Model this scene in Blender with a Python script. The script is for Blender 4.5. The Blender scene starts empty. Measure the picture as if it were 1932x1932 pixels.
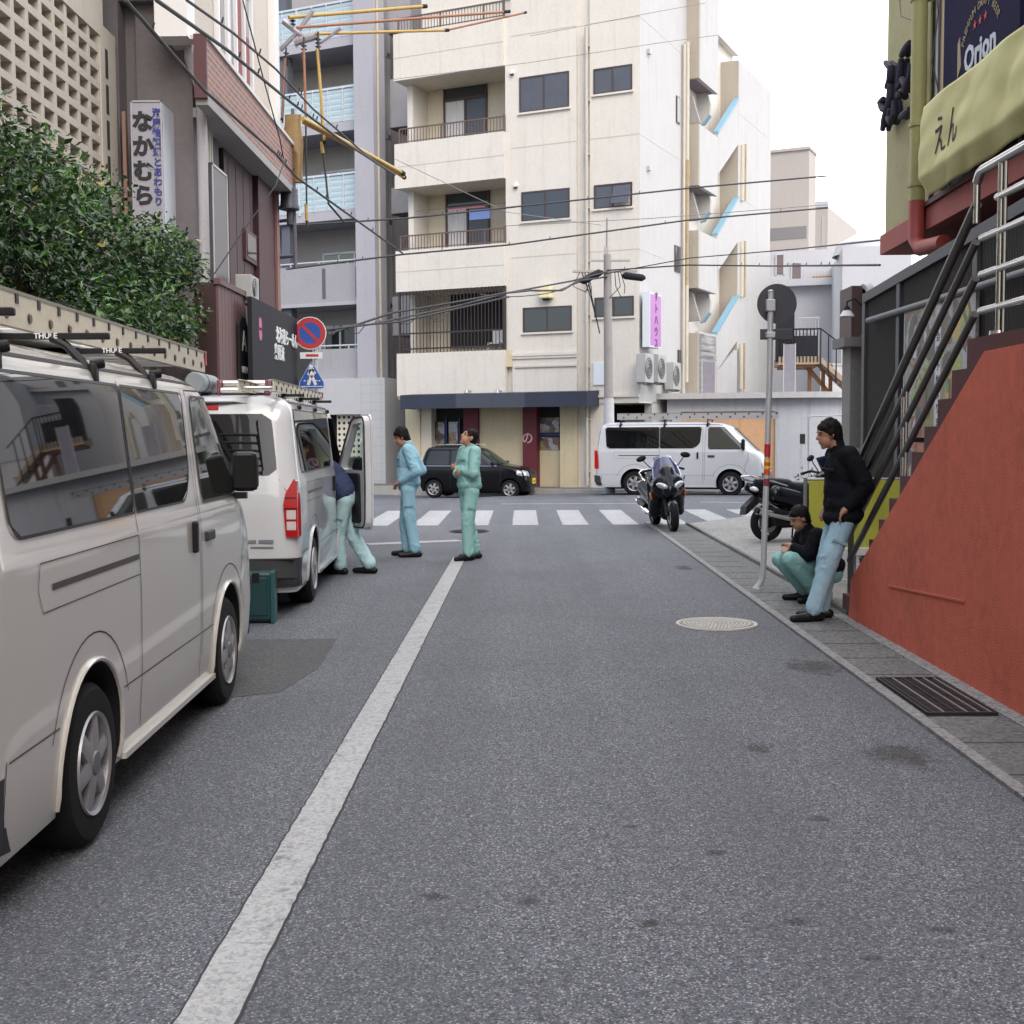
import bpy, bmesh, math, random
from mathutils import Vector, Matrix, noise
random.seed(7)
R = math.radians
scene = bpy.context.scene
COL = scene.collection
# ---------------------------------------------------------------- camera
F = 2330.0; CX = CY = 966.0
CAMZ = 1.62
cam_d = bpy.data.cameras.new('camera'); cam = bpy.data.objects.new('camera', cam_d); COL.objects.link(cam)
cam_d.sensor_width = 36.0; cam_d.sensor_height = 36.0; cam_d.lens = 36.0 * F / 1932.0
cam_d.clip_start = 0.1; cam_d.clip_end = 3000
CAMR = Matrix.Rotation(R(0.54), 3, 'Z') @ Matrix.Rotation(R(90 - 3.66), 3, 'X') @ Matrix.Rotation(R(-0.3), 3, 'Z')
cam.matrix_world = Matrix.Translation((0, 0, CAMZ)) @ CAMR.to_4x4()
scene.camera = cam
# ---------------------------------------------------------------- world, sun, exposure
SUN_EL, SUN_AZ = 42.0, 165.0      # azimuth measured clockwise from +Y
w = bpy.data.worlds.new("World"); scene.world = w; w.use_nodes = True
nt = w.node_tree; nt.nodes.clear()
out = nt.nodes.new('ShaderNodeOutputWorld'); bg = nt.nodes.new('ShaderNodeBackground')
sky = nt.nodes.new('ShaderNodeTexSky'); sky.sky_type = 'NISHITA'; sky.sun_disc = False
sky.sun_elevation = R(SUN_EL); sky.sun_rotation = R(SUN_AZ); sky.dust_density = 3.0; sky.air_density = 1.0; sky.ozone_density = 1.0
tc = nt.nodes.new('ShaderNodeTexCoord')
cn = nt.nodes.new('ShaderNodeTexNoise'); cn.inputs['Scale'].default_value = 2.2; cn.inputs['Detail'].default_value = 8; cn.inputs['Roughness'].default_value = .62
dot = nt.nodes.new('ShaderNodeVectorMath'); dot.operation = 'DOT_PRODUCT'
dot.inputs[1].default_value = Vector((0.55, 0.80, 0.1)).normalized()
ma = nt.nodes.new('ShaderNodeMath'); ma.operation = 'MULTIPLY_ADD'; ma.inputs[1].default_value = 0.30
cr = nt.nodes.new('ShaderNodeMapRange'); cr.inputs['From Min'].default_value = .36; cr.inputs['From Max'].default_value = .60; cr.clamp = True
mx = nt.nodes.new('ShaderNodeMix'); mx.data_type = 'RGBA'
mx.inputs[7].default_value = (10.7, 10.9, 11.5, 1)
nt.links.new(tc.outputs['Generated'], cn.inputs['Vector']); nt.links.new(tc.outputs['Generated'], dot.inputs[0])
nt.links.new(dot.outputs['Value'], ma.inputs[0]); nt.links.new(cn.outputs['Fac'], ma.inputs[2])
nt.links.new(ma.outputs[0], cr.inputs['Value']); nt.links.new(cr.outputs[0], mx.inputs[0])
nt.links.new(sky.outputs[0], mx.inputs[6]); nt.links.new(mx.outputs[2], bg.inputs['Color'])
bg.inputs['Strength'].default_value = 0.15
nt.links.new(bg.outputs[0], out.inputs[0])
sd = bpy.data.lights.new('sun', 'SUN'); sd.energy = 0.5; sd.angle = R(34); sd.color = (1.0, .95, .87)
so = bpy.data.objects.new('sun', sd); COL.objects.link(so)
_d = Vector((math.sin(R(SUN_AZ)) * math.cos(R(SUN_EL)), math.cos(R(SUN_AZ)) * math.cos(R(SUN_EL)), math.sin(R(SUN_EL))))
so.rotation_euler = _d.to_track_quat('Z', 'Y').to_euler(); so.location = (10, -5, 30)
scene.view_settings.view_transform = 'Standard'; scene.view_settings.look = 'None'
scene.view_settings.gamma = 1; scene.view_settings.exposure = 0.92

# ---------------------------------------------------------------- pixel rays -> points of planes of the place
def ray(px, py):
    return CAMR @ Vector(((px - CX) / F, -(py - CY) / F, -1.0))
CO = Vector((0, 0, CAMZ))
def PG(px, py, z=0.0):
    v = ray(px, py); return CO + v * ((z - CAMZ) / v.z)
def PXp(px, py, x):
    v = ray(px, py); return CO + v * (x / v.x)
def PYp(px, py, y):
    v = ray(px, py); return CO + v * (y / v.y)
class Fr:
    """a local frame: origin on the ground and rotation about z; x right, y away, z up"""
    def __init__(s, x, y, z=0, rz=0):
        s.loc = Vector((x, y, z)); s.rz = R(rz)
        s.m = Matrix.Translation(s.loc) @ Matrix.Rotation(s.rz, 4, 'Z'); s.i = s.m.inverted(); s.r = s.i.to_3x3()
    def _o(s): return s.i @ CO
    def xz(s, px, py, y=0.0):
        o = s._o(); v = s.r @ ray(px, py); t = (y - o.y) / v.y; p = o + v * t; return p.x, p.z
    def yz(s, px, py, x=0.0):
        o = s._o(); v = s.r @ ray(px, py); t = (x - o.x) / v.x; p = o + v * t; return p.y, p.z
    def rect(s, x0, y0, x1, y1, yy=0.0):
        "left-top and right-bottom pixel corners -> x0,x1,z0,z1 in plane y=yy"
        a = s.xz(x0, y0, yy); b = s.xz(x1, y1, yy); return a[0], b[0], b[1], a[1]

# ---------------------------------------------------------------- materials
MATS = {}
def mat(name, col, rough=.6, metal=0.0, spec=.5, var=0.0, vs=3.0, bump=0.0, bs=40.0, coat=0.0, dirt=0.0, alpha=1.0, trans=0.0, emit=None, es=0, streak=0.0):
    if name in MATS: return MATS[name]
    m = bpy.data.materials.new(name); m.use_nodes = True; n = m.node_tree; L = n.links
    b = n.nodes['Principled BSDF']
    b.inputs['Base Color'].default_value = (*col, 1); b.inputs['Roughness'].default_value = rough
    b.inputs['Metallic'].default_value = metal; b.inputs['Specular IOR Level'].default_value = spec
    b.inputs['Coat Weight'].default_value = coat; b.inputs['Coat Roughness'].default_value = .05
    if trans: b.inputs['Transmission Weight'].default_value = trans
    if emit: b.inputs['Emission Color'].default_value = (*emit, 1); b.inputs['Emission Strength'].default_value = es
    cur = None
    if var or dirt or streak or bump:
        t = n.nodes.new('ShaderNodeTexCoord')
    def mixin(fac_out, c2):
        nonlocal cur
        q = n.nodes.new('ShaderNodeMix'); q.data_type = 'RGBA'
        if cur is None: q.inputs[6].default_value = (*col, 1)
        else: L.new(cur, q.inputs[6])
        q.inputs[7].default_value = (*c2, 1); L.new(fac_out, q.inputs[0]); cur = q.outputs[2]
    def nz(scale, det=5, rgh=.6, map_=None):
        q = n.nodes.new('ShaderNodeTexNoise'); q.inputs['Scale'].default_value = scale; q.inputs['Detail'].default_value = det; q.inputs['Roughness'].default_value = rgh
        if map_:
            mp = n.nodes.new('ShaderNodeMapping'); mp.inputs['Scale'].default_value = map_; L.new(t.outputs['Object'], mp.inputs[0]); L.new(mp.outputs[0], q.inputs['Vector'])
        else: L.new(t.outputs['Object'], q.inputs['Vector'])
        return q.outputs['Fac']
    def rng(o, a, bb, c=0., d=1.):
        q = n.nodes.new('ShaderNodeMapRange'); q.inputs[1].default_value = a; q.inputs[2].default_value = bb; q.inputs[3].default_value = c; q.inputs[4].default_value = d; L.new(o, q.inputs[0]); return q.outputs[0]
    if var:
        mixin(rng(nz(vs), .35, .65), tuple(c * (1 - var) for c in col))
        mixin(rng(nz(vs * 9, 3), .4, .62, 0, .6), tuple(min(1, c * (1 + var * .7)) for c in col))
    if dirt: mixin(rng(nz(1.1, 9, .7), .52, .74, 0, dirt), (col[0] * .35 + .03, col[1] * .33 + .026, col[2] * .3 + .02))
    if streak: mixin(rng(nz(1.0, 7, .7, (5.5, 5.5, .35)), .52, .75, 0, streak), (col[0] * .38 + .02, col[1] * .34 + .015, col[2] * .3 + .01))
    if cur is not None: L.new(cur, b.inputs['Base Color'])
    if bump:
        bp = n.nodes.new('ShaderNodeBump'); bp.inputs['Strength'].default_value = min(1, bump); bp.inputs['Distance'].default_value = .02
        L.new(nz(bs, 6, .65), bp.inputs['Height']); L.new(bp.outputs[0], b.inputs['Normal'])
    MATS[name] = m; m.diffuse_color = (*col, 1)
    return m

# ---------------------------------------------------------------- mesh builder
class MB:
    def __init__(s): s.v = []; s.f = []; s.mi = []; s.mats = []; s.M = Matrix.Identity(4); s.cur = 0; s.sm = []
    def use(s, m):
        if m not in s.mats: s.mats.append(m)
        s.cur = s.mats.index(m); return s
    def add(s, vs, fs, smooth=False):
        o = len(s.v); s.v += [tuple(s.M @ Vector(p)) for p in vs]
        for f in fs: s.f.append([i + o for i in f]); s.mi.append(s.cur); s.sm.append(smooth)
        return s
    def box(s, x0, x1, y0, y1, z0, z1):
        if x0 > x1: x0, x1 = x1, x0
        if y0 > y1: y0, y1 = y1, y0
        if z0 > z1: z0, z1 = z1, z0
        v = [(x0, y0, z0), (x1, y0, z0), (x1, y1, z0), (x0, y1, z0), (x0, y0, z1), (x1, y0, z1), (x1, y1, z1), (x0, y1, z1)]
        return s.add(v, [(0, 3, 2, 1), (4, 5, 6, 7), (0, 1, 5, 4), (1, 2, 6, 5), (2, 3, 7, 6), (3, 0, 4, 7)])
    def cbox(s, x0, x1, y0, y1, z0, z1, c=.01):
        "box with chamfered edges"
        bm = bmesh.new(); bmesh.ops.create_cube(bm, size=1)
        for v in bm.verts: v.co = Vector(((x0 + x1) / 2 + v.co.x * (x1 - x0), (y0 + y1) / 2 + v.co.y * (y1 - y0), (z0 + z1) / 2 + v.co.z * (z1 - z0)))
        bmesh.ops.bevel(bm, geom=bm.edges[:], offset=c, segments=2, affect='EDGES', profile=.5)
        return s.bm(bm)
    def bm(s, bm, smooth=False):
        bm.verts.index_update(); bm.verts.ensure_lookup_table()
        s.add([v.co.copy() for v in bm.verts], [[v.index for v in f.verts] for f in bm.faces], smooth); bm.free(); return s
    def prism(s, pts, a0, a1, axis='y'):
        "2D polygon extruded along axis. axis y: pts are (x,z); x: pts (y,z); z: pts (x,y)"
        def P(p, a): return {'y': (p[0], a, p[1]), 'x': (a, p[0], p[1]), 'z': (p[0], p[1], a)}[axis]
        n = len(pts); v = [P(p, a0) for p in pts] + [P(p, a1) for p in pts]
        f = [list(range(n))[::-1], list(range(n, 2 * n))] + [(i, (i + 1) % n, n + (i + 1) % n, n + i) for i in range(n)]
        bm = bmesh.new(); vv = [bm.verts.new(p) for p in v]
        for q in f: bm.faces.new([vv[i] for i in q])
        bmesh.ops.recalc_face_normals(bm, faces=bm.faces[:])
        big = [q for q in bm.faces if len(q.verts) > 4]
        if big: bmesh.ops.triangulate(bm, faces=big, ngon_method='EAR_CLIP')
        return s.bm(bm)
    def quad(s, a, b, c, d): return s.add([a, b, c, d], [(0, 1, 2, 3)])
    def tube(s, pts, r, n=8, cap=True, smooth=True):
        pts = [Vector(p) for p in pts]; rr = r if isinstance(r, (list, tuple)) else [r] * len(pts)
        vs = []; fs = []; up = Vector((0, 0, 1)); prev = None
        for i, p in enumerate(pts):
            d = (pts[min(i + 1, len(pts) - 1)] - pts[max(i - 1, 0)])
            if d.length < 1e-9: d = Vector((0, 0, 1))
            d.normalize()
            if prev is None:
                a = d.cross(up)
                if a.length < .05: a = d.cross(Vector((1, 0, 0)))
            else: a = prev - d * prev.dot(d)
            a.normalize(); prev = a; b = d.cross(a)
            for k in range(n):
                t = 2 * math.pi * k / n; vs.append(p + (a * math.cos(t) + b * math.sin(t)) * rr[i])
        for i in range(len(pts) - 1):
            for k in range(n):
                fs.append((i * n + k, i * n + (k + 1) % n, (i + 1) * n + (k + 1) % n, (i + 1) * n + k))
        s.add(vs, [f[::-1] for f in fs], smooth)
        if cap:
            m = len(vs) - n
            s.add([tuple(v) for v in vs[:n]], [list(range(n))]); s.add([tuple(v) for v in vs[m:]], [list(range(n))[::-1]])
        return s
    def cyl(s, p0, p1, r0, r1=None, n=20): return s.tube([p0, p1], [r0, r0 if r1 is None else r1], n)
    def lathe(s, prof, n=28, c=(0, 0, 0), axis='z', smooth=True):
        "prof: list of (r,h); revolve about axis through c"
        vs = []; fs = []
        for r, h in prof:
            for k in range(n):
                t = 2 * math.pi * k / n; a, b = r * math.cos(t), r * math.sin(t)
                p = {'z': (a, b, h), 'x': (h, a, b), 'y': (b, h, a)}[axis]; vs.append((p[0] + c[0], p[1] + c[1], p[2] + c[2]))
        for i in range(len(prof) - 1):
            for k in range(n): fs.append((i * n + k, i * n + (k + 1) % n, (i + 1) * n + (k + 1) % n, (i + 1) * n + k))
        return s.add(vs, fs, smooth)
    def ell(s, c, r, seg=16, rings=10, rot=None):
        bm = bmesh.new(); bmesh.ops.create_uvsphere(bm, u_segments=seg, v_segments=rings, radius=1)
        q = rot.to_3x3() if rot else Matrix.Identity(3)
        for v in bm.verts: v.co = q @ Vector((v.co.x * r[0], v.co.y * r[1], v.co.z * r[2])) + Vector(c)
        return s.bm(bm, True)
    def grid(s, fn, nu, nv, smooth=True):
        vs = [fn(i / nu, j / nv) for j in range(nv + 1) for i in range(nu + 1)]
        fs = [(j * (nu + 1) + i, j * (nu + 1) + i + 1, (j + 1) * (nu + 1) + i + 1, (j + 1) * (nu + 1) + i) for j in range(nv) for i in range(nu)]
        return s.add(vs, fs, smooth)
    def mesh(s, name, m=None, sharp=40):
        me = bpy.data.meshes.new(name); me.from_pydata(s.v, [], s.f)
        mats = s.mats if s.mats else [m]
        for q in mats: me.materials.append(q)
        if s.mats: me.polygons.foreach_set('material_index', s.mi)
        me.polygons.foreach_set('use_smooth', s.sm); me.update(); me.validate()
        if any(s.sm): me.set_sharp_from_angle(angle=R(sharp))
        return me
def link(name, me, parent=None, loc=None, rot=None):
    o = bpy.data.objects.new(name, me); COL.objects.link(o)
    if parent: o.parent = parent
    if loc is not None: o.location = loc
    if rot is not None: o.rotation_euler = rot
    return o
def part(name, mb, m=None, parent=None, label=None, sharp=40, recalc=False):
    me = mb.mesh(name, m, sharp) if isinstance(mb, MB) else mb
    if recalc:
        b = bmesh.new(); b.from_mesh(me); bmesh.ops.recalc_face_normals(b, faces=b.faces[:]); b.to_mesh(me); b.free()
    o = link(name, me, parent)
    if label: o['label'] = label
    return o
def tag(o, label, cat, group=None):
    o['label'] = label; o['category'] = cat
    if group: o['group'] = group
    return o
def thing(name, label, cat, loc=(0, 0, 0), rz=0.0, group=None):
    o = bpy.data.objects.new(name, None); COL.objects.link(o); o.empty_display_size = .2
    o.location = loc; o.rotation_euler = (0, 0, rz); return tag(o, label, cat, group)
def struct(name, mb, m=None, kind='structure'):
    o = part(name, mb, m); o['kind'] = kind; return o
def copy_tree(o, parent=None):
    c = o.copy(); COL.objects.link(c); c.parent = parent
    for ch in [q for q in bpy.data.objects if q.parent == o]: copy_tree(ch, c)
    return c
def children_map(o): return [q for q in bpy.data.objects if q.parent == o]
def text_mesh(s, size, extr=.004, m=None, spacing=1.0, align='CENTER', vertical=False, bold=0.0, shear=0.0):
    "mesh of lettering in the local XZ plane facing -Y, centred"
    cu = bpy.data.curves.new('txt', 'FONT'); cu.body = '\n'.join(s) if vertical else s
    cu.size = size; cu.extrude = extr; cu.align_x = align; cu.align_y = 'CENTER'; cu.space_character = spacing; cu.offset = bold; cu.resolution_u = 2
    cu.shear = shear
    if vertical: cu.space_line = spacing
    o = bpy.data.objects.new('txt', cu); COL.objects.link(o)
    dg = bpy.context.evaluated_depsgraph_get(); me = bpy.data.meshes.new_from_object(o.evaluated_get(dg))
    bpy.data.objects.remove(o); me.transform(Matrix.Rotation(R(90), 4, 'X'))
    me.materials.clear()
    if m: me.materials.append(m)
    return me
def text_part(name, s, parent, loc, size, m, rz=0.0, **k):
    o = link(name, text_mesh(s, size, m=m, **k), parent, loc, (0, 0, rz)); return o
def eval_mods(o, name):
    dg = bpy.context.evaluated_depsgraph_get(); dg.update()
    me = bpy.data.meshes.new_from_object(o.evaluated_get(dg)); me.name = name; return me
def join_mb(me, mb, name):
    "append a builder's geometry (with materials) to a mesh"
    off = len(me.materials)
    for q in mb.mats: me.materials.append(q)
    b = bmesh.new(); b.from_mesh(me); vs = [b.verts.new(p) for p in mb.v]
    for f, mi, sm in zip(mb.f, mb.mi, mb.sm):
        try: q = b.faces.new([vs[i] for i in f]); q.material_index = off + mi; q.smooth = sm
        except ValueError: pass
    b.to_mesh(me); b.free(); return me
def blob(name, prims, voxel, m, parent=None, smooth=6, disp=None, label=None):
    """one continuous surface grown from overlapping tapered capsules / ellipsoids / boxes"""
    mb = MB()
    for p in prims:
        if p[0] == 'c':   # capsule p0 p1 r0 r1
            a, c = Vector(p[1]), Vector(p[2]); r0, r1 = p[3], p[4]; sc = p[5] if len(p) > 5 else None
            d = c - a; n = 7; pts = []; rr = []
            u = d.normalized() if d.length > 1e-6 else Vector((0, 0, 1))
            for k in range(n): t = math.pi / 2 * (1 - k / n); pts.append(a - u * r0 * math.sin(t)); rr.append(max(1e-4, r0 * math.cos(t)))
            for k in range(n + 1): t = math.pi / 2 * (k / n); pts.append(c + u * r1 * math.sin(t)); rr.append(max(1e-4, r1 * math.cos(t)))
            mb.tube(pts, rr, 14, cap=True)
        elif p[0] == 'e': mb.ell(p[1], p[2], rot=(p[3] if len(p) > 3 else None))
        elif p[0] == 'b': mb.box(*p[1])
        elif p[0] == 'm':
            old = mb.M; mb.M = p[1]; mb.box(*p[2]); mb.M = old
        elif p[0] == 'p': mb.prism(*p[1:])
    me = mb.mesh(name, m); o = link(name, me)
    rm = o.modifiers.new('r', 'REMESH'); rm.mode = 'VOXEL'; rm.voxel_size = voxel; rm.use_smooth_shade = True
    if smooth: sm = o.modifiers.new('s', 'SMOOTH'); sm.iterations = smooth; sm.factor = .5
    me2 = eval_mods(o, name); bpy.data.objects.remove(o)
    if disp:
        amp, sc, st = disp
        me2.update()
        vv = []
        for v in me2.vertices:
            q = Vector((v.co.x * sc * st[0], v.co.y * sc * st[1], v.co.z * sc * st[2]))
            d = noise.noise(q) + .5 * noise.noise(q * 2.3 + Vector((3, 7, 1)))
            w_ = noise.noise(q * .5 + Vector((9, 2, 4))); d = max(0, 1 - 4.5 * abs(d)) * (.6 + w_) + .35 * w_
            vv.append(v.co + v.normal * amp * d)
        for v, c in zip(me2.vertices, vv): v.co = c
        me2.update()
    me2.materials.clear(); me2.materials.append(m)
    me2.polygons.foreach_set('use_smooth', [True] * len(me2.polygons))
    o = link(name, me2, parent)
    if label: o['label'] = label
    return o
def rounded(pts, r, n=4):
    "round the corners of a 2D polygon"
    out = []; N = len(pts)
    for i in range(N):
        p0, p, p1 = Vector(pts[i - 1]), Vector(pts[i]), Vector(pts[(i + 1) % N])
        rr = r[i] if isinstance(r, (list, tuple)) else r
        a = (p0 - p); b = (p1 - p); k = min(rr, a.length * .45, b.length * .45); A = p + a.normalized() * k; B = p + b.normalized() * k
        for j in range(n + 1): t = j / n; out.append(tuple(A * (1 - t) ** 2 + p * 2 * t * (1 - t) + B * t * t))
    return out
def clampi(x, pts):
    "piecewise linear interpolation"
    if x <= pts[0][0]: return pts[0][1]
    for (a, b), (c, d) in zip(pts, pts[1:]):
        if x <= c: return b + (d - b) * (x - a) / (c - a)
    return pts[-1][1]
# ================================================================ ground
def speckle_mat(name, base, light, dark, fine=260, patch=.18, rough=.85, bump=.35, wear=None):
    m = bpy.data.materials.new(name); m.use_nodes = True; n = m.node_tree; L = n.links; b = n.nodes['Principled BSDF']
    t = n.nodes.new('ShaderNodeTexCoord')
    def N(sc, det=4, r=.6):
        q = n.nodes.new('ShaderNodeTexNoise'); q.inputs['Scale'].default_value = sc; q.inputs['Detail'].default_value = det; q.inputs['Roughness'].default_value = r; L.new(t.outputs['Object'], q.inputs['Vector']); return q.outputs['Fac']
    def rg(o, a, c, d=0., e=1.):
        q = n.nodes.new('ShaderNodeMapRange'); q.inputs[1].default_value = a; q.inputs[2].default_value = c; q.inputs[3].default_value = d; q.inputs[4].default_value = e; L.new(o, q.inputs[0]); return q.outputs[0]
    def mix(f, a, c2):
        q = n.nodes.new('ShaderNodeMix'); q.data_type = 'RGBA'; L.new(f, q.inputs[0])
        if isinstance(a, tuple): q.inputs[6].default_value = (*a, 1)
        else: L.new(a, q.inputs[6])
        if isinstance(c2, tuple): q.inputs[7].default_value = (*c2, 1)
        else: L.new(c2, q.inputs[7])
        return q.outputs[2]
    vo = n.nodes.new('ShaderNodeTexVoronoi'); vo.inputs['Scale'].default_value = fine * .45; L.new(t.outputs['Object'], vo.inputs['Vector'])
    c = mix(rg(vo.outputs['Color'], .66, .88), base, light)
    vo2 = n.nodes.new('ShaderNodeTexVoronoi'); vo2.inputs['Scale'].default_value = fine * .3; L.new(t.outputs['Object'], vo2.inputs['Vector'])
    c = mix(rg(vo2.outputs['Color'], .55, .75, 0, .8), c, dark)
    c = mix(rg(N(fine * .12, 3), .60, .72, 0, .35), c, light)
    c = mix(rg(N(.55, 8, .66), .42, .70, 0, patch * 2), c, tuple(k * .55 for k in base))
    c = mix(rg(N(2.6, 9, .72), .60, .72, 0, patch * 1.6), c, tuple(k * .5 for k in base))
    mp = n.nodes.new('ShaderNodeMapping'); mp.inputs['Scale'].default_value = (1.6, .05, 1); L.new(t.outputs['Object'], mp.inputs[0])
    lane = n.nodes.new('ShaderNodeTexNoise'); lane.inputs['Scale'].default_value = 1.0; lane.inputs['Detail'].default_value = 4; L.new(mp.outputs[0], lane.inputs['Vector'])
    c = mix(rg(lane.outputs['Fac'], .42, .64, 0, .34), c, tuple(k * .62 for k in base))
    vc = n.nodes.new('ShaderNodeTexVoronoi'); vc.feature = 'DISTANCE_TO_EDGE'; vc.inputs['Scale'].default_value = .42
    wv = n.nodes.new('ShaderNodeVectorMath'); wv.operation = 'MULTIPLY_ADD'; wv.inputs[1].default_value = (.5, .5, .5); nn_ = n.nodes.new('ShaderNodeTexNoise'); nn_.inputs['Scale'].default_value = 2.4; nn_.inputs['Detail'].default_value = 6; L.new(t.outputs['Object'], nn_.inputs['Vector'])
    L.new(nn_.outputs['Color'], wv.inputs[0]); L.new(t.outputs['Object'], wv.inputs[2]); L.new(wv.outputs[0], vc.inputs['Vector'])
    crk = rg(vc.outputs['Distance'], .0, .006, .55, 0.)
    gate = rg(N(.35, 3), .50, .62); mu = n.nodes.new('ShaderNodeMath'); mu.operation = 'MULTIPLY'; L.new(crk, mu.inputs[0]); L.new(gate, mu.inputs[1]); c = mix(mu.outputs[0], c, tuple(k * .3 for k in base))
    if wear:   # worn paint: the under-surface shows through
        c2 = mix(rg(vo.outputs['Color'], .5, .9), wear, tuple(k * 1.6 for k in wear))
        c = mix(rg(N(9, 10, .75), .56, .64, 0, .9), c, c2)
        ms_ = n.nodes.new('ShaderNodeMapping'); ms_.inputs['Scale'].default_value = (5, 34, 1); L.new(t.outputs['Object'], ms_.inputs[0])
        sn = n.nodes.new('ShaderNodeTexNoise'); sn.inputs['Scale'].default_value = 1; sn.inputs['Detail'].default_value = 8; sn.inputs['Roughness'].default_value = .7; L.new(ms_.outputs[0], sn.inputs['Vector']); c = mix(rg(sn.outputs['Fac'], .56, .66, 0, .75), c, c2)
        c = mix(rg(N(60, 4, .7), .58, .66, 0, .7), c, c2)
    L.new(c, b.inputs['Base Color']); b.inputs['Roughness'].default_value = rough
    bp = n.nodes.new('ShaderNodeBump'); bp.inputs['Strength'].default_value = bump; bp.inputs['Distance'].default_value = .006
    L.new(vo.outputs['Distance'], bp.inputs['Height']); L.new(bp.outputs[0], b.inputs['Normal'])
    return m
ASPH = speckle_mat('asphalt', (.090, .098, .115), (.38, .38, .40), (.026, .028, .034), 380)
ASPH2 = speckle_mat('asphalt_patch_mat', (.065, .066, .07), (.13, .13, .13), (.03, .03, .03), 230)
CONC = speckle_mat('lot_concrete', (.27, .265, .25), (.38, .37, .35), (.15, .15, .14), 90, .16)
GUT = speckle_mat('gutter_concrete', (.135, .14, .14), (.24, .24, .235), (.05, .05, .05), 160, .34)
KRB = speckle_mat('kerb_mat', (.24, .24, .24), (.34, .34, .33), (.10, .10, .10), 160, .22)
PAINT = speckle_mat('road_paint', (.37, .38, .39), (.45, .45, .45), (.26, .26, .26), 220, .12, wear=(.14, .14, .15))
def road_z(y, x=0.0): return clampi(y, [(29, 0), (37.5, 1), (45, 1.05), (80, 1.05)]) * clampi(x, [(-2, -.33), (3, -.14)])
ys = [-6, -2, 0, 2, 3, 4, 5, 6, 8, 10, 12, 15, 18, 22, 26, 29, 33, 37.5, 45, 60, 90, 160, 400]
mb = MB(); xs = [-200, -60, -20, -8, -2, 0, 1.5, 3, 8, 20, 60, 200]
for i in range(len(xs) - 1):
    for j in range(len(ys) - 1):
        mb.quad(*[(xs[a], ys[b], road_z(ys[b], xs[a])) for a, b in ((i, j), (i + 1, j), (i + 1, j + 1), (i, j + 1))])
bmq = mb.mesh('road', ASPH); bb = bmesh.new(); bb.from_mesh(bmq); bmesh.ops.remove_doubles(bb, verts=bb.verts[:], dist=1e-4); bb.to_mesh(bmq); bb.free()
o = link('road', bmq); o['kind'] = 'structure'
def strip(name, a, b, wd, z=.004, m=PAINT, kind='structure', jag=0.0):
    a = Vector(a[:2]); b = Vector(b[:2]); d = (b - a); n = Vector((-d.y, d.x)).normalized() * wd / 2; k = max(2, int(d.length / .05)); mb = MB(); vs = []
    for i in range(k + 1):
        c = a + d * i / k; j1 = jag * noise.noise(Vector((i * .9, 1.3, 0))); j2 = jag * noise.noise(Vector((i * .9, 8.3, 0)))
        q = c + n * (1 + j1); r = c - n * (1 + j2)
        vs += [(q.x, q.y, road_z(q.y, q.x) + z), (r.x, r.y, road_z(r.y, r.x) + z)]
    mb.add(vs, [(2 * i, 2 * i + 1, 2 * i + 3, 2 * i + 2) for i in range(k)])
    o = part(name, mb, m); o['kind'] = kind; return o
# the long white line of the alley, the stop line, crossing stripes
a = PG(867, 1052); b = PG(385, 1932); dd = (b - a).normalized(); b2 = b + dd * 4
strip('lane_line_edge', a, b2, .183, z=.002, m=mat('line_edge_dark', (.03, .03, .034), .9), jag=.10); strip('lane_line', a, b2, .165, jag=.07)
a = PG(693, 1027); b = PG(868, 1020); strip('stop_line', a, b, .28)
yA, yB = PG(990, 991).y, PG(990, 963).y
for k in range(-6, 6):
    xc = .03 + k * .885
    if k == 5: xc += .0
    strip('crossing_stripe', (xc, yA), (xc, yB), .46, jag=.1)
strip('edge_line', (PG(945, 951).x, PG(945, 951).y), (PG(1290, 950).x, PG(1290, 950).y), .16)
strip('edge_line', (PG(1330, 951).x, 28.6), (7.5, 27.6), .16)
# dark repair patches
def flat_poly(name, pts, m, z, kind='structure'):
    mb = MB(); mb.prism([(p[0], p[1]) for p in pts], z - .02, z, 'z'); return struct(name, mb, m, kind)
flat_poly('asphalt_patch', [PG(*p) for p in ((470, 1207), (636, 1205), (600, 1262), (528, 1306), (425, 1318), (380, 1240))], ASPH2, .003)
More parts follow.
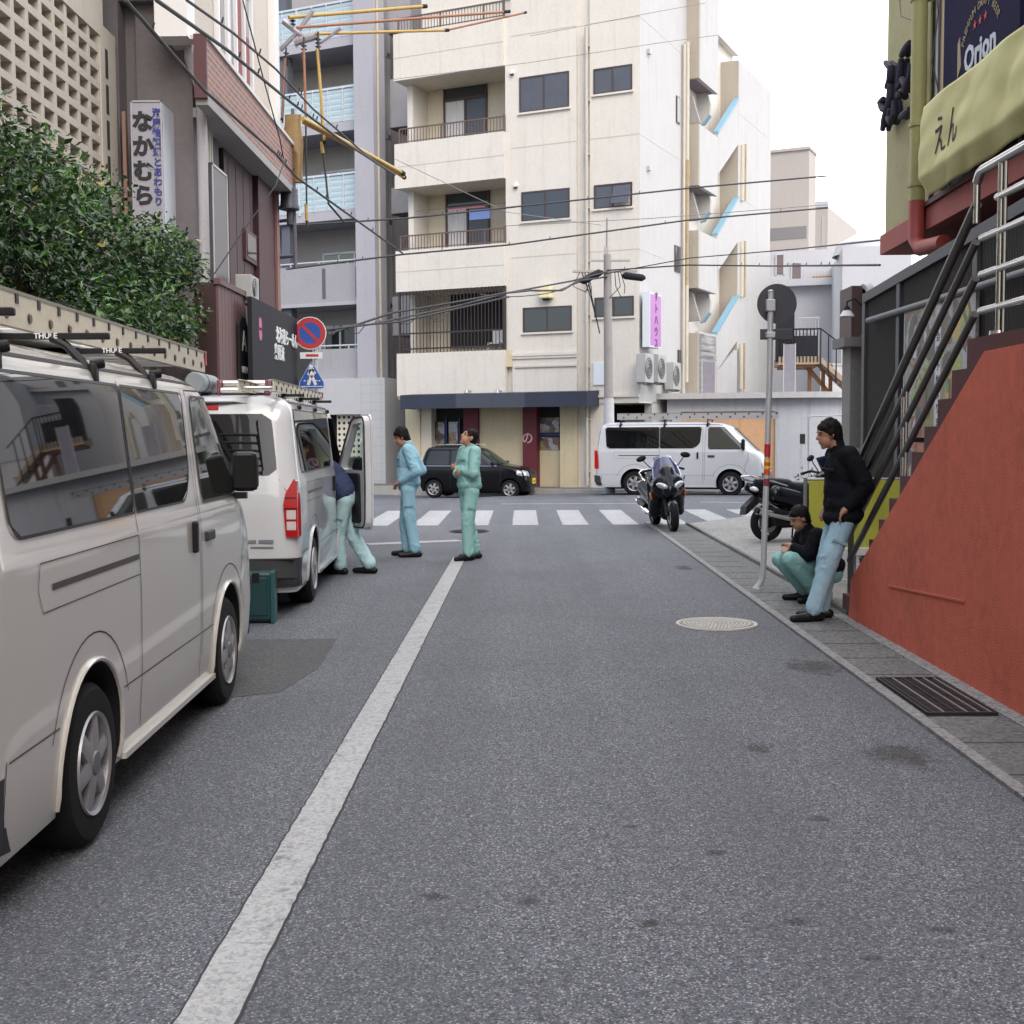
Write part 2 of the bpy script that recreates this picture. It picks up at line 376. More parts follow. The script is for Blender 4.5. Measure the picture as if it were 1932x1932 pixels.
# oil and water stains, irregular outline
STAIN = speckle_mat('stain_mat', (.060, .058, .056), (.13, .125, .12), (.03, .03, .03), 300)
ASPH2.name = 'asphalt_patch_mat'
def soften(m):
    "ragged translucent edge for a stain"
    n = m.node_tree; L = n.links; t = n.nodes.new('ShaderNodeTexCoord'); mp = n.nodes.new('ShaderNodeMapping'); mp.inputs['Location'].default_value = (-1, -1, 0); mp.inputs['Scale'].default_value = (2, 2, 0)
    L.new(t.outputs['Generated'], mp.inputs[0]); ln = n.nodes.new('ShaderNodeVectorMath'); ln.operation = 'LENGTH'; L.new(mp.outputs[0], ln.inputs[0])
    nz = n.nodes.new('ShaderNodeTexNoise'); nz.inputs['Scale'].default_value = 9; nz.inputs['Detail'].default_value = 8; nz.inputs['Roughness'].default_value = .7; L.new(t.outputs['Object'], nz.inputs['Vector'])
    a = n.nodes.new('ShaderNodeMath'); a.operation = 'MULTIPLY_ADD'; a.inputs[1].default_value = 2.2; L.new(nz.outputs['Fac'], a.inputs[0]); b = n.nodes.new('ShaderNodeMath'); b.operation = 'SUBTRACT'; b.inputs[0].default_value = .0; L.new(ln.outputs['Value'], b.inputs[1]); L.new(b.outputs[0], a.inputs[2])
    r = n.nodes.new('ShaderNodeMapRange'); r.inputs[1].default_value = .35; r.inputs[2].default_value = .85; r.inputs[3].default_value = 0; r.inputs[4].default_value = .5; L.new(a.outputs[0], r.inputs[0]); L.new(r.outputs[0], n.nodes['Principled BSDF'].inputs['Alpha'])
soften(STAIN)
def stain(px, py, rx, ry, seed):
    c = PG(px, py); pts = []
    for k in range(26):
        t = k / 26 * 2 * math.pi; r = 1 + .42 * noise.noise(Vector((math.cos(t) * 1.6, math.sin(t) * 1.6, seed * 3.7)))
        pts.append((c.x + rx * r * math.cos(t), c.y + ry * r * math.sin(t)))
    mb = MB(); mb.add([(c.x + 1.5 * rx * a, c.y + 1.5 * ry * b_, .0025 + .0004 * seed % .003) for a, b_ in ((-1, -1), (1, -1), (1, 1), (-1, 1))], [(0, 1, 2, 3)]); struct('road_stain', mb, STAIN)
for s in ((1535, 1258, .19, .28, 1), (1700, 1425, .16, .25, 2), (1290, 1072, .11, .25, 4), (1545, 1545, .05, .035, 7), (1640, 1810, .035, .022, 8), (1350, 1610, .04, .03, 9), (1000, 1700, .04, .05, 10), (1500, 1740, .04, .03, 11), (1770, 1755, .05, .025, 12), (1430, 1412, .08, .10, 13), (1225, 1745, .03, .03, 15), (820, 1690, .05, .04, 16), (1190, 1560, .03, .02, 17)): stain(*s)
# gutter strip beside the alley (covered drain), kerb edge, concrete lot
mb = MB(); mb.box(2.255, 2.86, 3.0, 21.6, -.05, .012); struct('gutter', mb, GUT)
mb = MB()
for i in range(16): mb.box(2.18, 2.25, 3 + i * 1.2, 4.19 + i * 1.2, -.05, .022)
struct('kerb', mb, KRB)
mb = MB()
for i in range(13): mb.box(2.70, 2.80, 3 + i * .6, 3.592 + i * .6, -.05, .02)
struct('wall_foot_strip', mb, KRB)
mb = MB()
mb.prism([(2.86, 10.7), (9, 10.7), (9, 25), (5.4, 25), (2.86, 21.6)], -.05, .02, 'z'); struct('parking_lot', mb, CONC)
mb = MB()
for i in range(9): mb.box(2.83, 2.875, 10.8 + i * 1.2, 11.97 + i * 1.2, .0, .05)
struct('lot_kerb', mb, GUT)
# joints of the drain covers
DK = mat('dark_gap', (.02, .02, .02), .9)
mb = MB()
for i in range(31):
    y = 3.3 + i * .6; mb.box(2.26, 2.69, y, y + .012, .008, .0135)
struct('gutter_joint', mb, DK)
# lot bay lines
for i, y in enumerate((13.2, 14.7, 16.3, 18.3, 20.4)):
    mb = MB(); mb.box(3.0, 7.5, y, y + .12, .015, .024); struct('bay_line', mb, PAINT)
# steel drain grate
IRON = mat('cast_iron', (.035, .035, .037), .55, .6, var=.4, vs=30)
STEEL_W = mat('worn_steel', (.30, .29, .28), .45, .7)
g = thing('drain_grate', 'black slotted drain grate in the gutter beside the foot of the red wall', 'drain grate', (2.475, 7.42, .012))
mb = MB(); mb.box(-.19, .19, -.5, .5, -.03, .004); part('pit', mb, mat('pit_black', (.01, .01, .01), .95), g)
mb = MB()
for i in range(6): x = -.165 + i * .066; mb.use(STEEL_W if i in (1, 3, 4, 5) else IRON); mb.box(x - .006, x + .006, -.49, .49, .0, .02)
part('bar', mb, None, g)
mb = MB()
for i in range(30): y = -.49 + i * .0338; mb.box(-.185, .185, y - .008, y + .008, .005, .014)
part('slat_rows', mb, IRON, g)
mb = MB(); mb.box(-.2, .2, -.51, -.49, .0, .02); mb.box(-.2, .2, .49, .51, .0, .02); mb.box(-.2, -.185, -.49, .49, 0, .0195); mb.box(.185, .2, -.49, .49, 0, .0195); part('frame', mb, IRON, g)
# manholes
def manhole(x, y, r, m1, m2, label):
    t = thing('manhole_cover', label, 'manhole cover', (x, y, .002))
    mb = MB(); mb.lathe([(r * .9, .0), (r * .93, .014), (r, .013), (r * 1.01, .0)], 48); part('rim', mb, m1, t)
    mb = MB().use(m2); mb.lathe([(0.001, .010), (r * .89, .010), (r * .9, .0)], 48)
    for ring in range(1, 9):
        nn = ring * 7; rad = r * .1 * ring
        mb.use(m1)
        for k in range(nn):
            a = 2 * math.pi * k / nn; c = (rad * math.cos(a), rad * math.sin(a)); h = r * .033
            mb.box(c[0] - h, c[0] + h, c[1] - h, c[1] + h, .009, .0155)
    part('plate', mb, None, t)
manhole(1.62, 10.33, .34, mat('mh_rim', (.42, .40, .37), .6, var=.3, vs=20), mat('mh_plate', (.17, .165, .15), .6, var=.35, vs=25, bump=.3, bs=60), 'pale concrete coloured round manhole cover in the middle of the alley')
manhole(-.9, 20.3, .33, IRON, IRON, 'dark iron round manhole cover behind the man with folded arms')
# ================================================================ cream apartment building across the street
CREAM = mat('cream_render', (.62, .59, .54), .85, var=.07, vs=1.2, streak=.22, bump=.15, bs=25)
CREAM2 = mat('cream_render_yellow', (.58, .50, .34), .85, var=.08, vs=1.5, streak=.35, bump=.15, bs=25)
CREAMR = mat('cream_recess', (.60, .545, .44), .85, var=.06, vs=1.5, streak=.25)
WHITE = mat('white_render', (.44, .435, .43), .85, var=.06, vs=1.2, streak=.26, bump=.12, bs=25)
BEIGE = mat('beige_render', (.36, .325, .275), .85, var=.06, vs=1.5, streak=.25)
JOINT = mat('joint_line', (.50, .47, .42), .9)
GLASS = mat('window_glass', (.035, .04, .05), .04, spec=.8)
GLASSB = mat('window_glass_frosted', (.085, .09, .11), .2, spec=.4, var=.15, vs=2)
BRONZE = mat('bronze_frame', (.075, .05, .045), .45, .3)
RAIL = mat('brown_rail', (.12, .085, .075), .55)
CURT = mat('curtain', (.62, .62, .64), .9, var=.1, vs=14)
PIPEW = mat('pipe_cream', (.46, .43, .36), .6, var=.1, vs=4, dirt=.3)
PIPEY = mat('pipe_yellowed', (.34, .26, .15), .6, var=.3, vs=3, dirt=.5)
NAVY = mat('awning_navy', (.028, .036, .062), .75, var=.2, vs=2, streak=.2)
NAVY2 = mat('awning_navy_faded', (.055, .066, .09), .75, var=.15, vs=2, streak=.2)
MAROON = mat('maroon_panel', (.13, .018, .028), .6, var=.15, vs=2)
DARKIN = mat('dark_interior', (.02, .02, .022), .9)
BLUEF = mat('blue_frame', (.02, .03, .12), .6)
C = Fr((1206 - 988) / F * 37.3, 37.3, 0, -25.0)
bc = thing('apartment_building', 'four storey cream apartment building with balconies above the dark navy awning', 'building', C.loc, C.rz)
ZB = -.1
xL = C.xz(750, 500)[0]                 # left end
xR = 0.0
xM, _ = C.xz(955, 500)                 # end of balcony bay
ROOF = C.xz(1206, -60)[1] + 1.0
def zrow(px, py): return C.xz(px, py)[1]
# storey levels measured at the left edge
bands = [(zrow(748, 67), zrow(748, 155)), (zrow(748, 274), zrow(748, 358)), (zrow(752, 475), zrow(752, 552)), (zrow(754, 668), zrow(754, 748))]
WT = .25; DEPTH = 11.0; REC = 1.5
mb = MB().use(CREAM)
# balcony bay: parapet bands, slab undersides, recess walls
for i, (zt, zb) in enumerate(bands):
    mb.box(xL, xM, -.12, .06, zb, zt)                       # parapet, a little proud
    mb.use(CREAMR); mb.box(xL + .02, xM - .02, .065, REC, zb + .0, zb + .22); mb.use(CREAM)
for (zt0, zb0), (zt1, zb1) in zip(bands, bands[1:]):
    mb.use(CREAMR); mb.box(xL + .16, xM, REC, REC + .2, zb1 + .22, zb0); mb.use(CREAM)    # back wall of the recess
    mb.box(xL + .14, xL + .34, .5, REC - .01, zb1 + .22, zb0)            # left cheek
mb.box(xM - .001, xM + .2, .0, REC + .2, bands[3][0], bands[0][0] + .05)
part('balcony_bay', mb, None, bc)
# main wall
mb = MB().use(CREAM)
xP0, xP1 = C.xz(1088, 500)[0], C.xz(1113, 500)[0]
zGF = zrow(1107, 738)
mb.box(xM + .2, xP0, 0, WT, zGF, ROOF); mb.box(xP0, xP1, .12, WT + .1, ZB, ROOF)
zG2 = zrow(1180, 757)
mb.box(xP1, xR, 0, WT, zG2, ROOF)
mb.box(xL + .3, xR, WT, WT + .25, zGF + .3, bands[3][1] + .1)     # lintel zone
mb.box(xP1, xP1 + .55, .03, WT, ZB, zG2)
mb.box(xM + .2, xM + .5, WT, DEPTH, bands[3][0], ROOF)      # interior block keeps daylight out
mb.box(xM + .5, xR - WT, 4, DEPTH, zG2, ROOF)
mb.box(xL + .1, xR, REC + .2, DEPTH, bands[0][0] + 1.2, ROOF - .6)
mb.box(xL + .15, xL + .3, REC + .2, DEPTH, ZB, bands[0][0])
mb.use(CREAM); mb.box(xL, xM + .19, REC + .25, 3.2, bands[0][0] + .2, bands[0][0] + 3.2)    # set back top storey
part('front_wall', mb, None, bc)
yS = C.yz(1295, 400)[0]
mb = MB().use(WHITE); mb.box(xR - WT, xR + .003, .003, yS, zG2, ROOF)  # white instead of cream: the lit side put into the colour
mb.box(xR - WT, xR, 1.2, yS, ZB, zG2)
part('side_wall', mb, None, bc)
# hairline floor joints
mb = MB().use(JOINT)
for py in (31, 253, 470):
    z = zrow(1206, py)
    mb.box(xM + .2, xP0, -.006, .0, z, z + .03); mb.box(xP1, xR + .006, -.006, .0, z, z + .03); mb.box(xR + .003, xR + .009, 0, yS, z, z + .03)
for (zt, zb) in bands[:3]:
    z = zb + (zt - zb) * .48; mb.box(xL, xM, -.126, -.12, z, z + .025)
z = zrow(1107, 690); mb.box(xM + .3, xP0, -.05, 0, z, z + .05)
z = zrow(1107, 672) ; 
part('floor_joint', mb, None, bc)
mb = MB().use(CREAM)
z = zrow(1107, 668); mb.box(xM + .2, xP0, -.07, 0, z, z + .09); mb.box(xM + .2, xP0, -.045, 0, z - .08, z)
z = zrow(1200, 745); mb.box(xP1, xR + .02, -.06, 0, z - .06, z + .02)
part('string_course', mb, None, bc)
# railings of the balconies
def railing(z0, h, label=None, xa=xL + .15, xb=xM - .02, y=-.03, m=RAIL, step=.11):
    mb = MB().use(m); mb.box(xa, xb, y - .02, y + .02, z0 + h - .04, z0 + h); mb.box(xa, xb, y - .012, y + .012, z0 + .05, z0 + .08)
    x = xa; k = 0
    while x <= xb:
        big = k % 14 == 0; q = .025 if big else .009
        mb.box(x - q, x + q, y - q, y + q, z0, z0 + h - .02); x += step; k += 1
    mb.box(xb - .03, xb + .03, y - .03, y + .03, z0, z0 + h + .03)
    return part('railing', mb, None, bc)
railing(bands[0][0], zrow(748, 42) + .0 - zrow(748, 67) + .1); railing(bands[1][0], .50); railing(bands[2][0], .50)
# full height security grille of the second floor
mb = MB().use(mat('grille_dark', (.04, .03, .03), .6))
z0, z1 = bands[3][0], bands[2][1]; x = xL + .1
while x < xM: mb.box(x - .011, x + .011, -.06, -.038, z0, z1); x += .125
for z in (z0 + .12, z0 + .62, z1 - .1): mb.box(xL + .1, xM, -.06, -.03, z, z + .05)
for x in (xL + .1, xM - .03): mb.box(x - .04, x + .03, -.08, -.02, z0, z1)
part('security_grille', mb, None, bc)
# rolled shutter darkness in that bay and things kept there
mb = MB().use(DARKIN); mb.box(xL + 1.2, xM - .02, REC - .12, REC - .02, z0 + .25, z1); part('dark_glazing', mb, None, bc)
# glazed balcony doors
def balcony_door(px0, py0, px1, zbase, cur=True):
    x0 = C.xz(px0, py0, REC)[0]; x1 = C.xz(px1, py0, REC)[0]; z1 = C.xz(px0, py0, REC)[1]
    mb = MB().use(BRONZE); y0 = REC - .08; y1 = REC + .02; t = .06
    f = [(x0, x0 + t, zbase, z1), (x1 - t, x1, zbase, z1), (x0, x1, z1 - t, z1), (x0, x1, zbase, zbase + t), ((x0 + x1) / 2 - .03, (x0 + x1) / 2 + .03, zbase, z1 - .62), (x0, x1, z1 - .66, z1 - .58)]
    for a, b, c, d in f: mb.box(a, b, y0, y1, c, d)
    fr_ = part('balcony_door', mb, None, bc)
    mb = MB().use(GLASSB); mb.box((x0 + x1) / 2 + .03, x1 - t, y0 + .04, y1 - .03, zbase + t, z1 - .66); mb.use(GLASS); mb.box(x0 + t, x1 - t, y0 + .04, y1 - .03, z1 - .58, z1 - t)
    part('pane', mb, None, fr_)
    mb = MB().use(CURT); n = 9; w_ = ((x1 - x0) / 2 - t - .03)
    mb.grid(lambda u, v: (x0 + t + u * w_, y0 + .05 + .012 * math.sin(u * 50), zbase + t + v * (z1 - .66 - zbase - t)), 40, 1)
    part('curtain', mb, None, fr_, recalc=False)
balcony_door(838, 156, 920, bands[1][1] + .22); balcony_door(842, 357, 925, bands[2][1] + .22)
# front windows
def window(par, fr, l, t, r, b, y=0.0, parts2=True, open_=False, gm=None, tw=None):
    x0, x1, z0, z1 = fr.rect(l, t, r, b, y)
    mb = MB().use(BRONZE); q = .045; ya, yb = y - .03, y + .05
    for a, c, d, e in ((x0, x0 + q, z0, z1), (x1 - q, x1, z0, z1), (x0 + q, x1 - q, z1 - q, z1), (x0 + q, x1 - q, z0, z0 + q), ((x0 + x1) / 2 - q / 2, (x0 + x1) / 2 + q / 2, z0 + q, z1 - q)): mb.box(a, c, ya, yb, d, e)
    w_ = part('window', mb, None, par)
    part('sill', MB().use(CREAM).box(x0 - .05, x1 + .05, ya - .04, yb, z0 - .06, z0 - .002), None, w_)
    mb = MB().use(gm or GLASSB); mb.box(x0 + q, (x0 + x1) / 2, y - .012, y + .0, z0 + q, z1 - q); mb.use(gm or GLASSB)
    if open_:
        mb.M = Matrix.Translation(((x0 + x1) / 2, y, z1 - q)) @ Matrix.Rotation(R(-22), 4, 'X')
        mb.box(q / 2, (x1 - x0) / 2 - q, -.012, 0, -(z1 - z0 - 2 * q), 0); mb.M = Matrix.Identity(4)
        mb.use(DARKIN); mb.box((x0 + x1) / 2 + q, x1 - q, y + .0, y + .02, z0 + q, z1 - q)
    else: mb.box((x0 + x1) / 2, x1 - q, y - .022, y - .01, z0 + q, z1 - q)
    part('pane', mb, None, w_)
    return w_
window(bc, C, 980, 147, 1074, 202); window(bc, C, 1120, 131, 1193, 170)
window(bc, C, 984, 363, 1075, 411, gm=GLASS); window(bc, C, 1121, 350, 1193, 389, open_=True)
window(bc, C, 987, 581, 1079, 624, gm=GLASS); window(bc, C, 1122, 562, 1196, 596, gm=GLASS)
def rows_box(name, items, m):
    mb = MB().use(m)
    for b_ in items: mb.box(*b_)
    return part(name, mb, None, bc)
# side windows (narrow)
for (pa, pb, t_, b_) in ((1275, 1281, 180, 235), (1272, 1282, 462, 515), (1278, 1283, 660, 700)):
    ya, zt = C.yz(pa, t_, 0); yb, zb_ = C.yz(pb, b_, 0)
    mb = MB().use(BRONZE); mb.box(-.03, .04, ya, yb, zb_, zt); q = part('window', mb, None, bc)
    mb = MB().use(GLASS); mb.box(.03, .046, ya + .04, yb - .04, zb_ + .04, zt - .04); part('pane', mb, None, q)
# vents and little lamps on the wall
for px, py in ((967, 137), (974, 350), (1352 - 145, -50)):
    x, z = C.xz(px, py); mb = MB().use(mat('vent_white', (.7, .7, .68), .5)); mb.lathe([(.001, -.10), (.06, -.1), (.085, -.03), (.085, 0)], 14, (x, 0, z), 'y'); mb.use(DARKIN).box(x - .05, x + .05, -.09, -.02, z - .09, z - .06); part('wall_vent', mb, None, bc)
for px, py in ((1222, 98), (1222, 318)):
    y, z = C.yz(px, py); mb = MB().use(mat('vent_grey', (.4, .4, .4), .5)); mb.box(0, .1, y - .08, y + .08, z - .07, z + .07); part('wall_vent', mb, None, bc)
# down pipes
x, z = C.xz(1108, 53); mb = MB().use(PIPEW); mb.tube([(x, -.08, z), (x, -.08, ZB + .1)], .055, 10)
zz = ZB + .5
while zz < z: mb.box(x - .08, x + .08, -.08, .12, zz, zz + .04); zz += 1.6
part('down_pipe', mb, None, bc)
yq = C.yz(1288, 300)[0]; mb = MB().use(PIPEW); mb.tube([(.09, yq - .15, C.yz(1288, 85)[1]), (.09, yq - .15, zG2 - .9)], .05, 10)
part('down_pipe', mb, None, bc)
z5 = C.yz(1293, 320)[1]; zt = C.yz(1293, 83)[1]
mb = MB().use(PIPEW); mb.tube([(.12, yq + .08, zt), (.12, yq + .08, z5)], .075, 10); mb.use(PIPEY); mb.tube([(.12, yq + .08, z5), (.12, yq + .08, C.yz(1293, 540)[1])], .075, 10)
mb.tube([(.12, yq + .08, z5 + .25), (.12, yq + .08, z5 - .6)], [.11, .09], 10); mb.use(PIPEW); mb.tube([(.12, yq + .08, C.yz(1293, 540)[1]), (.12, yq + .08, C.yz(1293, 722)[1])], .075, 10)
part('down_pipe', mb, None, bc)
# ground floor
yi = .35
mb = MB().use(CREAM2)
def gx(px, y=0.0): return C.xz(px, 850, y)[0]
zA = zrow(931, 768)
for i_, q_ in enumerate(((gx(765), gx(792), .02, .6, ZB, zA + .2), (gx(792), gx(812), .08, .6, ZB, zA + .2), (gx(897), gx(985), .3, .5, ZB, zA + .2), (gx(1011), gx(1055), .3, .5, ZB, zrow(1030, 850)), (gx(1057), xP0, -.02, .4, ZB, zA + .2))):
    part('shop_wall', MB().use(CREAMR if i_ == 1 else CREAM2).box(*q_), None, bc)
for q_ in ((gx(870), gx(897), .18, .42), (gx(985), gx(1011), .05, .42)): part('maroon_pillar', MB().use(MAROON).box(*q_, ZB, zA + .2), None, bc)
o_ = text_part('lettering', 'の', bc, (gx(994), .045, zrow(994, 828)), .42, mat('pink_paint', (.6, .35, .38), .6), bold=.006)
POSTER = None
def poster_mat(name, hues, scale, seed):
    m = bpy.data.materials.new(name); m.use_nodes = True; n = m.node_tree; L = n.links; b = n.nodes['Principled BSDF']; b.inputs['Roughness'].default_value = .35
    t = n.nodes.new('ShaderNodeTexCoord'); mp = n.nodes.new('ShaderNodeMapping'); mp.inputs['Location'].default_value = (seed, seed * 1.7, seed * .3); L.new(t.outputs['Object'], mp.inputs[0])
    dn = n.nodes.new('ShaderNodeTexNoise'); dn.inputs['Scale'].default_value = scale * 1.3; L.new(mp.outputs[0], dn.inputs['Vector'])
    va = n.nodes.new('ShaderNodeVectorMath'); va.operation = 'MULTIPLY_ADD'; va.inputs[1].default_value = (.35 / scale * 2,) * 3; L.new(dn.outputs['Color'], va.inputs[0]); L.new(mp.outputs[0], va.inputs[2])
    vo = n.nodes.new('ShaderNodeTexVoronoi'); vo.inputs['Scale'].default_value = scale; L.new(va.outputs[0], vo.inputs['Vector'])
    cr = n.nodes.new('ShaderNodeValToRGB'); cr.color_ramp.interpolation = 'CONSTANT'; e = cr.color_ramp.elements
    while len(e) < len(hues): e.new(.5)
    for i, h in enumerate(hues): e[i].position = i / len(hues); e[i].color = (*h, 1)
    L.new(vo.outputs['Color'], cr.inputs[0])
    n2 = n.nodes.new('ShaderNodeTexNoise'); n2.inputs['Scale'].default_value = scale * 5; L.new(mp.outputs[0], n2.inputs['Vector'])
    q = n.nodes.new('ShaderNodeMix'); q.data_type = 'RGBA'; q.blend_type = 'MULTIPLY'; q.inputs[0].default_value = .7; L.new(cr.outputs[0], q.inputs[6]); L.new(n2.outputs['Fac'], q.inputs[7]); L.new(q.outputs[2], b.inputs['Base Color'])
    return m
PM1 = poster_mat('menu_photos', [(.5, .5, .55), (.25, .15, .1), (.55, .55, .6), (.1, .09, .1), (.4, .3, .2), (.6, .6, .62)], 5, 1.0)
mb = MB().use(DARKIN); mb.box(gx(812), gx(872), .42, .5, ZB + .0, zA + .2); mb.box(gx(1011), gx(1057), .36, .42, zrow(1030, 850), zA + .2); part('shop_opening', mb, None, bc)
mb = MB().use(BLUEF)
for l, r_, t, b_ in ((814, 818, 790, 900), (841, 845, 790, 900), (866, 870, 790, 900), (1011, 1018, 770, 850), (1012, 1056, 817, 823)):
    x0, x1, z0, z1 = C.rect(l, t, r_, b_, .35); mb.box(x0, x1, .3, .38, z0, z1)
part('blue_frame', mb, None, bc)
for l, r_, t, b_ in ((820, 839, 796, 850), (847, 864, 796, 850), (1019, 1055, 788, 816), (1014, 1055, 825, 849)):
    x0, x1, z0, z1 = C.rect(l, t, r_, b_, .34); mb = MB().use(PM1); mb.box(x0, x1, .32, .34, z0, z1); part('menu_poster', mb, None, bc)
# navy awning
a0, a1 = C.xz(755, 760, -1.0)[0], C.xz(1107, 750, -1.0)[0]
za1 = C.xz(931, 742, -1.0)[1]; za0 = C.xz(931, 769, -1.0)[1]
xs_ = [a0, C.xz(860, 760, -1)[0], C.xz(990, 760, -1)[0], a1]
mb = MB()
for i in range(3):
    mb.use(NAVY2 if i == 1 else NAVY)
    mb.add([(xs_[i], -1.0, za0), (xs_[i + 1], -1.0, za0), (xs_[i + 1], -1.0, za1), (xs_[i], -1.0, za1)], [(0, 1, 2, 3)])
    mb.add([(xs_[i], -1.0, za1), (xs_[i + 1], -1.0, za1), (xs_[i + 1], .0, za1 + .06), (xs_[i], .0, za1 + .06)], [(0, 1, 2, 3)])
    mb.add([(xs_[i], -.97, za0), (xs_[i + 1], -.97, za0), (xs_[i + 1], .0, za0 + .25), (xs_[i], .0, za0 + .25)], [(3, 2, 1, 0)])
mb.use(NAVY)
for x in (a0, a1): mb.add([(x, -1, za0), (x, -1, za1), (x, 0, za1 + .06), (x, 0, za0)], [(0, 1, 2, 3)])
part('awning', mb, None, bc)
# recessed panel, lamp brackets, small things above the awning
mb = MB().use(CREAM2); x0, x1, z0, z1 = C.rect(760, 672, 1107, 747); xn = gx(880)
mb.box(xL, xn, -.04, .25, za1 - .1, bands[3][0]); mb.box(xn, xM + .2, -.04, .25, bands[3][1] + (bands[3][0] - bands[3][1]) * .62, bands[3][0]); mb.use(CREAM); mb.box(xn, xP0, .12, .3, za1 - .1, z1)
part('lower_wall', mb, None, bc)
for px in (878, 936):
    x, z = C.xz(px, 738, -.5); mb = MB().use(mat('lamp_steel', (.45, .44, .42), .4, .6)); mb.tube([(x, .1, z), (x, -.35, z + .03)], .02, 8); mb.lathe([(.001, .06), (.05, .05), (.07, -.05), (.06, -.06)], 12, (x, -.42, z)); part('awning_lamp', mb, None, bc)
x, z = C.xz(1034, 553); mb = MB().use(mat('lamp_yellow', (.75, .66, .40), .5)); mb.cbox(x - .2, x + .2, -.28, 0, z - .18, z + .2, .04); mb.use(DARKIN).box(x - .1, x + .1, -.2, -.1, z - .24, z - .18); part('wall_lamp', mb, None, bc)
x, z = C.xz(1134, 705); mb = MB().use(mat('notice_white', (.62, .68, .74), .5)); mb.box(x - .23, x + .23, -.05, 0, z - .34, z + .34); part('notice_board', mb, None, bc)
# open ground floor under the right part
mb = MB().use(DARKIN); mb.box(xP1 + .55, xR, 3.2, 3.3, ZB, zG2); mb.use(BEIGE); mb.box(xP1 + .55, xR - .3, 1.6, 1.8, ZB, zG2 - .5); mb.use(DARKIN); mb.box(xP1 + 1.5, xR - .3, 1.5, 1.6, 1.3, zG2 - .1); mb.use(DARKIN); mb.box(xP1 - 4, xR + .35, 3.3, DEPTH, ZB - .3, zG2 + .2); part('carport_wall', mb, None, bc)
mb = MB().use(CREAM); mb.box(xP1, xR, 0, 4, zG2 - .05, zG2); part('soffit', mb, None, bc)
# laundry and kept things on the balconies
mb = MB().use(mat('laundry_blue', (.16, .24, .5), .9)); x0, x1, z0, z1 = C.rect(886, 400, 925, 412, .6); mb.box(x0, x1, .58, .6, z0, z1 + .05); mb.use(mat('laundry_red', (.5, .16, .22), .9)); mb.box(x0 - .7, x1 - .2, .62, .64, z1 + .12, z1 + .17)
mb.use(STEEL_W); mb.tube([(xL + .3, .6, z1 + .18), (xM, .6, z1 + .18)], .012, 6); tag(part('laundry_line', mb, None), 'blue and pink laundry hanging on the third floor balcony', 'laundry').matrix_world = C.m
mb = MB().use(mat('plastic_white', (.6, .6, .62), .5)); x, z = C.xz(937, 655, .5)
for dx in (-.2, .2):
    for dy in (-.18, .18): mb.box(x + dx - .02, x + dx + .02, .5 + dy - .02, .5 + dy + .02, bands[3][1] + .2, z + .1)
mb.box(x - .22, x + .22, .3, .7, z + .1, z + .14); mb.box(x - .22, x + .22, .66, .7, z + .14, z + .55)
tag(part('plastic_chair', mb, None), 'white chair behind the dark grille of the lowest balcony', 'chair').matrix_world = C.m

# pink projecting sign at the corner
zt, zb_ = zrow(1213, 552), zrow(1213, 655)
sg = thing('hanging_sign', 'pink and white vertical box sign at the corner of the cream building', 'sign', C.m @ Vector((0, 0, 0)), C.rz)
xa = C.xz(1213, 600, -.06)[0]; xb = C.xz(1227, 600, -.06)[0]
ylen = .95
mb = MB().use(mat('sign_white', (.62, .66, .70), .5)); mb.box(xa, xb, -.10, ylen, zb_, zt); part('box', mb, None, sg)
PINK = mat('sign_pink', (.40, .17, .42), .5, var=.12, vs=1.2)
mb = MB().use(PINK); mb.box(xb, xb + .006, -.06, ylen - .03, zb_ + .05, zt - .05); part('face', mb, None, sg)
tm = text_mesh('すトハウス', .31, .004, mat('sign_purple_ink', (.08, .02, .10), .6), spacing=1.12, vertical=True, bold=.008); o = link('lettering', tm, sg, (xb + .010, ylen / 2 - .02, (zt + zb_) / 2), (0, 0, R(90)))
mb = MB().use(STEEL_W); mb.box(-.02, xa, .2, .24, zt - .3, zt - .26); mb.box(-.02, xa, .2, .24, zb_ + .3, zb_ + .34); part('bracket', mb, None, sg)
# AC units at the corner
def ac_unit(mtx, label, w_=.8, h=.6, d=.3):
    t = thing('air_conditioner', label, 'air conditioner', mtx.translation); t.rotation_euler = mtx.to_euler()
    ACM = mat('ac_white', (.36, .37, .37), .5, var=.08, vs=5, dirt=.35)
    mb = MB().use(ACM); mb.cbox(-w_ / 2, w_ / 2, 0, d, 0, h, .015); part('casing', mb, None, t)
    mb = MB().use(mat('ac_grille', (.10, .10, .10), .6)); mb.lathe([(.001, -.006), (h * .36, -.006), (h * .38, .0)], 20, (-w_ * .12, 0, h / 2), 'y')
    for k in range(7): r = h * .36 * (k + 1) / 7; mb.use(ACM if k % 2 else mats_g); mb.lathe([(r - .008, -.012), (r, -.014), (r + .004, -.006)], 20, (-w_ * .12, 0, h / 2), 'y')
    part('fan_grille', mb, None, t)
    mb = MB().use(STEEL_W); mb.box(-w_ * .4, -w_ * .34, .02, d, -.06, 0); mb.box(w_ * .34, w_ * .4, .02, d, -.06, 0); part('foot', mb, None, t)
    return t
mats_g = mat('ac_grille', (.10, .10, .10), .6)
def on_side(px, py, off=.35):
    y, z = C.yz(px, py, off); return C.m @ Matrix.Translation((off, y, z)) @ Matrix.Rotation(R(90), 4, 'Z')
for px, py, lab in ((1226, 722, 'grey air conditioner just under the pink and white sign'), (1250, 722, 'white air conditioner in the middle of the row under the pink sign'), (1278, 735, 'white air conditioner beside the yellowed drain pipe above the garage roof')):
    m_ = on_side(px, py, .40); ac_unit(m_, lab, .75, .85); 
    mb = MB().use(STEEL_W)
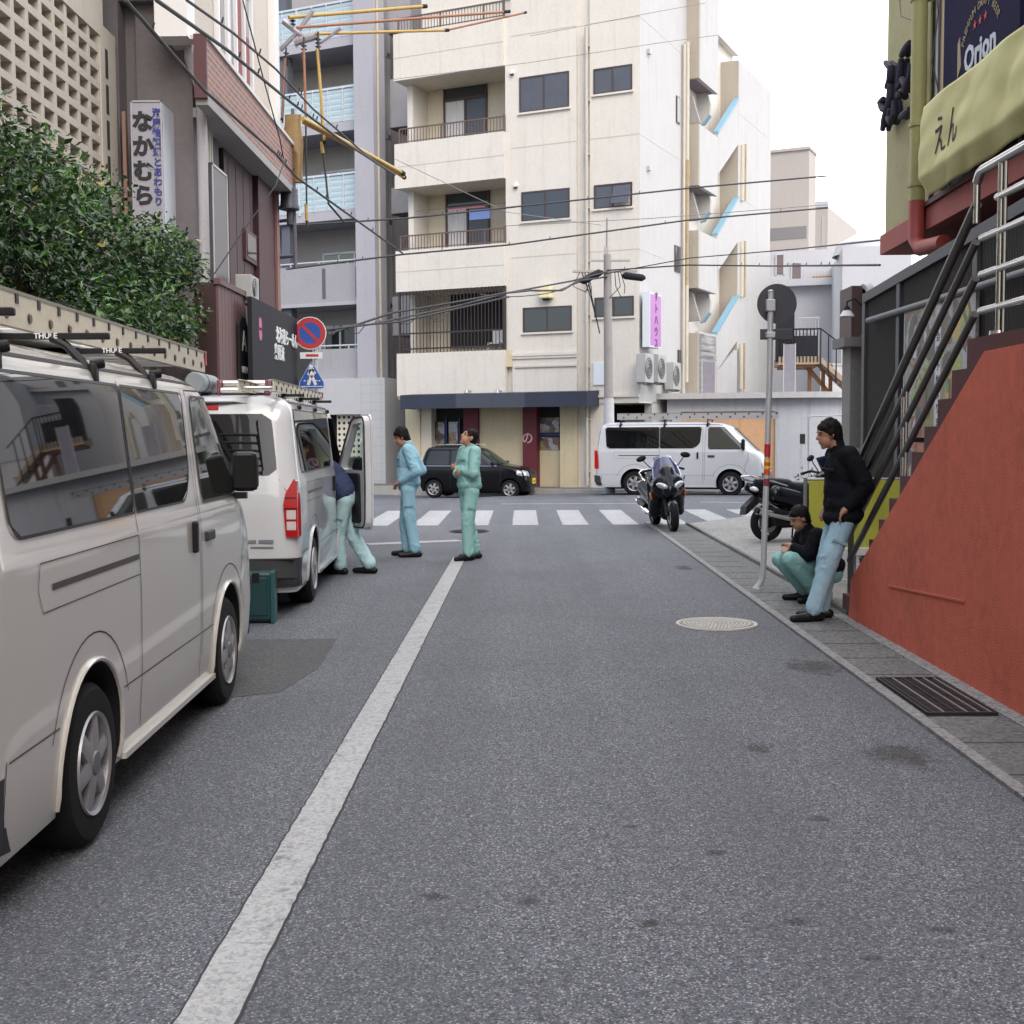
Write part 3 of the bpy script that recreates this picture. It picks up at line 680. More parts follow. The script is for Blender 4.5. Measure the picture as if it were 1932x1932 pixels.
# ================================================================ outdoor stair tower joined to the cream building
A = .42     # how far the stair shell stands proud of the side wall
BLUE = mat('blue_trim', (.17, .32, .42), .6)
SOFF = mat('soffit_dark', (.20, .16, .17), .9, var=.1)  # undersides get a darker tone than the walls
GREYST = mat('stair_grey', (.30, .285, .27), .85, var=.15, vs=2, streak=.2)
st = thing('stair_tower', 'white stair tower with slanting blue trimmed openings right of the cream building', 'building', C.loc, C.rz)
def sy(px, py=300): return C.yz(px, py, A)
yB0 = sy(1318)[0]; yB1 = sy(1354)[0]; yT0 = sy(1393)[0]; yT1 = sy(1454)[0]
zr = lambda px, py: sy(px, py)[1]
TH = .14
mb = MB().use(WHITE)
zroofT = zr(1393, 112)
gz = -.1
# tower body behind the openings, beige on its street front puts shade into the colour
mb.box(-3.4, A + .0, yT0, yT1, -.4, zroofT)
part('tower_wall', mb, None, st)
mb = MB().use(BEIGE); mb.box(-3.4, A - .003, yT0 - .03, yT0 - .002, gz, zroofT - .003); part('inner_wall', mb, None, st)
# landing boxes (balustrades with their soffits)
boxes = [(zr(1318, -40) + 3, zr(1318, 146)), (zr(1318, 232), zr(1318, 349)), (zr(1318, 434), zr(1318, 543))]
zlow = zr(1318, 628)
mb = MB()
for i, (t_, b_) in enumerate(boxes + [(zlow, gz)]):
    mb.use(WHITE); mb.box(A - TH, A, yB0 + TH, yB1, b_, t_)
    mb.use(BEIGE); mb.box(-.02, A, yB0, yB0 + TH, b_, t_)  # beige front on each white box, its shade put into the colour
    if i < 3:
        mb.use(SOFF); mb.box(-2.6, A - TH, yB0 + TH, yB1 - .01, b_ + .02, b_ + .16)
part('landing_box', mb, None, st)
# slanting balustrades between landings and tower, blue coping
def dia(x0, pts, cop):
    mb = MB().use(WHITE); mb.prism(pts, A - TH, A + .002, 'x'); part('slanting_balustrade', mb, None, st)
    mb = MB().use(BLUE)
    a, b_ = cop; dz = b_[1] - a[1]
    mb.prism([(a[0], a[1]), (b_[0], b_[1]), (b_[0], b_[1] + .10), (a[0], a[1] + .10)], A - TH - .03, A + .03, 'x'); part('coping', mb, None, st)
P = lambda px, py: sy(px, py)
def band(ll, lu, rl, ru):
    "band polygon given by px points lower-left, upper-left, lower-right, upper-right"
    dia(0, [P(*ll), P(*lu), P(*ru), P(*rl)], (P(*lu), P(*ru)))
band((1354, 330), (1354, 253), (1393, 272), (1393, 190))
band((1354, 512), (1352, 445), (1393, 455), (1393, 375))
band((1352, 700), (1351, 632), (1393, 640), (1393, 560))
mb = MB().use(WHITE)
mb.prism([P(1330, 628), P(1354, 632), P(1354, 700), P(1395, 655), P(1395, 745), P(1318, 745), P(1318, 625)], A - TH, A, 'x'); part('lower_wall', mb, None, st)
# stair flights seen from below inside
zs = [zr(1335, 250), zr(1335, 440), zr(1335, 630)]
for i, z in enumerate(zs):
    k_ = ((182, 0), (365, 1), (555, 2))[i][0] - 182; q = lambda zx, zy: C.xz(1184 + .2647 * zx, 79 + .2647 * zy + k_, yB0 + .35)
    mb = MB().use(GREYST); mb.prism([q(380, 380), q(460, 380), q(515, 575), q(380, 590)], yB0 + .35, yB0 + .5, 'y')
    q = lambda zx, zy: C.xz(1184 + .2647 * zx, 79 + .2647 * zy + k_, yB1 - .3)
    mb.use(WHITE); mb.prism([q(455, 300), q(545, 300), q(590, 440), q(585, 520), q(520, 600), q(500, 540)], yB1 - .3, yB1 - .15, 'y')
    mb.use(BLUE); mb.prism([q(545, 590), q(530, 590), q(583, 515), q(590, 525)], yB1 - .32, yB1 - .14, 'y')
    mb.use(BEIGE); mb.box(-3.2, -3.0, yB0, yT0 - .05, z - .2, z + 2.6)
    part('stair_flight', mb, None, st)
# round columns with rusty pipes beside the tall openings
for (pt, pb) in ((272, 378), (455, 560), (648, 735)):
    mb = MB().use(PIPEW); y = sy(1400)[0]
    mb.tube([(A + .03, y - .1, zr(1396, pt)), (A + .03, y - .1, zr(1396, pb))], .09, 10)
    mb.use(PIPEY); mb.tube([(A + .03, y + .35, zr(1404, pt)), (A + .03, y + .35, zr(1404, pb))], .05, 8); part('stair_pipe', mb, None, st)
mb = MB().use(JOINT)
for py in (245, 395, 560): mb.box(A, A + .006, yT0 + .3, yT1 - .4, zr(1430, py), zr(1430, py) + .02)
mb.box(A, A + .006, sy(1428)[0], sy(1428)[0] + .03, zr(1428, 735), zr(1428, 215)); part('floor_joint', mb, None, st)
# lattice block screen at the roof of the cream building
x0, x1 = -.1, 0
mb = MB().use(WHITE); ya, yb = C.yz(1297, 30, 0)[0] - 2, C.yz(1356, 30, 0)[0]; z0 = C.yz(1350, 40, 0)[1] - .1
for k in range(26): y = ya + k * .2; mb.box(.0, .1, y, y + .07, z0, z0 + 3.2)
for k in range(16): mb.box(.01, .09, ya, ya + 5.2, z0 + k * .2, z0 + k * .2 + .07)
part('lattice_screen', mb, None, bc)

# ================================================================ garage with flat slab roof
gr = thing('garage', 'low white garage with a flat slab roof and orange shutter behind the parked van', 'garage', (0, 0, 0))
gf = Fr(*PYp(1258, 900, 39.0).xy, 0, -14)
gr.location = gf.loc; gr.rotation_euler = (0, 0, gf.rz)
xE = gf.xz(1490, 800)[0]; zt = gf.xz(1400, 741)[1]; zb_ = gf.xz(1400, 752)[1]
WH2 = mat('garage_white', (.44, .45, .48), .85, var=.08, vs=1.5, streak=.45, bump=.1)
mb = MB().use(WH2); sx0, sx1, sz0, sz1 = gf.rect(1285, 777, 1462, 900)
mb.box(0, sx0, 0, .3, -.3, zb_); mb.box(sx1, xE, 0, .3, -.3, zb_); mb.box(sx0, sx1, 0, .3, sz1, zb_)
mb.box(0, .3, .3, 5, -.3, zb_)
# rounded corner at the right end
rc = 2.4; n = 14; pts = []
for k in range(n + 1): a = math.pi / 2 * k / n; pts.append((xE + rc * math.sin(a), rc - rc * math.cos(a)))
mb.grid(lambda u, v: (xE + rc * math.sin(u * math.pi / 2), rc - rc * math.cos(u * math.pi / 2), -.3 + v * (zb_ + .3)), 14, 1)
mb.box(xE + rc - .3, xE + rc, rc, 6, -.3, zb_)
part('wall', mb, None, gr)
mb = MB().use(WHITE); po = [(-.35, -.35)] + [(xE + (rc + .35) * math.sin(math.pi / 2 * k / n), rc - (rc + .35) * math.cos(math.pi / 2 * k / n)) for k in range(n + 1)] + [(xE + rc + .35, 6), (-.35, 6)]
mb.prism(po, zb_, zt, 'z'); part('roof_slab', mb, None, gr)
mb = MB().use(mat('shutter_orange', (.60, .36, .20), .6, var=.08, vs=1.2, streak=.12)); mb.box(sx0, sx1, .12, .2, -.3, sz1)
mb.use(mat('shutter_rib', (.52, .31, .17), .6))
k = sx0 + .9
while k < sx1: mb.box(k, k + .03, .105, .12, -.3, sz1); k += .9
part('shutter', mb, None, gr)
mb = MB().use(DARKIN); x, z = gf.xz(1514, 828); mb.box(x - .08, x + .08, .02, .1, z - .15, z + .15)
part('wall_slot', mb, None, gr)
# kept things on the garage roof
for i, (px, w_, h_) in enumerate(((1337, .38, 1.0), (1489, .32, 1.5))):
    x, z = gf.xz(px, 737, .6); t = thing('roof_panel', ('upright dark grey louvred panel on the garage roof left of the stair opening', 'upright lilac grey sign panel on the garage roof beneath the steel stair')[i], 'panel', gf.m @ Vector((x, .6, zt)), gf.rz)
    mb = MB().use(mat('panel_grey', (.24, .23, .27), .7, var=.2, vs=5)); mb.box(-w_ / 2, w_ / 2, 0, .08, 0, h_); part('board', mb, None, t)
    mb = MB().use(mat('panel_edge', (.42, .41, .42), .6)); mb.box(-w_ / 2 - .03, -w_ / 2, -.01, .1, 0, h_ + .02); mb.box(w_ / 2, w_ / 2 + .03, -.01, .1, 0, h_ + .02); part('frame', mb, None, t)
# ================================================================ grey apartment building at the left
GC = mat('grey_concrete', (.31, .31, .33), .85, var=.08, vs=1.2, streak=.22, bump=.15, bs=20)
GCL = mat('grey_concrete_light', (.37, .37, .41), .85, var=.06, vs=1.2, streak=.12)
GW = mat('grey_inner_wall', (.40, .385, .39), .85, var=.06, vs=2, streak=.2)
RAILG = mat('balcony_glass', (.44, .58, .64), .25, spec=.5, var=.08, vs=3)
ALU = mat('aluminium', (.66, .67, .69), .4, .5)
TILE = mat('white_tile', (.44, .445, .46), .45, var=.05, vs=3, streak=.12)
D = Fr(0, 0, 0, 0)
oo = C.m @ Vector((xL - 1.15, 1.5, 0)); D = Fr(oo.x, oo.y, 0, -25)
gb = thing('apartment_building', 'grey concrete apartment building with pale blue glass balconies above the white tiled ground floor', 'building', D.loc, D.rz)
dx = lambda px, py=500, y=0: D.xz(px, py, y)[0]
dz = lambda px, py, y=0: D.xz(px, py, y)[1]
xc0, xc1 = dx(682), dx(718); xl = dx(470) - 3
# column
mb = MB().use(GCL); mb.box(xc0, xc1, -.35, .4, dz(700, 720, -.35), 24); part('column', mb, None, gb)
# storeys: slab + balcony front. measured px at x=600: top rail / parapet bottom
px = 640
levels = [(5, 84), (167, 244), (330, 410), (498, 572), (658, 716)]
REC2 = 1.9
slabs = []
mb = MB()
for i, (t_, b_) in enumerate(levels):
    zt_, zb2 = dz(px, t_), dz(px, b_ + 4)
    if i < 3:
        zs_ = zb2 + .34; mb.use(GCL); mb.box(xl, xc0, .0, .12, zb2, zs_); slabs.append((zb2, zt_, zs_, True))
    else:
        mb.use(GC); mb.box(xl, xc0, .0, .14, zb2, zt_); mb.use(GCL); mb.box(xl, xc0, -.05, .18, zb2, zb2 + .12); slabs.append((zb2, zt_, zt_, False))
        mb.use(mat('slot_dark', (.10, .10, .11), .9))
        for p in (607, 612) if i == 3 else (): pass
        for p in (612, 707 - 12, 733 - 12 - 46) if i == 3 else (712 - 32, 676):
            x = dx(p, 600); mb.box(x - .07, x + .07, -.01, .0, zb2 + .25, zt_ - .12)
    mb.use(GC); mb.box(xl, xc0, .12, REC2, zb2 + .02, zb2 + .2)
part('balcony', mb, None, gb)
for i, (zb2, zt_, zs_, gl) in enumerate(slabs):
    if not gl:
        mb = MB().use(ALU); mb.tube([(xl, .05, zt_ + .12), (xc0, .05, zt_ + .12)], .03, 8)
        x = xl
        while x < xc0: mb.box(x - .02, x + .02, .03, .07, zt_, zt_ + .12); x += 1.2
        part('hand_rail', mb, None, gb); continue
    mb = MB().use(RAILG); mb.box(xl, xc0 - .05, .04, .06, zs_, zt_)
    mb.use(mat('balcony_slat', (.58, .70, .76), .35))
    n = 6
    for k in range(n): z = zs_ + (zt_ - zs_) * (k + .25) / n; mb.add([(xl, .03, z), (xc0 - .05, .03, z), (xc0 - .05, -.005, z + .09), (xl, -.005, z + .09)], [(0, 1, 2, 3)])
    part('glass_panel', mb, None, gb)
    mb = MB().use(ALU); mb.box(xl, xc0, -.02, .1, zt_, zt_ + .07); mb.box(xl, xc0, .0, .08, zs_ - .02, zs_ + .03); x = xc0 - .05; k = 0
    while x > xl: q = .035 if k % 4 == 0 else .014; mb.box(x - q, x + q, -.04, .02, zs_ - (.1 if k % 4 == 0 else .0), zt_ + .05); x -= .62; k += 1
    part('hand_rail', mb, None, gb)
# inner walls with windows, ceilings
for i in range(len(slabs)):
    zb2 = slabs[i][0]; ztop = slabs[i - 1][0] if i else zb2 + 3.5
    mb = MB().use(GW); mb.box(xl, xc0, REC2, REC2 + .2, zb2 + .2, ztop + .02); mb.use(GC); mb.box(xc0 - .3, xc0, .3, REC2, zb2 + .2, ztop)
    part('inner_wall', mb, None, gb)
    z1w = zb2 + 2.15
    xw1 = xc0 - .95; xw0 = xw1 - 1.9
    mb = MB().use(ALU); y = REC2
    for a, b_, c_, d_ in ((xw0, xw0 + .06, zb2 + .25, z1w), (xw1 - .06, xw1, zb2 + .25, z1w), (xw0, xw1, z1w - .07, z1w), (xw0 + .68, xw0 + .76, zb2 + .25, z1w), (xw0 + 1.36, xw0 + 1.42, zb2 + .25, z1w)): mb.box(a, b_, y - .07, y, c_, d_)
    w_ = part('window', mb, None, gb); mb = MB().use(GLASS if i != 3 else mat('green_blind', (.36, .42, .34), .7)); mb.box(xw0 + .06, xw1 - .06, y - .03, y - .01, zb2 + .25, z1w - .07); part('pane', mb, None, w_)
    mb = MB().use(mat('column_dark', (.10, .11, .14), .6)); x = dx(575, 600, .2); mb.box(x - .9, x - .55, .15, .5, zb2 + .2, ztop); part('dark_post', mb, None, gb)
# ground floor with tile and breeze blocks, and roof mass
zg = dz(640, 716)
mb = MB().use(TILE)
l, r_ = dx(640, 850, -.4), xc1 + .35
yw = -.4
mb.box(dx(682, 850, yw), r_, yw, .3, -.3, zg); mb.box(dx(560, 850, yw), dx(682, 850, yw), yw, .3, dz(640, 782, yw), zg); mb.box(r_ - .25, r_, .3, 8, -.3, zg)
part('tiled_wall', mb, None, gb)
mb = MB().use(mat('tile_joint', (.36, .37, .38), .8)); z = -.3
while z < zg: mb.box(dx(682, 850, yw), r_, yw - .003, yw, z, z + .015); z += .3
x = dx(682, 850, yw)
while x < r_: mb.box(x, x + .015, yw - .003, yw, -.3, zg); x += .4
part('tile_joints', mb, None, gb)
mb = MB().use(mat('breeze_cream', (.60, .55, .46), .85)); x0, x1, z0, z1 = D.rect(634, 783, 681, 905, -.15)
mb.box(x0, x1, -.1, .0, -.3, z1)
part('breeze_wall', mb, None, gb)
mb = MB().use(DARKIN); x = x0 + .1
while x < x1 - .05:
    z = .2
    while z < z1 - .05: mb.lathe([(.001, -.104), (.055, -.104), (.055, -.1)], 8, (x, 0, z), 'y'); z += .2
    x += .2
part('breeze_hole', mb, None, gb)
mb = MB().use(DARKIN); mb.box(dx(470, 850), x0, .5, .6, -.3, zg); part('garage_opening', mb, None, gb)
mb = MB().use(GC); mb.box(xl, xc1 + .9, 2.3, 12, -.3, 26); mb.box(xl, xl + .2, .2, 3, -.3, 26); part('rear_mass', mb, None, gb)
# side balcony boxes right of the column (towards the cream building)
for (t_, b_) in ((150, 258), (355, 420), (-60, 80), (560, 650)):
    mb = MB(); mb.use(GC); z1_, z0_ = dz(735, t_, .6), dz(735, b_, .6); mb.box(xc1 + .1, xc1 + .95, .6, .7, z0_ + .3, z1_)
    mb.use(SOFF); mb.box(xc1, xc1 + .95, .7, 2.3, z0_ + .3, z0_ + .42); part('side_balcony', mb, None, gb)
mb = MB().use(PIPEW); mb.tube([(xc1 + .04, -.1, 24), (xc1 + .04, -.1, zg)], .045, 8); part('down_pipe', mb, None, gb)

# ================================================================ background right
FAR = mat('far_beige', (.40, .365, .34), .9, var=.04, vs=.5, streak=.1)
FARW = mat('far_white', (.46, .47, .50), .9, var=.03, vs=.5, streak=.08)
def far_block(px0, py0, px1, dist, label, m, rz=-25, depth=9, cat='building', extra=None, zbot=-.3):
    f = Fr(*PYp(px1, py0, dist).xy, 0, rz); t = thing('building', label, cat, f.loc, f.rz)
    xa = f.xz(px0, py0)[0]; zt = f.xz(px1, py0)[1]
    mb = MB().use(m); mb.box(xa, 0, 0, depth, zbot, zt); part('wall', mb, None, t)
    if extra: extra(t, f, xa, zt)
    return t, f, xa, zt
def ex1(t, f, xa, zt):
    mb = MB().use(FAR); mb.box(xa - .1, .05, -.1, 1.6, zt - .02, zt + .12); part('parapet', mb, None, t)
    mb = MB().use(mat('far_slit', (.2, .19, .19), .8)); mb.box(xa + .4, xa + 2.2, -.02, .05, f.xz(1470, 430)[1] - .6, f.xz(1470, 430)[1]); part('window', mb, None, t)
far_block(1440, 281, 1527, 62, 'plain beige block rising behind the white stair tower', FAR, extra=ex1, depth=1.6)
def ex2(t, f, xa, zt):
    mb = MB().use(mat('far_rib', (.42, .39, .37), .8)); x = xa + .4
    while x < 0: mb.box(x, x + .25, -.05, 0, 0, zt - .8); x += .95
    part('window_strip', mb, None, t)
    mb = MB().use(FARW); mb.box(xa, 0, -.1, .3, zt, zt + .5); part('parapet', mb, None, t)
    mb = MB().use(STEEL_W); mb.tube([(xa / 2, .3, zt), (xa / 2, .3, zt + 2)], .05, 6); part('aerial', mb, None, t)
far_block(1522, 390, 1562, 110, 'tall ribbed pale tower block farthest down the street', FAR, extra=ex2, depth=14)
far_block(1548, 425, 1580, 125, 'lower pale block half hidden by the ribbed tower', FARW, depth=14, extra=lambda t, f, xa, zt: part('parapet', MB().use(FAR).box(xa, 0, -.1, .3, zt, zt + .4), None, t))
def ex3(t, f, xa, zt):
    for (l, tt, r_, b_) in ((1466, 484, 1478, 516), (1495, 500, 1511, 525)):
        x0, x1, z0, z1 = f.rect(l, tt, r_, b_); mb = MB().use(mat('shutter_brown', (.16, .12, .13), .7)); mb.box(x0, x1, -.05, 0, z0, z1); q = part('shutter', mb, None, t)
        mb = MB().use(FARW); mb.box(x0 - .06, x0, -.07, 0, z0 - .05, z1 + .05); mb.box(x1, x1 + .06, -.07, 0, z0 - .05, z1 + .05); mb.box(x0 - .06, x1 + .06, -.07, 0, z1 + .05, z1 + .1); part('frame', mb, None, q)
    mb = MB().use(FARW); x0, x1, z0, z1 = f.rect(1452, 533, 1590, 538); mb.box(x0, x1, -.5, 0, z0, z1 + .05); mb.use(mat('rust_edge', (.35, .16, .07), .8)); mb.box(x1 - 1.2, x1 - .3, -.45, -.3, z1 + .05, z1 + .12); part('ledge', mb, None, t)
    mb = MB().use(mat('far_rail', (.5, .5, .5), .6)); x0, x1, z0, z1 = f.rect(1520, 505, 1570, 533, -.45)
    x = x0
    while x < x1: mb.box(x - .01, x + .01, -.45, -.43, z0, z1); x += .13
    mb.box(x0, x1, -.46, -.42, z1, z1 + .03); part('railing', mb, None, t)
far_block(1440, 468, 1600, 52, 'white house with brown window shutters between stair tower and dark screen', FARW, rz=-18, extra=ex3)
far_block(1590, 462, 1720, 46, 'tall white house wall directly left of the green sign wall', FARW, rz=-10, depth=6, extra=lambda t, f, xa, zt: part('roof_tank', MB().use(FARW).lathe([(.001, zt + .75), (.7, zt + .68), (1.3, zt + .35), (1.45, zt - .1)], 20, (xa + 1.2, 2, 0)), None, t))
# small lower wall, curved grey wall and steel stair with rusty landing
mb = MB().use(mat('annex_wall', (.52, .52, .53), .85, var=.1, vs=1, streak=.3)); 
an = Fr(*PYp(1600, 735, 43.5).xy, 0, -14); t = thing('building', 'plain pale grey wall standing behind the rusty steel stair', 'wall', an.loc, an.rz)
x0, x1, z0, z1 = an.rect(1548, 690, 1645, 905); mb.box(x0, x1, 0, .3, -.3, z1); part('wall', mb, None, t); part('coping', MB().use(FARW).box(x0, x1, -.04, .34, z1, z1 + .07), None, t)
RUST = mat('rusty_steel', (.19, .09, .045), .85, var=.5, vs=3, dirt=.6)
RUSTP = mat('flaking_cream', (.36, .28, .20), .8, var=.3, vs=3, dirt=.7)
BLK = mat('black_paint', (.014, .015, .02), .7, spec=.25)
sf = Fr(*PYp(1480, 700, 41.0).xy, 0, -8)
sc_ = thing('steel_stair', 'rusty steel outdoor stair with black railings right of the round sign', 'stair', sf.loc, sf.rz)
def sxz(px, py, y=0): return sf.xz(px, py, y)
mb = MB().use(RUSTP); lx0 = sxz(1468, 670)[0]; lx1, zl = sxz(1548, 680); 
mb.box(lx0, lx1, 0, 2.2, zl - .12, zl + .14); e, ze = sxz(1606, 724)
mb.prism([(lx1, zl + .14), (lx1, zl - .14), (e, ze - .3), (e, ze - .02)], 0, .12, 'y'); mb.prism([(lx1, zl + .14), (lx1, zl - .14), (e, ze - .3), (e, ze - .02)], 1.1, 1.2, 'y')
part('landing', mb, None, sc_)
mb = MB().use(RUST); mb.box(lx0 + .1, lx1 - .1, .1, 2.1, zl - .2, zl - .12)
for p in (1530, 1556, 1570): x = sxz(p, 735)[0]; mb.box(x - .06, x + .06, .5, .62, .0, zl - .1)
mb.prism([(sxz(1520, 690)[0], zl - .2), (sxz(1532, 690)[0], zl - .2), (sxz(1575, 735)[0], zl - 1.1), (sxz(1566, 735)[0], zl - 1.1)], .5, .6, 'y')
n = 5
for k in range(n): u = (k + .5) / n; x = lx1 + (e - lx1) * u; z = zl + (ze - zl) * u; mb.box(x - .14, x + .14, .12, 1.1, z - .06, z - .02)
part('frame', mb, None, sc_)
mb = MB().use(BLK); x = lx0; zr0 = sxz(1540, 622)[1]; 
while x < lx1: mb.box(x - .018, x + .018, -.04, -.01, zl - .05, zr0); x += .115
mb.box(lx0, lx1, -.05, 0, zr0, zr0 + .05)
hr = zr0 - zl; k = 0; x = lx1
while x < e + .01: u = (x - lx1) / (e - lx1); z = zl + (ze - zl) * u; mb.box(x - .02, x + .02, -.04, -.01, z - .35, z + hr); x += .25
mb.prism([(lx1, zr0 - .0), (lx1, zr0 + .05), (e, ze + hr + .05), (e, ze + hr)], -.045, -.005, 'y'); mb.prism([(lx1, zl - .12), (lx1, zl - .08), (e, ze - .22), (e, ze - .26)], -.045, -.005, 'y')
mb.use(BLK); mb.box(lx0, lx1, 1.2, 1.24, zl, zr0 - .1); mb.box(sxz(1466, 600)[0], sxz(1500, 600)[0], .2, .8, zl, sxz(1480, 575)[1])  # added black backing sheet, deepens the dark behind the bars
part('railing', mb, None, sc_)
mb = MB().use(mat('grey_rail', (.34, .34, .36), .6)); x0, x1, z0, z1 = sf.rect(1506, 601, 1546, 650, 3.0); x = x0
while x <= x1 + .01: mb.box(x - .012, x + .012, 3, 3.03, z0 - .8, z1); x += .1
mb.box(x0, x1, 2.99, 3.04, z1, z1 + .05); mb.box(x0, x1, 2.99, 3.04, z1 - .5, z1 - .46); part('rear_railing', mb, None, sc_)
# far pavement along the buildings
mb = MB()
for (f, a0_, a1_) in ((C, -16, 2.5), (C, 2.5, 14)):
    mb.M = f.m; mb.use(GUT); mb.box(a0_, a1_, -1.25, .6, -.35, -.07); mb.M = Matrix.Identity(4)
mb.M = gf.m; mb.use(GUT); mb.box(-1.5, 9, -1.0, 0, -.4, -.05); mb.M = Matrix.Identity(4)
struct('pavement', mb)
mb = MB().use(mat('kerb_concrete', (.33, .32, .30), .85, var=.2, vs=3, dirt=.5)); mb.M = C.m; mb.box(-16, 2.8, -1.38, -1.25, -.36, -.06); struct('far_kerb', mb)
# right hand edge of the street: closing blocks so that no bare horizon shows between buildings
far_block(1640, 600, 1900, 75, 'pale block down the side street behind the dark screen', FARW, rz=0, depth=8)
# left background beyond the alley buildings
# ================================================================ left side of the alley
LCREAM = mat('lattice_cream', (.50, .45, .385), .85, var=.08, vs=2, streak=.2, bump=.2, bs=30)
LGREY = mat('left_concrete', (.15, .138, .145), .88, var=.12, vs=1.3, streak=.3, bump=.15, bs=20)
# --- breeze block building
X1 = -5.0
lb = thing('building', 'cream building with a wall sized breeze block screen above the leafy tree', 'building', (X1, 0, 0))
ye = PXp(216, 120, X1).y; ztop = PXp(216, 72, X1).z
mb = MB().use(LCREAM)
pz, py_ = .212, .36; z0l = 2.6; y0l = 3.5; hz = .13; hy = .275
y192 = PXp(192, 50, X1).y; z50 = PXp(192, 48, X1).z; y1l = ye - .55; zs_top = 6.34
# horizontal courses and vertical ribs make the open grid
ny = int((y1l - y0l) / py_); nz_ = int((zs_top - z0l) / pz)
ystart = y1l - ny * py_
for k in range(nz_ + 8):
    z = zs_top - (k + 1) * pz
    if z < z0l: break
    mb.box(-.14, 0, ystart, y1l, z, z + pz - hz)
zlo = z
for j in range(ny + 1):
    y = ystart + j * py_; mb.box(-.139, -.001, y - (py_ - hy) / 2, y + (py_ - hy) / 2, zlo, zs_top)
part('breeze_screen', mb, None, lb)
mb = MB().use(LCREAM); mb.prism([(ye, 0), (ye, ztop), (y192, z50), (y192, 12), (0, 12), (0, zs_top), (y1l, zs_top), (y1l, 0)], -.45, .015, 'x'); mb.box(-.6, .0, 0, y1l, 0, zlo + .05); part('frame_wall', mb, None, lb)
mb = MB().use(mat('slot_black', (.03, .025, .025), .9))
for k in range(5): z = ztop - .25 - k * .42; mb.box(.012, .02, y1l + .16, y1l + .25, z - .34, z)
part('screen_slot', mb, None, lb)
mb = MB().use(mat('room_shade', (.06, .045, .042), .95)); mb.box(-1.0, -.9, 0, ye, 0, 12); mb.box(-1, -.15, ye - .25, ye - .1, 0, ztop); part('rear_wall', mb, None, lb)  # dark brown back puts the shade of the deep holes into the colour
# window hoods above the screen
mb = MB().use(LCREAM)
for yy in (ye - 2.2, ye - 1.3): mb.box(.0, .3, yy, yy + .12, ztop + .9, ztop + 2.6)
part('window_fin', mb, None, lb)
# --- grey building with brick balcony
X2 = -4.14
g2 = thing('building', 'grey concrete building with a tiled brick balcony band over the maroon shop front', 'building', (0, 0, 0))
ya = 15.9; yEnd = 21.2
mb = MB().use(LGREY)
mb.box(-9, X2 - .1, ya, ya + .3, 0, 13)                                # wall facing down the alley
mb.box(X2 - .7, X2, ya - .1, ya + 1.2, 0, 12)                        # corner pier
mb.box(-9, X2 - .1, ya - .25, ya, 7.0, 7.4)
mb.box(-5.4, -5.0, ya - .3, ya, 3, 7.9)
mb.box(-9, X2 - .5, ya + .3, 21.5, 0, 13)
part('concrete_wall', mb, None, g2)
BRICK = bpy.data.materials.new('brick_tile'); BRICK.use_nodes = True
_n = BRICK.node_tree; _b = _n.nodes['Principled BSDF']; _t = _n.nodes.new('ShaderNodeTexCoord'); _m = _n.nodes.new('ShaderNodeMapping'); _m.inputs['Rotation'].default_value = (R(90), 0, R(90))
_k = _n.nodes.new('ShaderNodeTexBrick'); _k.inputs['Color1'].default_value = (.30, .13, .10, 1); _k.inputs['Color2'].default_value = (.20, .10, .085, 1); _k.inputs['Mortar'].default_value = (.34, .28, .25, 1)
_k.inputs['Scale'].default_value = 1; _k.inputs['Brick Width'].default_value = .24; _k.inputs['Row Height'].default_value = .075; _k.inputs['Mortar Size'].default_value = .009
_sx = _n.nodes.new('ShaderNodeSeparateXYZ'); _cx = _n.nodes.new('ShaderNodeCombineXYZ'); _n.links.new(_t.outputs['Object'], _sx.inputs[0]); _n.links.new(_sx.outputs['Y'], _cx.inputs['X']); _n.links.new(_sx.outputs['Z'], _cx.inputs['Y'])
_n.links.new(_cx.outputs[0], _k.inputs['Vector']); _n.links.new(_k.outputs['Color'], _b.inputs['Base Color']); _b.inputs['Roughness'].default_value = .7
XB = -3.8
yb0 = PXp(390, 100, XB).y; yb1 = PXp(554, 300, XB).y; zbt = PXp(390, 66, XB).z; zbb = PXp(390, 176, XB).z
MDK = mat('maroon_edge', (.085, .03, .035), .6)
mb = MB().use(BRICK); mb.box(XB - .15, XB, yb0 + .01, yb1, zbb, zbt - .05)
mb.use(MDK); mb.box(XB - .15, XB + .003, yb0 - .04, yb0 + .01, zbb - .05, zbt); mb.use(mat('coping_white', (.6, .58, .55), .7)); mb.box(XB - .2, XB + .03, yb0, yb1 + .03, zbt - .05, zbt)
part('brick_band', mb, None, g2)
mb = MB().use(mat('left_soffit', (.34, .33, .32), .8, var=.1, vs=2)); mb.box(XB - .15, XB - .001, yb0 + .02, ya - .1, zbb - .12, zbb); mb.box(X2 - .1, XB - .001, ya - .099, yb1, zbb - .12, zbb - .0); part('soffit', mb, None, g2)
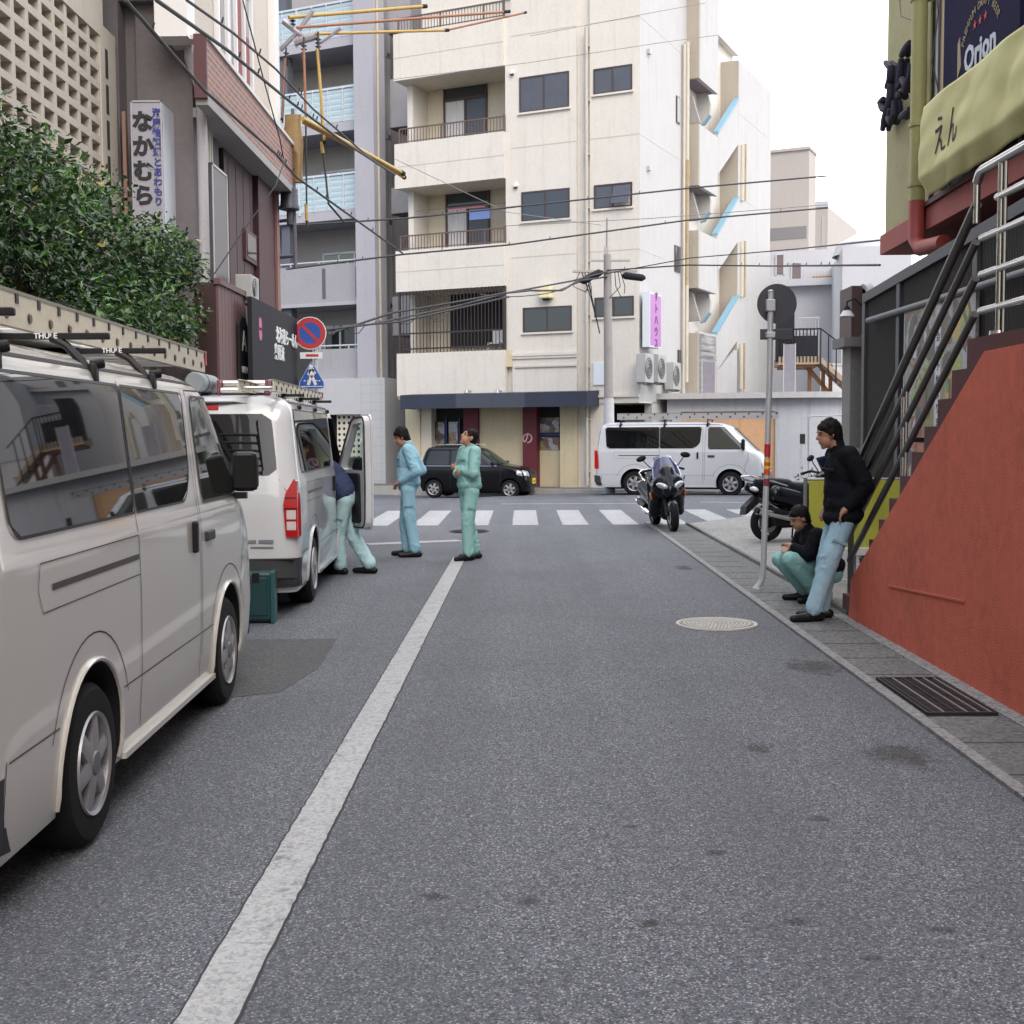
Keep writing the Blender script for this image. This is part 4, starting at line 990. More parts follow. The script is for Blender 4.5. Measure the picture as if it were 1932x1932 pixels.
# upper storey windows
mb = MB().use(mat('left_upper_beige', (.52, .46, .40), .85, var=.08, vs=2, streak=.2)); yu = yb0 + .4
mb.box(X2 - .2, X2 + .05, yu, yb1 - .2, zbt, 13); mb.use(mat('upper_white', (.68, .68, .68), .7)); mb.box(X2 + .04, X2 + .16, yb1 - .5, yb1 - .15, zbt - .02, 13); mb.box(X2 - .3, X2 + .1, yu - .35, yu - .0, zbt, 13)
part('upper_wall', mb, None, g2)
w0 = PXp(405, 60, X2 + .05).y; w1 = PXp(468, 60, X2 + .05).y
for k in range(3):
    z0 = zbt + .25 + k * 2.9
    mb = MB().use(ALU); yl = (w1 - w0)
    for i in range(5): y = w0 + yl * i / 4; mb.box(X2 + .05, X2 + .12, y - .03, y + .03, z0, z0 + 2.3)
    mb.box(X2 + .05, X2 + .12, w0, w1, z0, z0 + .07); mb.box(X2 + .05, X2 + .12, w0, w1, z0 + 2.23, z0 + 2.3); mb.box(X2 + .05, X2 + .115, w0, w1, z0 + 1.5, z0 + 1.56)
    q = part('window', mb, None, g2)
    mb = MB().use(GLASS); mb.box(X2 + .04, X2 + .07, w0, w1, z0 + .05, z0 + 2.25); mb.use(mat('curtain_pink', (.24, .07, .07), .8)); mb.box(X2 + .072, X2 + .076, w0 + yl * .5, w0 + yl * .72, z0 + .1, z0 + 1.2); mb.box(X2 + .072, X2 + .076, w0 + yl * .8, w0 + yl * .97, z0 + .1, z0 + .8); mb.use(CURT); mb.box(X2 + .072, X2 + .076, w0 + yl * .28, w0 + yl * .4, z0 + .1, z0 + 1.45); part('pane', mb, None, q)
# drain pipe down the corner pier
PG_ = mat('pipe_grey', (.42, .41, .44), .6, var=.1, vs=4, dirt=.3)
mb = MB().use(PG_); px_ = X2 + .1
mb.tube([(px_ - .1, ya - .2, 9.5), (px_ - .1, ya - .2, 6.3), (px_ + .02, ya - .14, 5.9), (px_ + .02, ya - .14, 3.0), (px_ - .1, ya - .2, 2.75), (px_ - .1, ya - .2, 0)], .065, 10)
part('drain_pipe', mb, None, g2)
mb = MB().use(mat('duct_strip', (.5, .47, .38), .7, var=.1, vs=4, streak=.3)); y = PXp(404, 500, X2 + .02).y; mb.box(X2, X2 + .06, y - .45, y - .1, 2.9, 6.0); mb.use(mat('strip_line', (.25, .24, .22), .8))
for k in range(3): mb.box(X2 + .06, X2 + .064, y - .42 + k * .11, y - .40 + k * .11, 2.9, 6.0)
part('cable_duct', mb, None, g2)
# maroon shop front
MAR = mat('maroon_cladding', (.07, .034, .038), .65, var=.12, vs=2, streak=.15)
MARP = mat('maroon_slats', (.15, .08, .08), .65, var=.1, vs=2, streak=.15)
X3 = X2 - .02
y30 = PXp(426, 500, X3).y; y31 = PXp(480, 500, X3).y; y32 = PXp(532, 560, X2 + .12).y
mb = MB().use(MAR); mb.box(X3 - .2, X3, y30, y31, 0, zbb - .12); mb.use(mat('maroon_dark', (.06, .016, .02), .6)); mb.box(X3 - .2, X3 + .08, y31, y32, 0, zbb - .12)
for k in range(4):
    y = y30 + (y31 - y30) * (k + .5) / 4; mb.box(X3, X3 + .006, y, y + .03, 2.5, zbb - .2)
mb.use(mat('maroon_trim', (.24, .12, .11), .6)); mb.box(X3 + .08, X3 + .12, y32 - .22, y32, 2.2, zbb - .12)
part('cladding', mb, None, g2)
z1, z0 = PXp(460, 432, X3).z, PXp(460, 490, X3).z; yw0, yw1 = PXp(458, 450, X3).y, PXp(478, 450, X3).y
mb = MB().use(MDK); mb.box(X3, X3 + .05, yw0, yw1, z0, z1); q = part('window', mb, None, g2); part('pane', MB().use(GLASS).box(X3 + .045, X3 + .06, yw0 + .06, yw1 - .06, z0 + .06, z1 - .06), None, q)
# projecting slatted box at the bottom (porch)
XP = -3.75; yp0 = 15.33
mb = MB().use(mat('maroon_box', (.05, .022, .024), .7)); zp1 = 3.49; yp1 = 16.35
mb.box(-4.05, XP - .03, yp0, yp1 + .6, 2.15, zp1)
mb.box(-4.05, XP - .03, yp0 + .8, yp1 + .6, 0, zp1)
mb.use(MARP); nsl = 9
for k in range(nsl): y = yp0 + (yp1 + .5 - yp0) * k / nsl; mb.box(XP - .03, XP, y, y + (yp1 + .5 - yp0) / nsl - .012, (2.15 if k < 2 else 0), zp1 - .02)
mb.box(XP - .05, XP + .03, yp0 - .03, yp1 + .55, zp1 - .02, zp1 + .05)
part('slatted_porch', mb, None, g2)
# little black hanging board on the porch
t = thing('wall_board', 'narrow black hanging board with white letters on the brown slatted porch', 'sign', (XP + .02, PXp(453, 640, XP).y, 2.72))
ch = [(-.24, -.42), (.24, -.42), (.24, .34), (.12, .45), (-.12, .45), (-.24, .34)]
part('board', MB().use(BLK).prism([(p[0] * 1.0, p[1]) for p in ch], 0, .03, 'x'), None, t)
lt = text_mesh('A', .4, .002, mat('letter_white', (.7, .7, .7), .6)); link('lettering', lt, t, (.036, 0, .12), (0, 0, R(90)))
lt = text_mesh('OPEN', .13, .002, MATS['letter_white']); link('lettering', lt, t, (.036, 0, -.25), (0, 0, R(90)))
# acrylic light box on the wall
t = thing('light_box', 'tall blank grey light box mounted left of the maroon cladding', 'sign', (X2, PXp(400, 400, X2).y, 0))
z1, z0 = PXp(427, 310, X2 + .3).z, PXp(427, 528, X2 + .3).z
mb = MB().use(mat('lightbox_grey', (.12, .115, .125), .35, var=.15, vs=3)); yl0 = PXp(401, 400, X2 + .14).y - t.location.y; yl1 = PXp(429, 400, X2 + .14).y - t.location.y; mb.box(.0, .14, yl0, yl1, z0, z1); part('casing', mb, None, t)
mb = MB().use(mat('lightbox_frame', (.5, .5, .5), .5, .3))
for a in (yl0, yl1 - .03): mb.box(.14, .15, a, a + .03, z0, z1)
mb.box(.14, .15, yl0, yl1, z1 - .03, z1); mb.box(.14, .15, yl0, yl1, z0, z0 + .03); part('frame', mb, None, t)
# black ramen shop sign
XS = -3.55
s0 = PXp(476, 640, XS).y; s1 = PXp(590, 690, XS).y
t = thing('shop_sign', 'black shop sign board with white Japanese lettering left of the round no parking sign', 'sign', (XS, (s0 + s1) / 2, 0)); hw = (s1 - s0) / 2
zt = PXp(476, 560, XS).z; zb_ = PXp(476, 722, XS).z
mb = MB().use(BLK); mb.box(-.06, 0, -hw, hw, zb_, zt); part('board', mb, None, t)
LW = mat('sign_letter_white', (.72, .76, .76), .5)
tm = text_mesh('北海道らーめん', .24, .004, LW, bold=.006); link('lettering', tm, t, (.008, hw * .02, zb_ + (zt - zb_) * .66), (0, 0, R(90)))
tm = text_mesh('奥原流', .24, .004, LW, bold=.006); link('lettering', tm, t, (.008, -hw * .24, zb_ + (zt - zb_) * .44), (0, 0, R(90)))
mb = MB().use(mat('pink_dot', (.5, .12, .25), .5)); mb.lathe([(.001, .005), (.09, .005), (.09, 0)], 14, (0, -hw * .78, zb_ + (zt - zb_) * .72), 'x'); mb.lathe([(.001, .005), (.09, .005), (.09, 0)], 14, (0, -hw * .78, zb_ + (zt - zb_) * .6), 'x'); part('emblem', mb, None, t)
mb = MB().use(mat('swoosh_grey', (.25, .26, .28), .5)); 
mb.prism([(-hw * .1, zb_ + .02), (hw * .0, zb_ - .3), (hw * .1, zb_ - .75), (hw * .2, zb_ - .75), (hw * .13, zb_ - .3), (hw * .05, zb_ + .02)], -.02, .01, 'x'); part('swoosh', mb, None, t)
mb = MB().use(BLK); mb.box(X3, -.0 + XS - .26, s0 + .1, s1 + .2, 0, zb_ + .1); mb.M = Matrix.Identity(4); part('black_shopfront', mb, None, g2)
mb = MB().use(mat('cable_grey', (.45, .45, .47), .6)); mb.tube([(XS + .03, s0 + .15, zt + .1), (XS + .06, s0 + .1, zt - .4), (XS + .04, s0 + .18, zb_), (XS + .04, s0 + .3, .4)], .014, 6); part('cable', mb, None, t)
# air conditioner on the porch roof
m_ = Matrix.Translation((XS - .10, PXp(482, 560, XS - .1).y, zt + .03)) @ Matrix.Rotation(R(90), 4, 'Z')
ac_unit(m_, 'white air conditioner on top of the black shop sign', .5, .32, .22)
mb = MB().use(mat('leaf_bright', (.10, .26, .04), .5)); random.seed(3)
c = PXp(578, 662 + 70 - 62, XS); 
pl = thing('plant', 'small bright green plant peeping over the end of the black shop sign', 'plant', (XS - .3, s1 + .3, zt - .5))
for k in range(70):
    p = Vector((random.gauss(0, .12), random.gauss(0, .14), .1 + abs(random.gauss(0, .12)))); d = Vector((random.gauss(0, 1), random.gauss(0, 1), .4)).normalized() * .09; e = d.cross(Vector((.2, .1, 1))).normalized() * .03
    mb.add([p - e, p + d - e * .2, p + d * 1.3, p + e], [(0, 1, 2, 3)])
part('foliage', mb, None, pl); part('stem', MB().use(mat('stem', (.1, .07, .04), .8)).tube([(0, 0, -.3), (0, .02, .15)], .012, 6), None, pl)
# tall white sign on posts
t = thing('vertical_sign', 'tall white box sign with large black Japanese characters above the tree', 'sign', (0, 0, 0))
yS_ = 15.3; a = PYp(246, 190, yS_); b_ = PYp(305, 187, yS_); zb_ = PYp(330, 495, yS_).z - .2; zt = a.z; xa_, xb_ = a.x, b_.x; wS = xb_ - xa_; t.location = ((xa_ + xb_) / 2, yS_, 0)
WS = mat('box_sign_white', (.34, .345, .40), .45, var=.06, vs=2, dirt=.15)
yy1 = PXp(331, 300, xb_).y - yS_
mb = MB().use(WS); mb.box(-wS / 2, wS / 2, 0, yy1, zb_, zt); part('box', mb, None, t)
mb = MB().use(mat('sign_side_lit', (.66, .70, .78), .4)); mb.box(wS / 2, wS / 2 + .004, .03, yy1 - .03, zb_ + .03, zt - .03); part('side_face', mb, None, t)  # paler than the front: light falling on this side is put into its colour
mb = MB().use(mat('sign_frame_grey', (.40, .40, .44), .5))
for x in (-wS / 2, wS / 2 - .018): mb.box(x, x + .018, -.012, 0, zb_, zt)
mb.box(-wS / 2, wS / 2, -.012, 0, zt - .018, zt); part('frame', mb, None, t)
INK = mat('sign_ink', (.015, .015, .02), .6); INKB = mat('sign_ink_blue', (.04, .05, .26), .6)
hh = zt - zb_
for i, chh in enumerate('なかむら'):
    z = PYp(275, 232 + i * 46.5, yS_).z; link('lettering', text_mesh(chh, .26, .003, INK, bold=.012), t, (-wS * .13, -.006, z), (0, 0, 0))
for i, chh in enumerate('海産物料理とあわもり'):
    z = PYp(304, 214 + i * 18.6, yS_).z; link('lettering', text_mesh(chh, .115, .003, INKB, bold=.004), t, (wS * .33, -.006, z), (0, 0, 0))
link('lettering', text_mesh('泡盛', .2, .003, INK, vertical=True), t, (wS / 2 + .008, yy1 / 2, PXp(322, 475, xb_).z), (0, 0, R(90)))
mb = MB().use(mat('rusty_post', (.24, .14, .11), .7)); 
for x in (-wS / 2 - .12, -wS / 2 - .32): mb.box(x - .022, x + .022, .1, .14, 0, zt - .1)
mb.box(-wS / 2 - .45, -wS / 2, .1, .13, zb_ + (zt - zb_) * .45, zb_ + (zt - zb_) * .47); mb.box(-.05, .05, .2, .3, 0, zb_); part('post', mb, None, t)
# ================================================================ the tree behind the first van
random.seed(11)
LEAF = bpy.data.materials.new('leaf'); LEAF.use_nodes = True; _n = LEAF.node_tree; _b = _n.nodes['Principled BSDF']
_g = _n.nodes.new('ShaderNodeNewGeometry'); _r = _n.nodes.new('ShaderNodeValToRGB'); _e = _r.color_ramp.elements
_e[0].position = 0; _e[0].color = (.007, .024, .006, 1); _e[1].position = 1; _e[1].color = (.085, .20, .03, 1)
for p, c in ((.5, (.022, .066, .012, 1)), (.85, (.055, .15, .022, 1)), (.985, (.07, .18, .03, 1)), (.99, (.55, .36, .03, 1))): q = _e.new(p); q.color = c
_n.links.new(_g.outputs['Random Per Island'], _r.inputs[0]); _n.links.new(_r.outputs[0], _b.inputs['Base Color']); _b.inputs['Roughness'].default_value = .32; _b.inputs['Specular IOR Level'].default_value = .6
_tr = _n.nodes.new('ShaderNodeBsdfTranslucent'); _mx = _n.nodes.new('ShaderNodeMixShader'); _mx.inputs[0].default_value = .12; _n.links.new(_r.outputs[0], _tr.inputs[0]); _n.links.new(_b.outputs[0], _mx.inputs[1]); _n.links.new(_tr.outputs[0], _mx.inputs[2]); _n.links.new(_mx.outputs[0], _n.nodes['Material Output'].inputs[0])
BARK = mat('bark', (.12, .09, .07), .9, var=.3, vs=8, bump=.6, bs=15)
tx, ty = -4.45, 10.6
tr = thing('tree', 'dense dark green tree with glossy leaves behind the nearest van', 'tree', (tx, ty, 0))
mb = MB().use(BARK); mb.tube([(0, 0, 0), (.06, .05, 1.0), (-.05, .1, 2.0), (0, .1, 2.8)], [.17, .14, .12, .08], 12)
limbs = []
for k in range(9):
    a = k * 2.4; top = Vector((math.cos(a) * .5, math.sin(a) * 2.4 - .6, 2.7 + .35 * (k % 3))); mb.tube([(0, .05, 1.6 + .1 * k), top * .5 + Vector((0, 0, 1.2)), top], [.06, .04, .015], 7)
part('trunk', mb, None, tr)
def crown_top(y):   # outline of the crown along the alley, in world y
    return clampi(y, [(6, 4.1), (9, 4.12), (10.2, 4.15), (11.3, 4.25), (12.8, 4.3), (13.5, 4.1), (14.4, 3.95), (15.0, 3.6)])
vs = []; fs = []
def leaf(p, s):
    d = Vector((random.gauss(.35, .8), random.gauss(-.1, .9), random.gauss(-.1, .65))).normalized(); n_ = Vector((random.gauss(.5, .6), random.gauss(-.5, .6), random.gauss(.9, .6))); e = d.cross(n_).normalized(); n_ = e.cross(d)
    o = len(vs); a = p; b_ = p + d * s * .5 + e * s * .22 + n_ * s * .03; c = p + d * s; f_ = p + d * s * .5 - e * s * .22 + n_ * s * .03; m_ = p + d * s * .5 - n_ * s * .05
    vs.extend([a, b_, c, f_, m_]); fs.extend([(o, o + 4, o + 1), (o + 1, o + 4, o + 2), (o + 2, o + 4, o + 3), (o + 3, o + 4, o)])
clumps = []
for k in range(185):
    y = random.uniform(6.2, 14.8); zt_ = crown_top(y); z = random.uniform(2.0 if y < 12.8 else 2.75, zt_ - .15); x = random.gauss(-4.25, .26); w_ = .3 + .12 * random.random()
    if y > 13 : x = random.gauss(-4.12, .12)
    clumps.append((Vector((x, y, z)), w_))
for c, w_ in clumps:
    for k in range(260):
        d = Vector((random.gauss(0, 1), random.gauss(0, 1), random.gauss(0, .85))).normalized() * w_ * random.random() ** .45
        p = c + d
        if p.x < -4.95 or p.z > crown_top(p.y) + random.gauss(.03, .1): continue
        leaf(p - Vector((tx, ty, 0)), random.choice((.04, .05, .07, .085, .11)) * random.uniform(.8, 1.2))
mb = MB().use(LEAF); mb.add(vs, fs); part('crown', mb, None, tr)
mb = MB().use(BARK); random.seed(5)
for c, w_ in clumps[:60]:
    q = c - Vector((tx, ty, 0)); b0 = Vector((0, q.y * .3, max(1.3, q.z - .9))); mb.tube([b0, (b0 + q) / 2 + Vector((random.gauss(0, .05), 0, .08)), q], [.02, .012, .004], 5, cap=False)
part('twigs', mb, None, tr)
# concrete block wall behind the vans, under the tree
mb = MB().use(LGREY); mb.box(-4.98, -4.86, 2, 15.3, 0, 1.9); o = part('block_wall', mb); tag(o, 'low grey block wall under the tree behind the first van', 'wall')
# ================================================================ right side: stair with red wall, restaurant building
RED = mat('red_render', (.58, .13, .08), .9, var=.16, vs=1.1, dirt=.28, streak=.18, bump=.4, bs=90)
MRN = mat('maroon_paint', (.085, .022, .026), .75, var=.15, vs=4, dirt=.3)
STN = mat('stainless', (.62, .60, .57), .22, 1.0)
STD = mat('dull_steel_rail', (.16, .155, .15), .35, .8)
XW = 2.8
rs = thing('stair', 'outdoor stair with a terracotta red side wall and maroon steps', 'stair', (XW, 0, 0))
lz = 2.2; y0 = 7.96
prof = [(0.5, -.1), (10.62, -.1), (10.56, .345), (7.57, 2.10), (0.5, 2.16)]
mb = MB().use(RED); mb.prism(prof, 0, .035, 'x'); part('side_wall', mb, None, rs)
pts = [(0.5, 0), (0.5, lz), (y0, lz)]
n = 12; rise = lz / n; run = .272
for k in range(n - 1): z = lz - rise * (k + 1); y = y0 + run * k; pts += [(y, z), (y + run, z)]
pts += [(y0 + run * (n - 1), 0)]
mb = MB().use(MRN); mb.prism(pts, .036, 1.25, 'x'); part('steps', mb, None, rs)
mb = MB().use(mat('red_ridge', (.5, .12, .08), .8)); a = PXp(1678, 1107, XW); b_ = PXp(1820, 1137, XW); mb.prism([(a.y, a.z), (b_.y, b_.z), (b_.y, b_.z + .014), (a.y, a.z + .014)], -.008, 0, 'x'); part('ridge', mb, None, rs)
hr = thing('hand_rail', 'steel tube hand rail with four bars running up the red walled stair', 'hand rail', (XW, 0, 0))
sl = lz / (10.78 - y0 + .1)
def rz_(y): return lz - (y - y0) * .66
yb, yt = 11.05, 8.02
for k, h in enumerate((1.07, .85, .64, .41, .18)):
    r = .03 if k == 0 else .024
    mb = MB().use(STN); mb.tube([(.12, .5, lz + h), (.12, (yt - .05) if k != 1 else yt - .3, lz + h)] + ([(.12, yt, lz + h - .01), (.12, yt + .05, lz + h - .06)] if k == 0 else []), r, 12)
    if k == 0: mb.tube([(.12, yt + .05, lz + h - .06), (.12, yt + .05, lz + h - .32)], .022, 10)
    part('bar', mb, None, hr)
    if k == 4: continue
    h2 = (.87, .63, .40, .17)[k]
    mb = MB().use(STD); mb.tube([(.12, yt + .05, lz + h2), (.12, yb, lz + h2 - (yb - yt - .05) * .64)], .032 if k == 0 else .026, 12); part('bar', mb, None, hr)
for y, z0, z1, m_ in ((y0 - .3, lz, lz + 1.07, STN), (4.5, lz, lz + 1.07, STN), (9.53, rz_(9.53) - .1, rz_(9.53) + .78, STN), (11.03, .02, .78, STD)):
    mb = MB().use(m_); mb.tube([(.12, y, z0), (.12, y, z1)], .022, 10); mb.tube([(.12, y - .07, z0), (.12, y - .07, z1)], .012, 8)
    mb.lathe([(.001, .03), (.055, .03), (.06, 0)], 14, (.12, y, z0)); part('post', mb, None, hr)
# --- restaurant building
XG = 4.5
rb = thing('building', 'yellow green restaurant building with a red painted floor band above the dark screen', 'building', (0, 0, 0))
GRN = mat('green_render', (.40, .37, .20), .85, var=.08, vs=1.5, dirt=.3, bump=.3, bs=40)
ygA = PXp(1672, 300, XG).y; ygB = PXp(1752, 300, XG).y
mb = MB().use(GRN); zb0 = 4.05
mb.box(XG, XG + 7, ygB + .2, ygA, zb0, 12); mb.box(XG, XG + .02, ygB, ygB + .2, zb0, 12)
part('green_wall', mb, None, rb)
RWALL = mat('balcony_inner', (.33, .31, .25), .85, var=.15, vs=2, dirt=.35)
mb = MB().use(RWALL); mb.box(XG + .05, XG + 7, 1, ygB, zb0, 12); part('inner_wall', mb, None, rb)
RBAND = mat('red_band', (.36, .105, .09), .8, var=.08, vs=2, dirt=.15)
mb = MB().use(RBAND)
mb.prism([(1, 4.02), (1, 4.3), (ygA, 4.03), (ygA, 3.80)], XG - .06, XG + 6, 'x'); mb.use(MDK); mb.prism([(1, 4.3), (1, 4.38), (ygB + .2, 4.11), (ygB + .2, 4.06)], XG - .1, XG + .5, 'x'); part('floor_band', mb, None, rb)
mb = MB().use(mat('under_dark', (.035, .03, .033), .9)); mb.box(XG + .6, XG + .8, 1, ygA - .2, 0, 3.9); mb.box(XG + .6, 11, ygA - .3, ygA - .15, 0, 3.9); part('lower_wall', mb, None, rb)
# balcony railing above the band
mb = MB().use(STD); mb.tube([(XG - .02, 1.5, 4.75), (XG - .02, ygB - .5, 4.42)], .03, 8)
for k in range(10): y = ygB - .6 - k * 1.0; mb.tube([(XG - .02, y, 4.2), (XG - .02, y, 4.45)], .02, 6)
mb.use(BLK); mb.box(XG + .02, XG + .045, 1.5, ygB - .5, 4.2, 4.5)
part('railing', mb, None, rb)
# green drain pipe with red foot
yp = PXp(1731, 300, XG - .15).y
mb = MB().use(mat('pipe_green', (.34, .33, .13), .5, var=.08, vs=2, dirt=.2)); mb.tube([(XG - .15, yp, 12), (XG - .15, yp, 4.15)], .085, 14)
for z in (4.3, 4.95, 6.3): mb.tube([(XG - .15, yp, z), (XG - .15, yp, z + .04)], .1, 14); mb.box(XG - .15, XG, yp - .02, yp + .02, z, z + .03)
mb.use(mat('pipe_red', (.33, .06, .05), .5)); mb.tube([(XG - .15, yp, 4.15), (XG - .15, yp, 3.72), (XG - .13, yp - .1, 3.62), (XG - .05, yp - .6, 3.6)], .088, 14)
part('drain_pipe', mb, None, rb)
mb = MB().use(mat('conduit', (.5, .53, .56), .4, .5)); y = PXp(1770, 200, XG + .04).y; mb.tube([(XG + .02, y, 12), (XG + .02, y, 4.3)], .022, 8); mb.use(mat('wood_batten', (.42, .30, .17), .7)); y = PXp(1781, 200, XG).y; mb.box(XG - .02, XG + .05, y, y + .07, 4.2, 6.6); part('conduit', mb, None, rb)
mb = MB().use(mat('bare_wire', (.08, .07, .08), .6)); y = yp - .2
mb.tube([(XG - .02, y, 7.5), (XG - .05, y + .03, 6.6), (XG - .02, y - .02, 6.1), (XG - .06, y + .05, 5.6), (XG, y, 5.3)], .008, 5); mb.tube([(XG - .02, y - .1, 7.5), (XG - .03, y - .12, 6.0), (XG - .02, y - .05, 5.0)], .006, 5)
mb.tube([(XG - .12, ygA - 1.6, 5.1 + 1.0), (XG - .2, ygA - 1.2, 6.3), (XG - .1, ygA - .8, 6.6), (XG - .12, yp, 7.0)], .006, 5); part('loose_wire', mb, None, rb)
# raised lettering fixed to the green wall
LM = mat('letter_violet_grey', (.05, .045, .07), .7, spec=.2, var=.3, vs=6)
tl = thing('wall_lettering', 'large dark raised hand written characters fixed on the green wall', 'sign', (XG, 0, 0))
def stroke(ps, w_=.038, d=.16):
    pp = [PXp(p[0], p[1], XG - .12) for p in ps]; pts = [(0 - .12, p.y, p.z) for p in pp]
    # smooth
    q = []
    for i in range(len(pts) - 1):
        for k in range(4):
            t = k / 4; q.append(tuple(Vector(pts[i]).lerp(Vector(pts[i + 1]), t)))
    q.append(pts[-1]); n_ = len(q); mb = MB().use(LM); 
    for off in (0,):
        mb.tube([(a - .02, b, c) for a, b, c in q], [w_ * (.75 + .45 * math.sin(math.pi * (i + .8) / (n_ + .6))) for i in range(n_)], 8)
        mb.tube([(a + .05, b, c) for a, b, c in q], [w_ * (.7 + .4 * math.sin(math.pi * (i + .8) / (n_ + .6))) for i in range(n_)], 8)
    return part('stroke', mb, None, tl)
for s in ([(1674, 118), (1684, 128), (1682, 150), (1676, 165)], [(1682, 158), (1681, 190), (1672, 225), (1668, 246)], [(1670, 186), (1664, 194), (1669, 205), (1675, 208)], [(1690, 190), (1690, 215), (1684, 230), (1679, 222), (1682, 205)],
          [(1720, 80), (1712, 92), (1704, 105)], [(1704, 110), (1701, 140), (1697, 165)], [(1697, 165), (1706, 150), (1712, 160), (1711, 172), (1720, 140), (1722, 120)], [(1699, 175), (1700, 186)], [(1702, 222), (1712, 214), (1720, 206)]): stroke(s)
# beer sign
yA_, yB_ = PXp(1929, 100, XG - .02).y, PXp(1786, 100, XG - .02).y; zt_, zb_ = 6.2, 4.5
bs_ = thing('beer_sign', 'dark blue sign with white Orion lettering half hidden by the yellow cloth banner', 'sign', (XG - .02, (yA_ + yB_) / 2, 0)); hw = (yB_ - yA_) / 2
mb = MB().use(mat('sign_navy', (.016, .015, .05), .8, spec=.1, var=.2, vs=1.5)); mb.box(-.03, .01, -hw, hw, zb_, zt_); part('board', mb, None, bs_)
def lett(s, y, z, size, m_, rot=0, **k):
    me = text_mesh(s, size, .002, m_, **k); me.transform(Matrix.Rotation(rot, 4, 'Y')); return link('lettering', me, bs_, (-.036, y, z), (0, 0, R(-90)))
WHT = mat('sign_pale_ink', (.55, .58, .66), .6); GOLD = mat('sign_gold', (.30, .22, .10), .5, var=.3, vs=6)
cy_, cz_ = -.05, 5.30
lett('Orion', cy_, cz_, .34, WHT, bold=.01)
arc = 'PREMIUM DRAFT BEER'
for i, ch in enumerate(arc):
    a = R(62 - 124 * i / (len(arc) - 1)); lett(ch, cy_ + math.sin(a) * .52, cz_ - .02 + math.cos(a) * .46, .105, GOLD, rot=-a)
for k in (-1, 0, 1): lett('★', cy_ + k * .14, cz_ + .28, .11, mat('sign_red_ink', (.5, .03, .03), .6))
mb = MB().use(GOLD)
mb.prism([(cy_ + .62, 5.55), (cy_ + .56, 5.6), (cy_ + .52, 5.3), (cy_ + .62, 5.2)], -.036, -.031, 'x'); mb.prism([(cy_ + .68, 4.9), (cy_ + .5, 5.15), (cy_ + .4, 5.0), (cy_ + .3, 5.2), (cy_ + .22, 5.2), (cy_ + .24, 4.7), (cy_ + .6, 4.6)], -.036, -.031, 'x'); part('emblem', mb, None, bs_)
mb = MB().use(mat('batten_tan', (.5, .38, .28), .7)); mb.box(-.035, .01, hw, hw + .03, zb_, zt_ + .1); mb.use(mat('header_brown', (.20, .14, .10), .7)); mb.box(-.04, .0, -hw, hw, zt_, zt_ + .22); part('frame', mb, None, bs_)
# yellow cloth banner along the balcony
XC = 4.28; yc0, yc1 = PXp(1750, 250, XC).y, 2.5
CLO = mat('banner_cloth', (.58, .56, .26), .75, var=.04, vs=2, bump=.1, bs=200)
cb = thing('cloth_banner', 'sagging yellow cloth banner tied along the balcony rail in front of the beer sign', 'banner', (XC, yc0, 0))
L_ = yc0 - yc1
def cl(u, v):
    y = -u * L_; zt = 5.02 - .0 * u; zb = clampi(u, [(0, 4.10), (.15, 4.13), (.4, 4.22), (1, 4.3)])
    sag = .04 * math.sin(math.pi * min(1, u * 3)) * 0
    z = zt + (zb - zt) * v - sag
    ph = u * 9 + v * 2.2
    corner = math.exp(-((u * L_) ** 2 + (v * .9) ** 2) / .9)
    x = -.04 - .022 * abs(math.sin(u * L_ * 2.1 + v * 2.6 + 1.2 * noise.noise(Vector((u * 7, v * 2, 3))))) - .016 * abs(math.sin(u * L_ * 4.7 + v * 4.1 + 1.5 * noise.noise(Vector((u * 9, v * 3, 8))))) * (.3 + .7 * v) - .03 * v + .02 * noise.noise(Vector((u * 22, v * 4, 0)))
    if v > .8: x += .12 * (v - .8) / .2
    return (x, y, z)
mb = MB().use(CLO); mb.grid(cl, 260, 36); o = part('cloth', mb, None, cb); sm_ = o.modifiers.new('t', 'SOLIDIFY'); sm_.thickness = .006
CI = mat('cloth_ink', (.10, .09, .13), .8)
def onc(s, u, v, size, m_, **k):
    p = cl(u, v); me = text_mesh(s, size, .001, m_, **k)
    for vv in me.vertices:
        uu = u + vv.co.x / L_; v2 = v - vv.co.z / .75
        q = cl(uu, min(1, max(0, v2))); vv.co = Vector((q[0] - .012, q[1], q[2]))
    return link('lettering', me, cb)
onc('えん', .075, .50, .36, CI, shear=.0)
onc('おきなわ居酒屋 沖縄料理と泡盛の店', .36, .42, .13, mat('cloth_ink_light', (.22, .20, .16), .8))
mb = MB().use(STD); mb.tube([(0, 0.02, 4.2), (0, .02, 5.0)], .02, 8); mb.tube([(.03, .05, 4.98), (.03, -L_, 4.98)], .018, 8); part('pole', mb, None, cb)
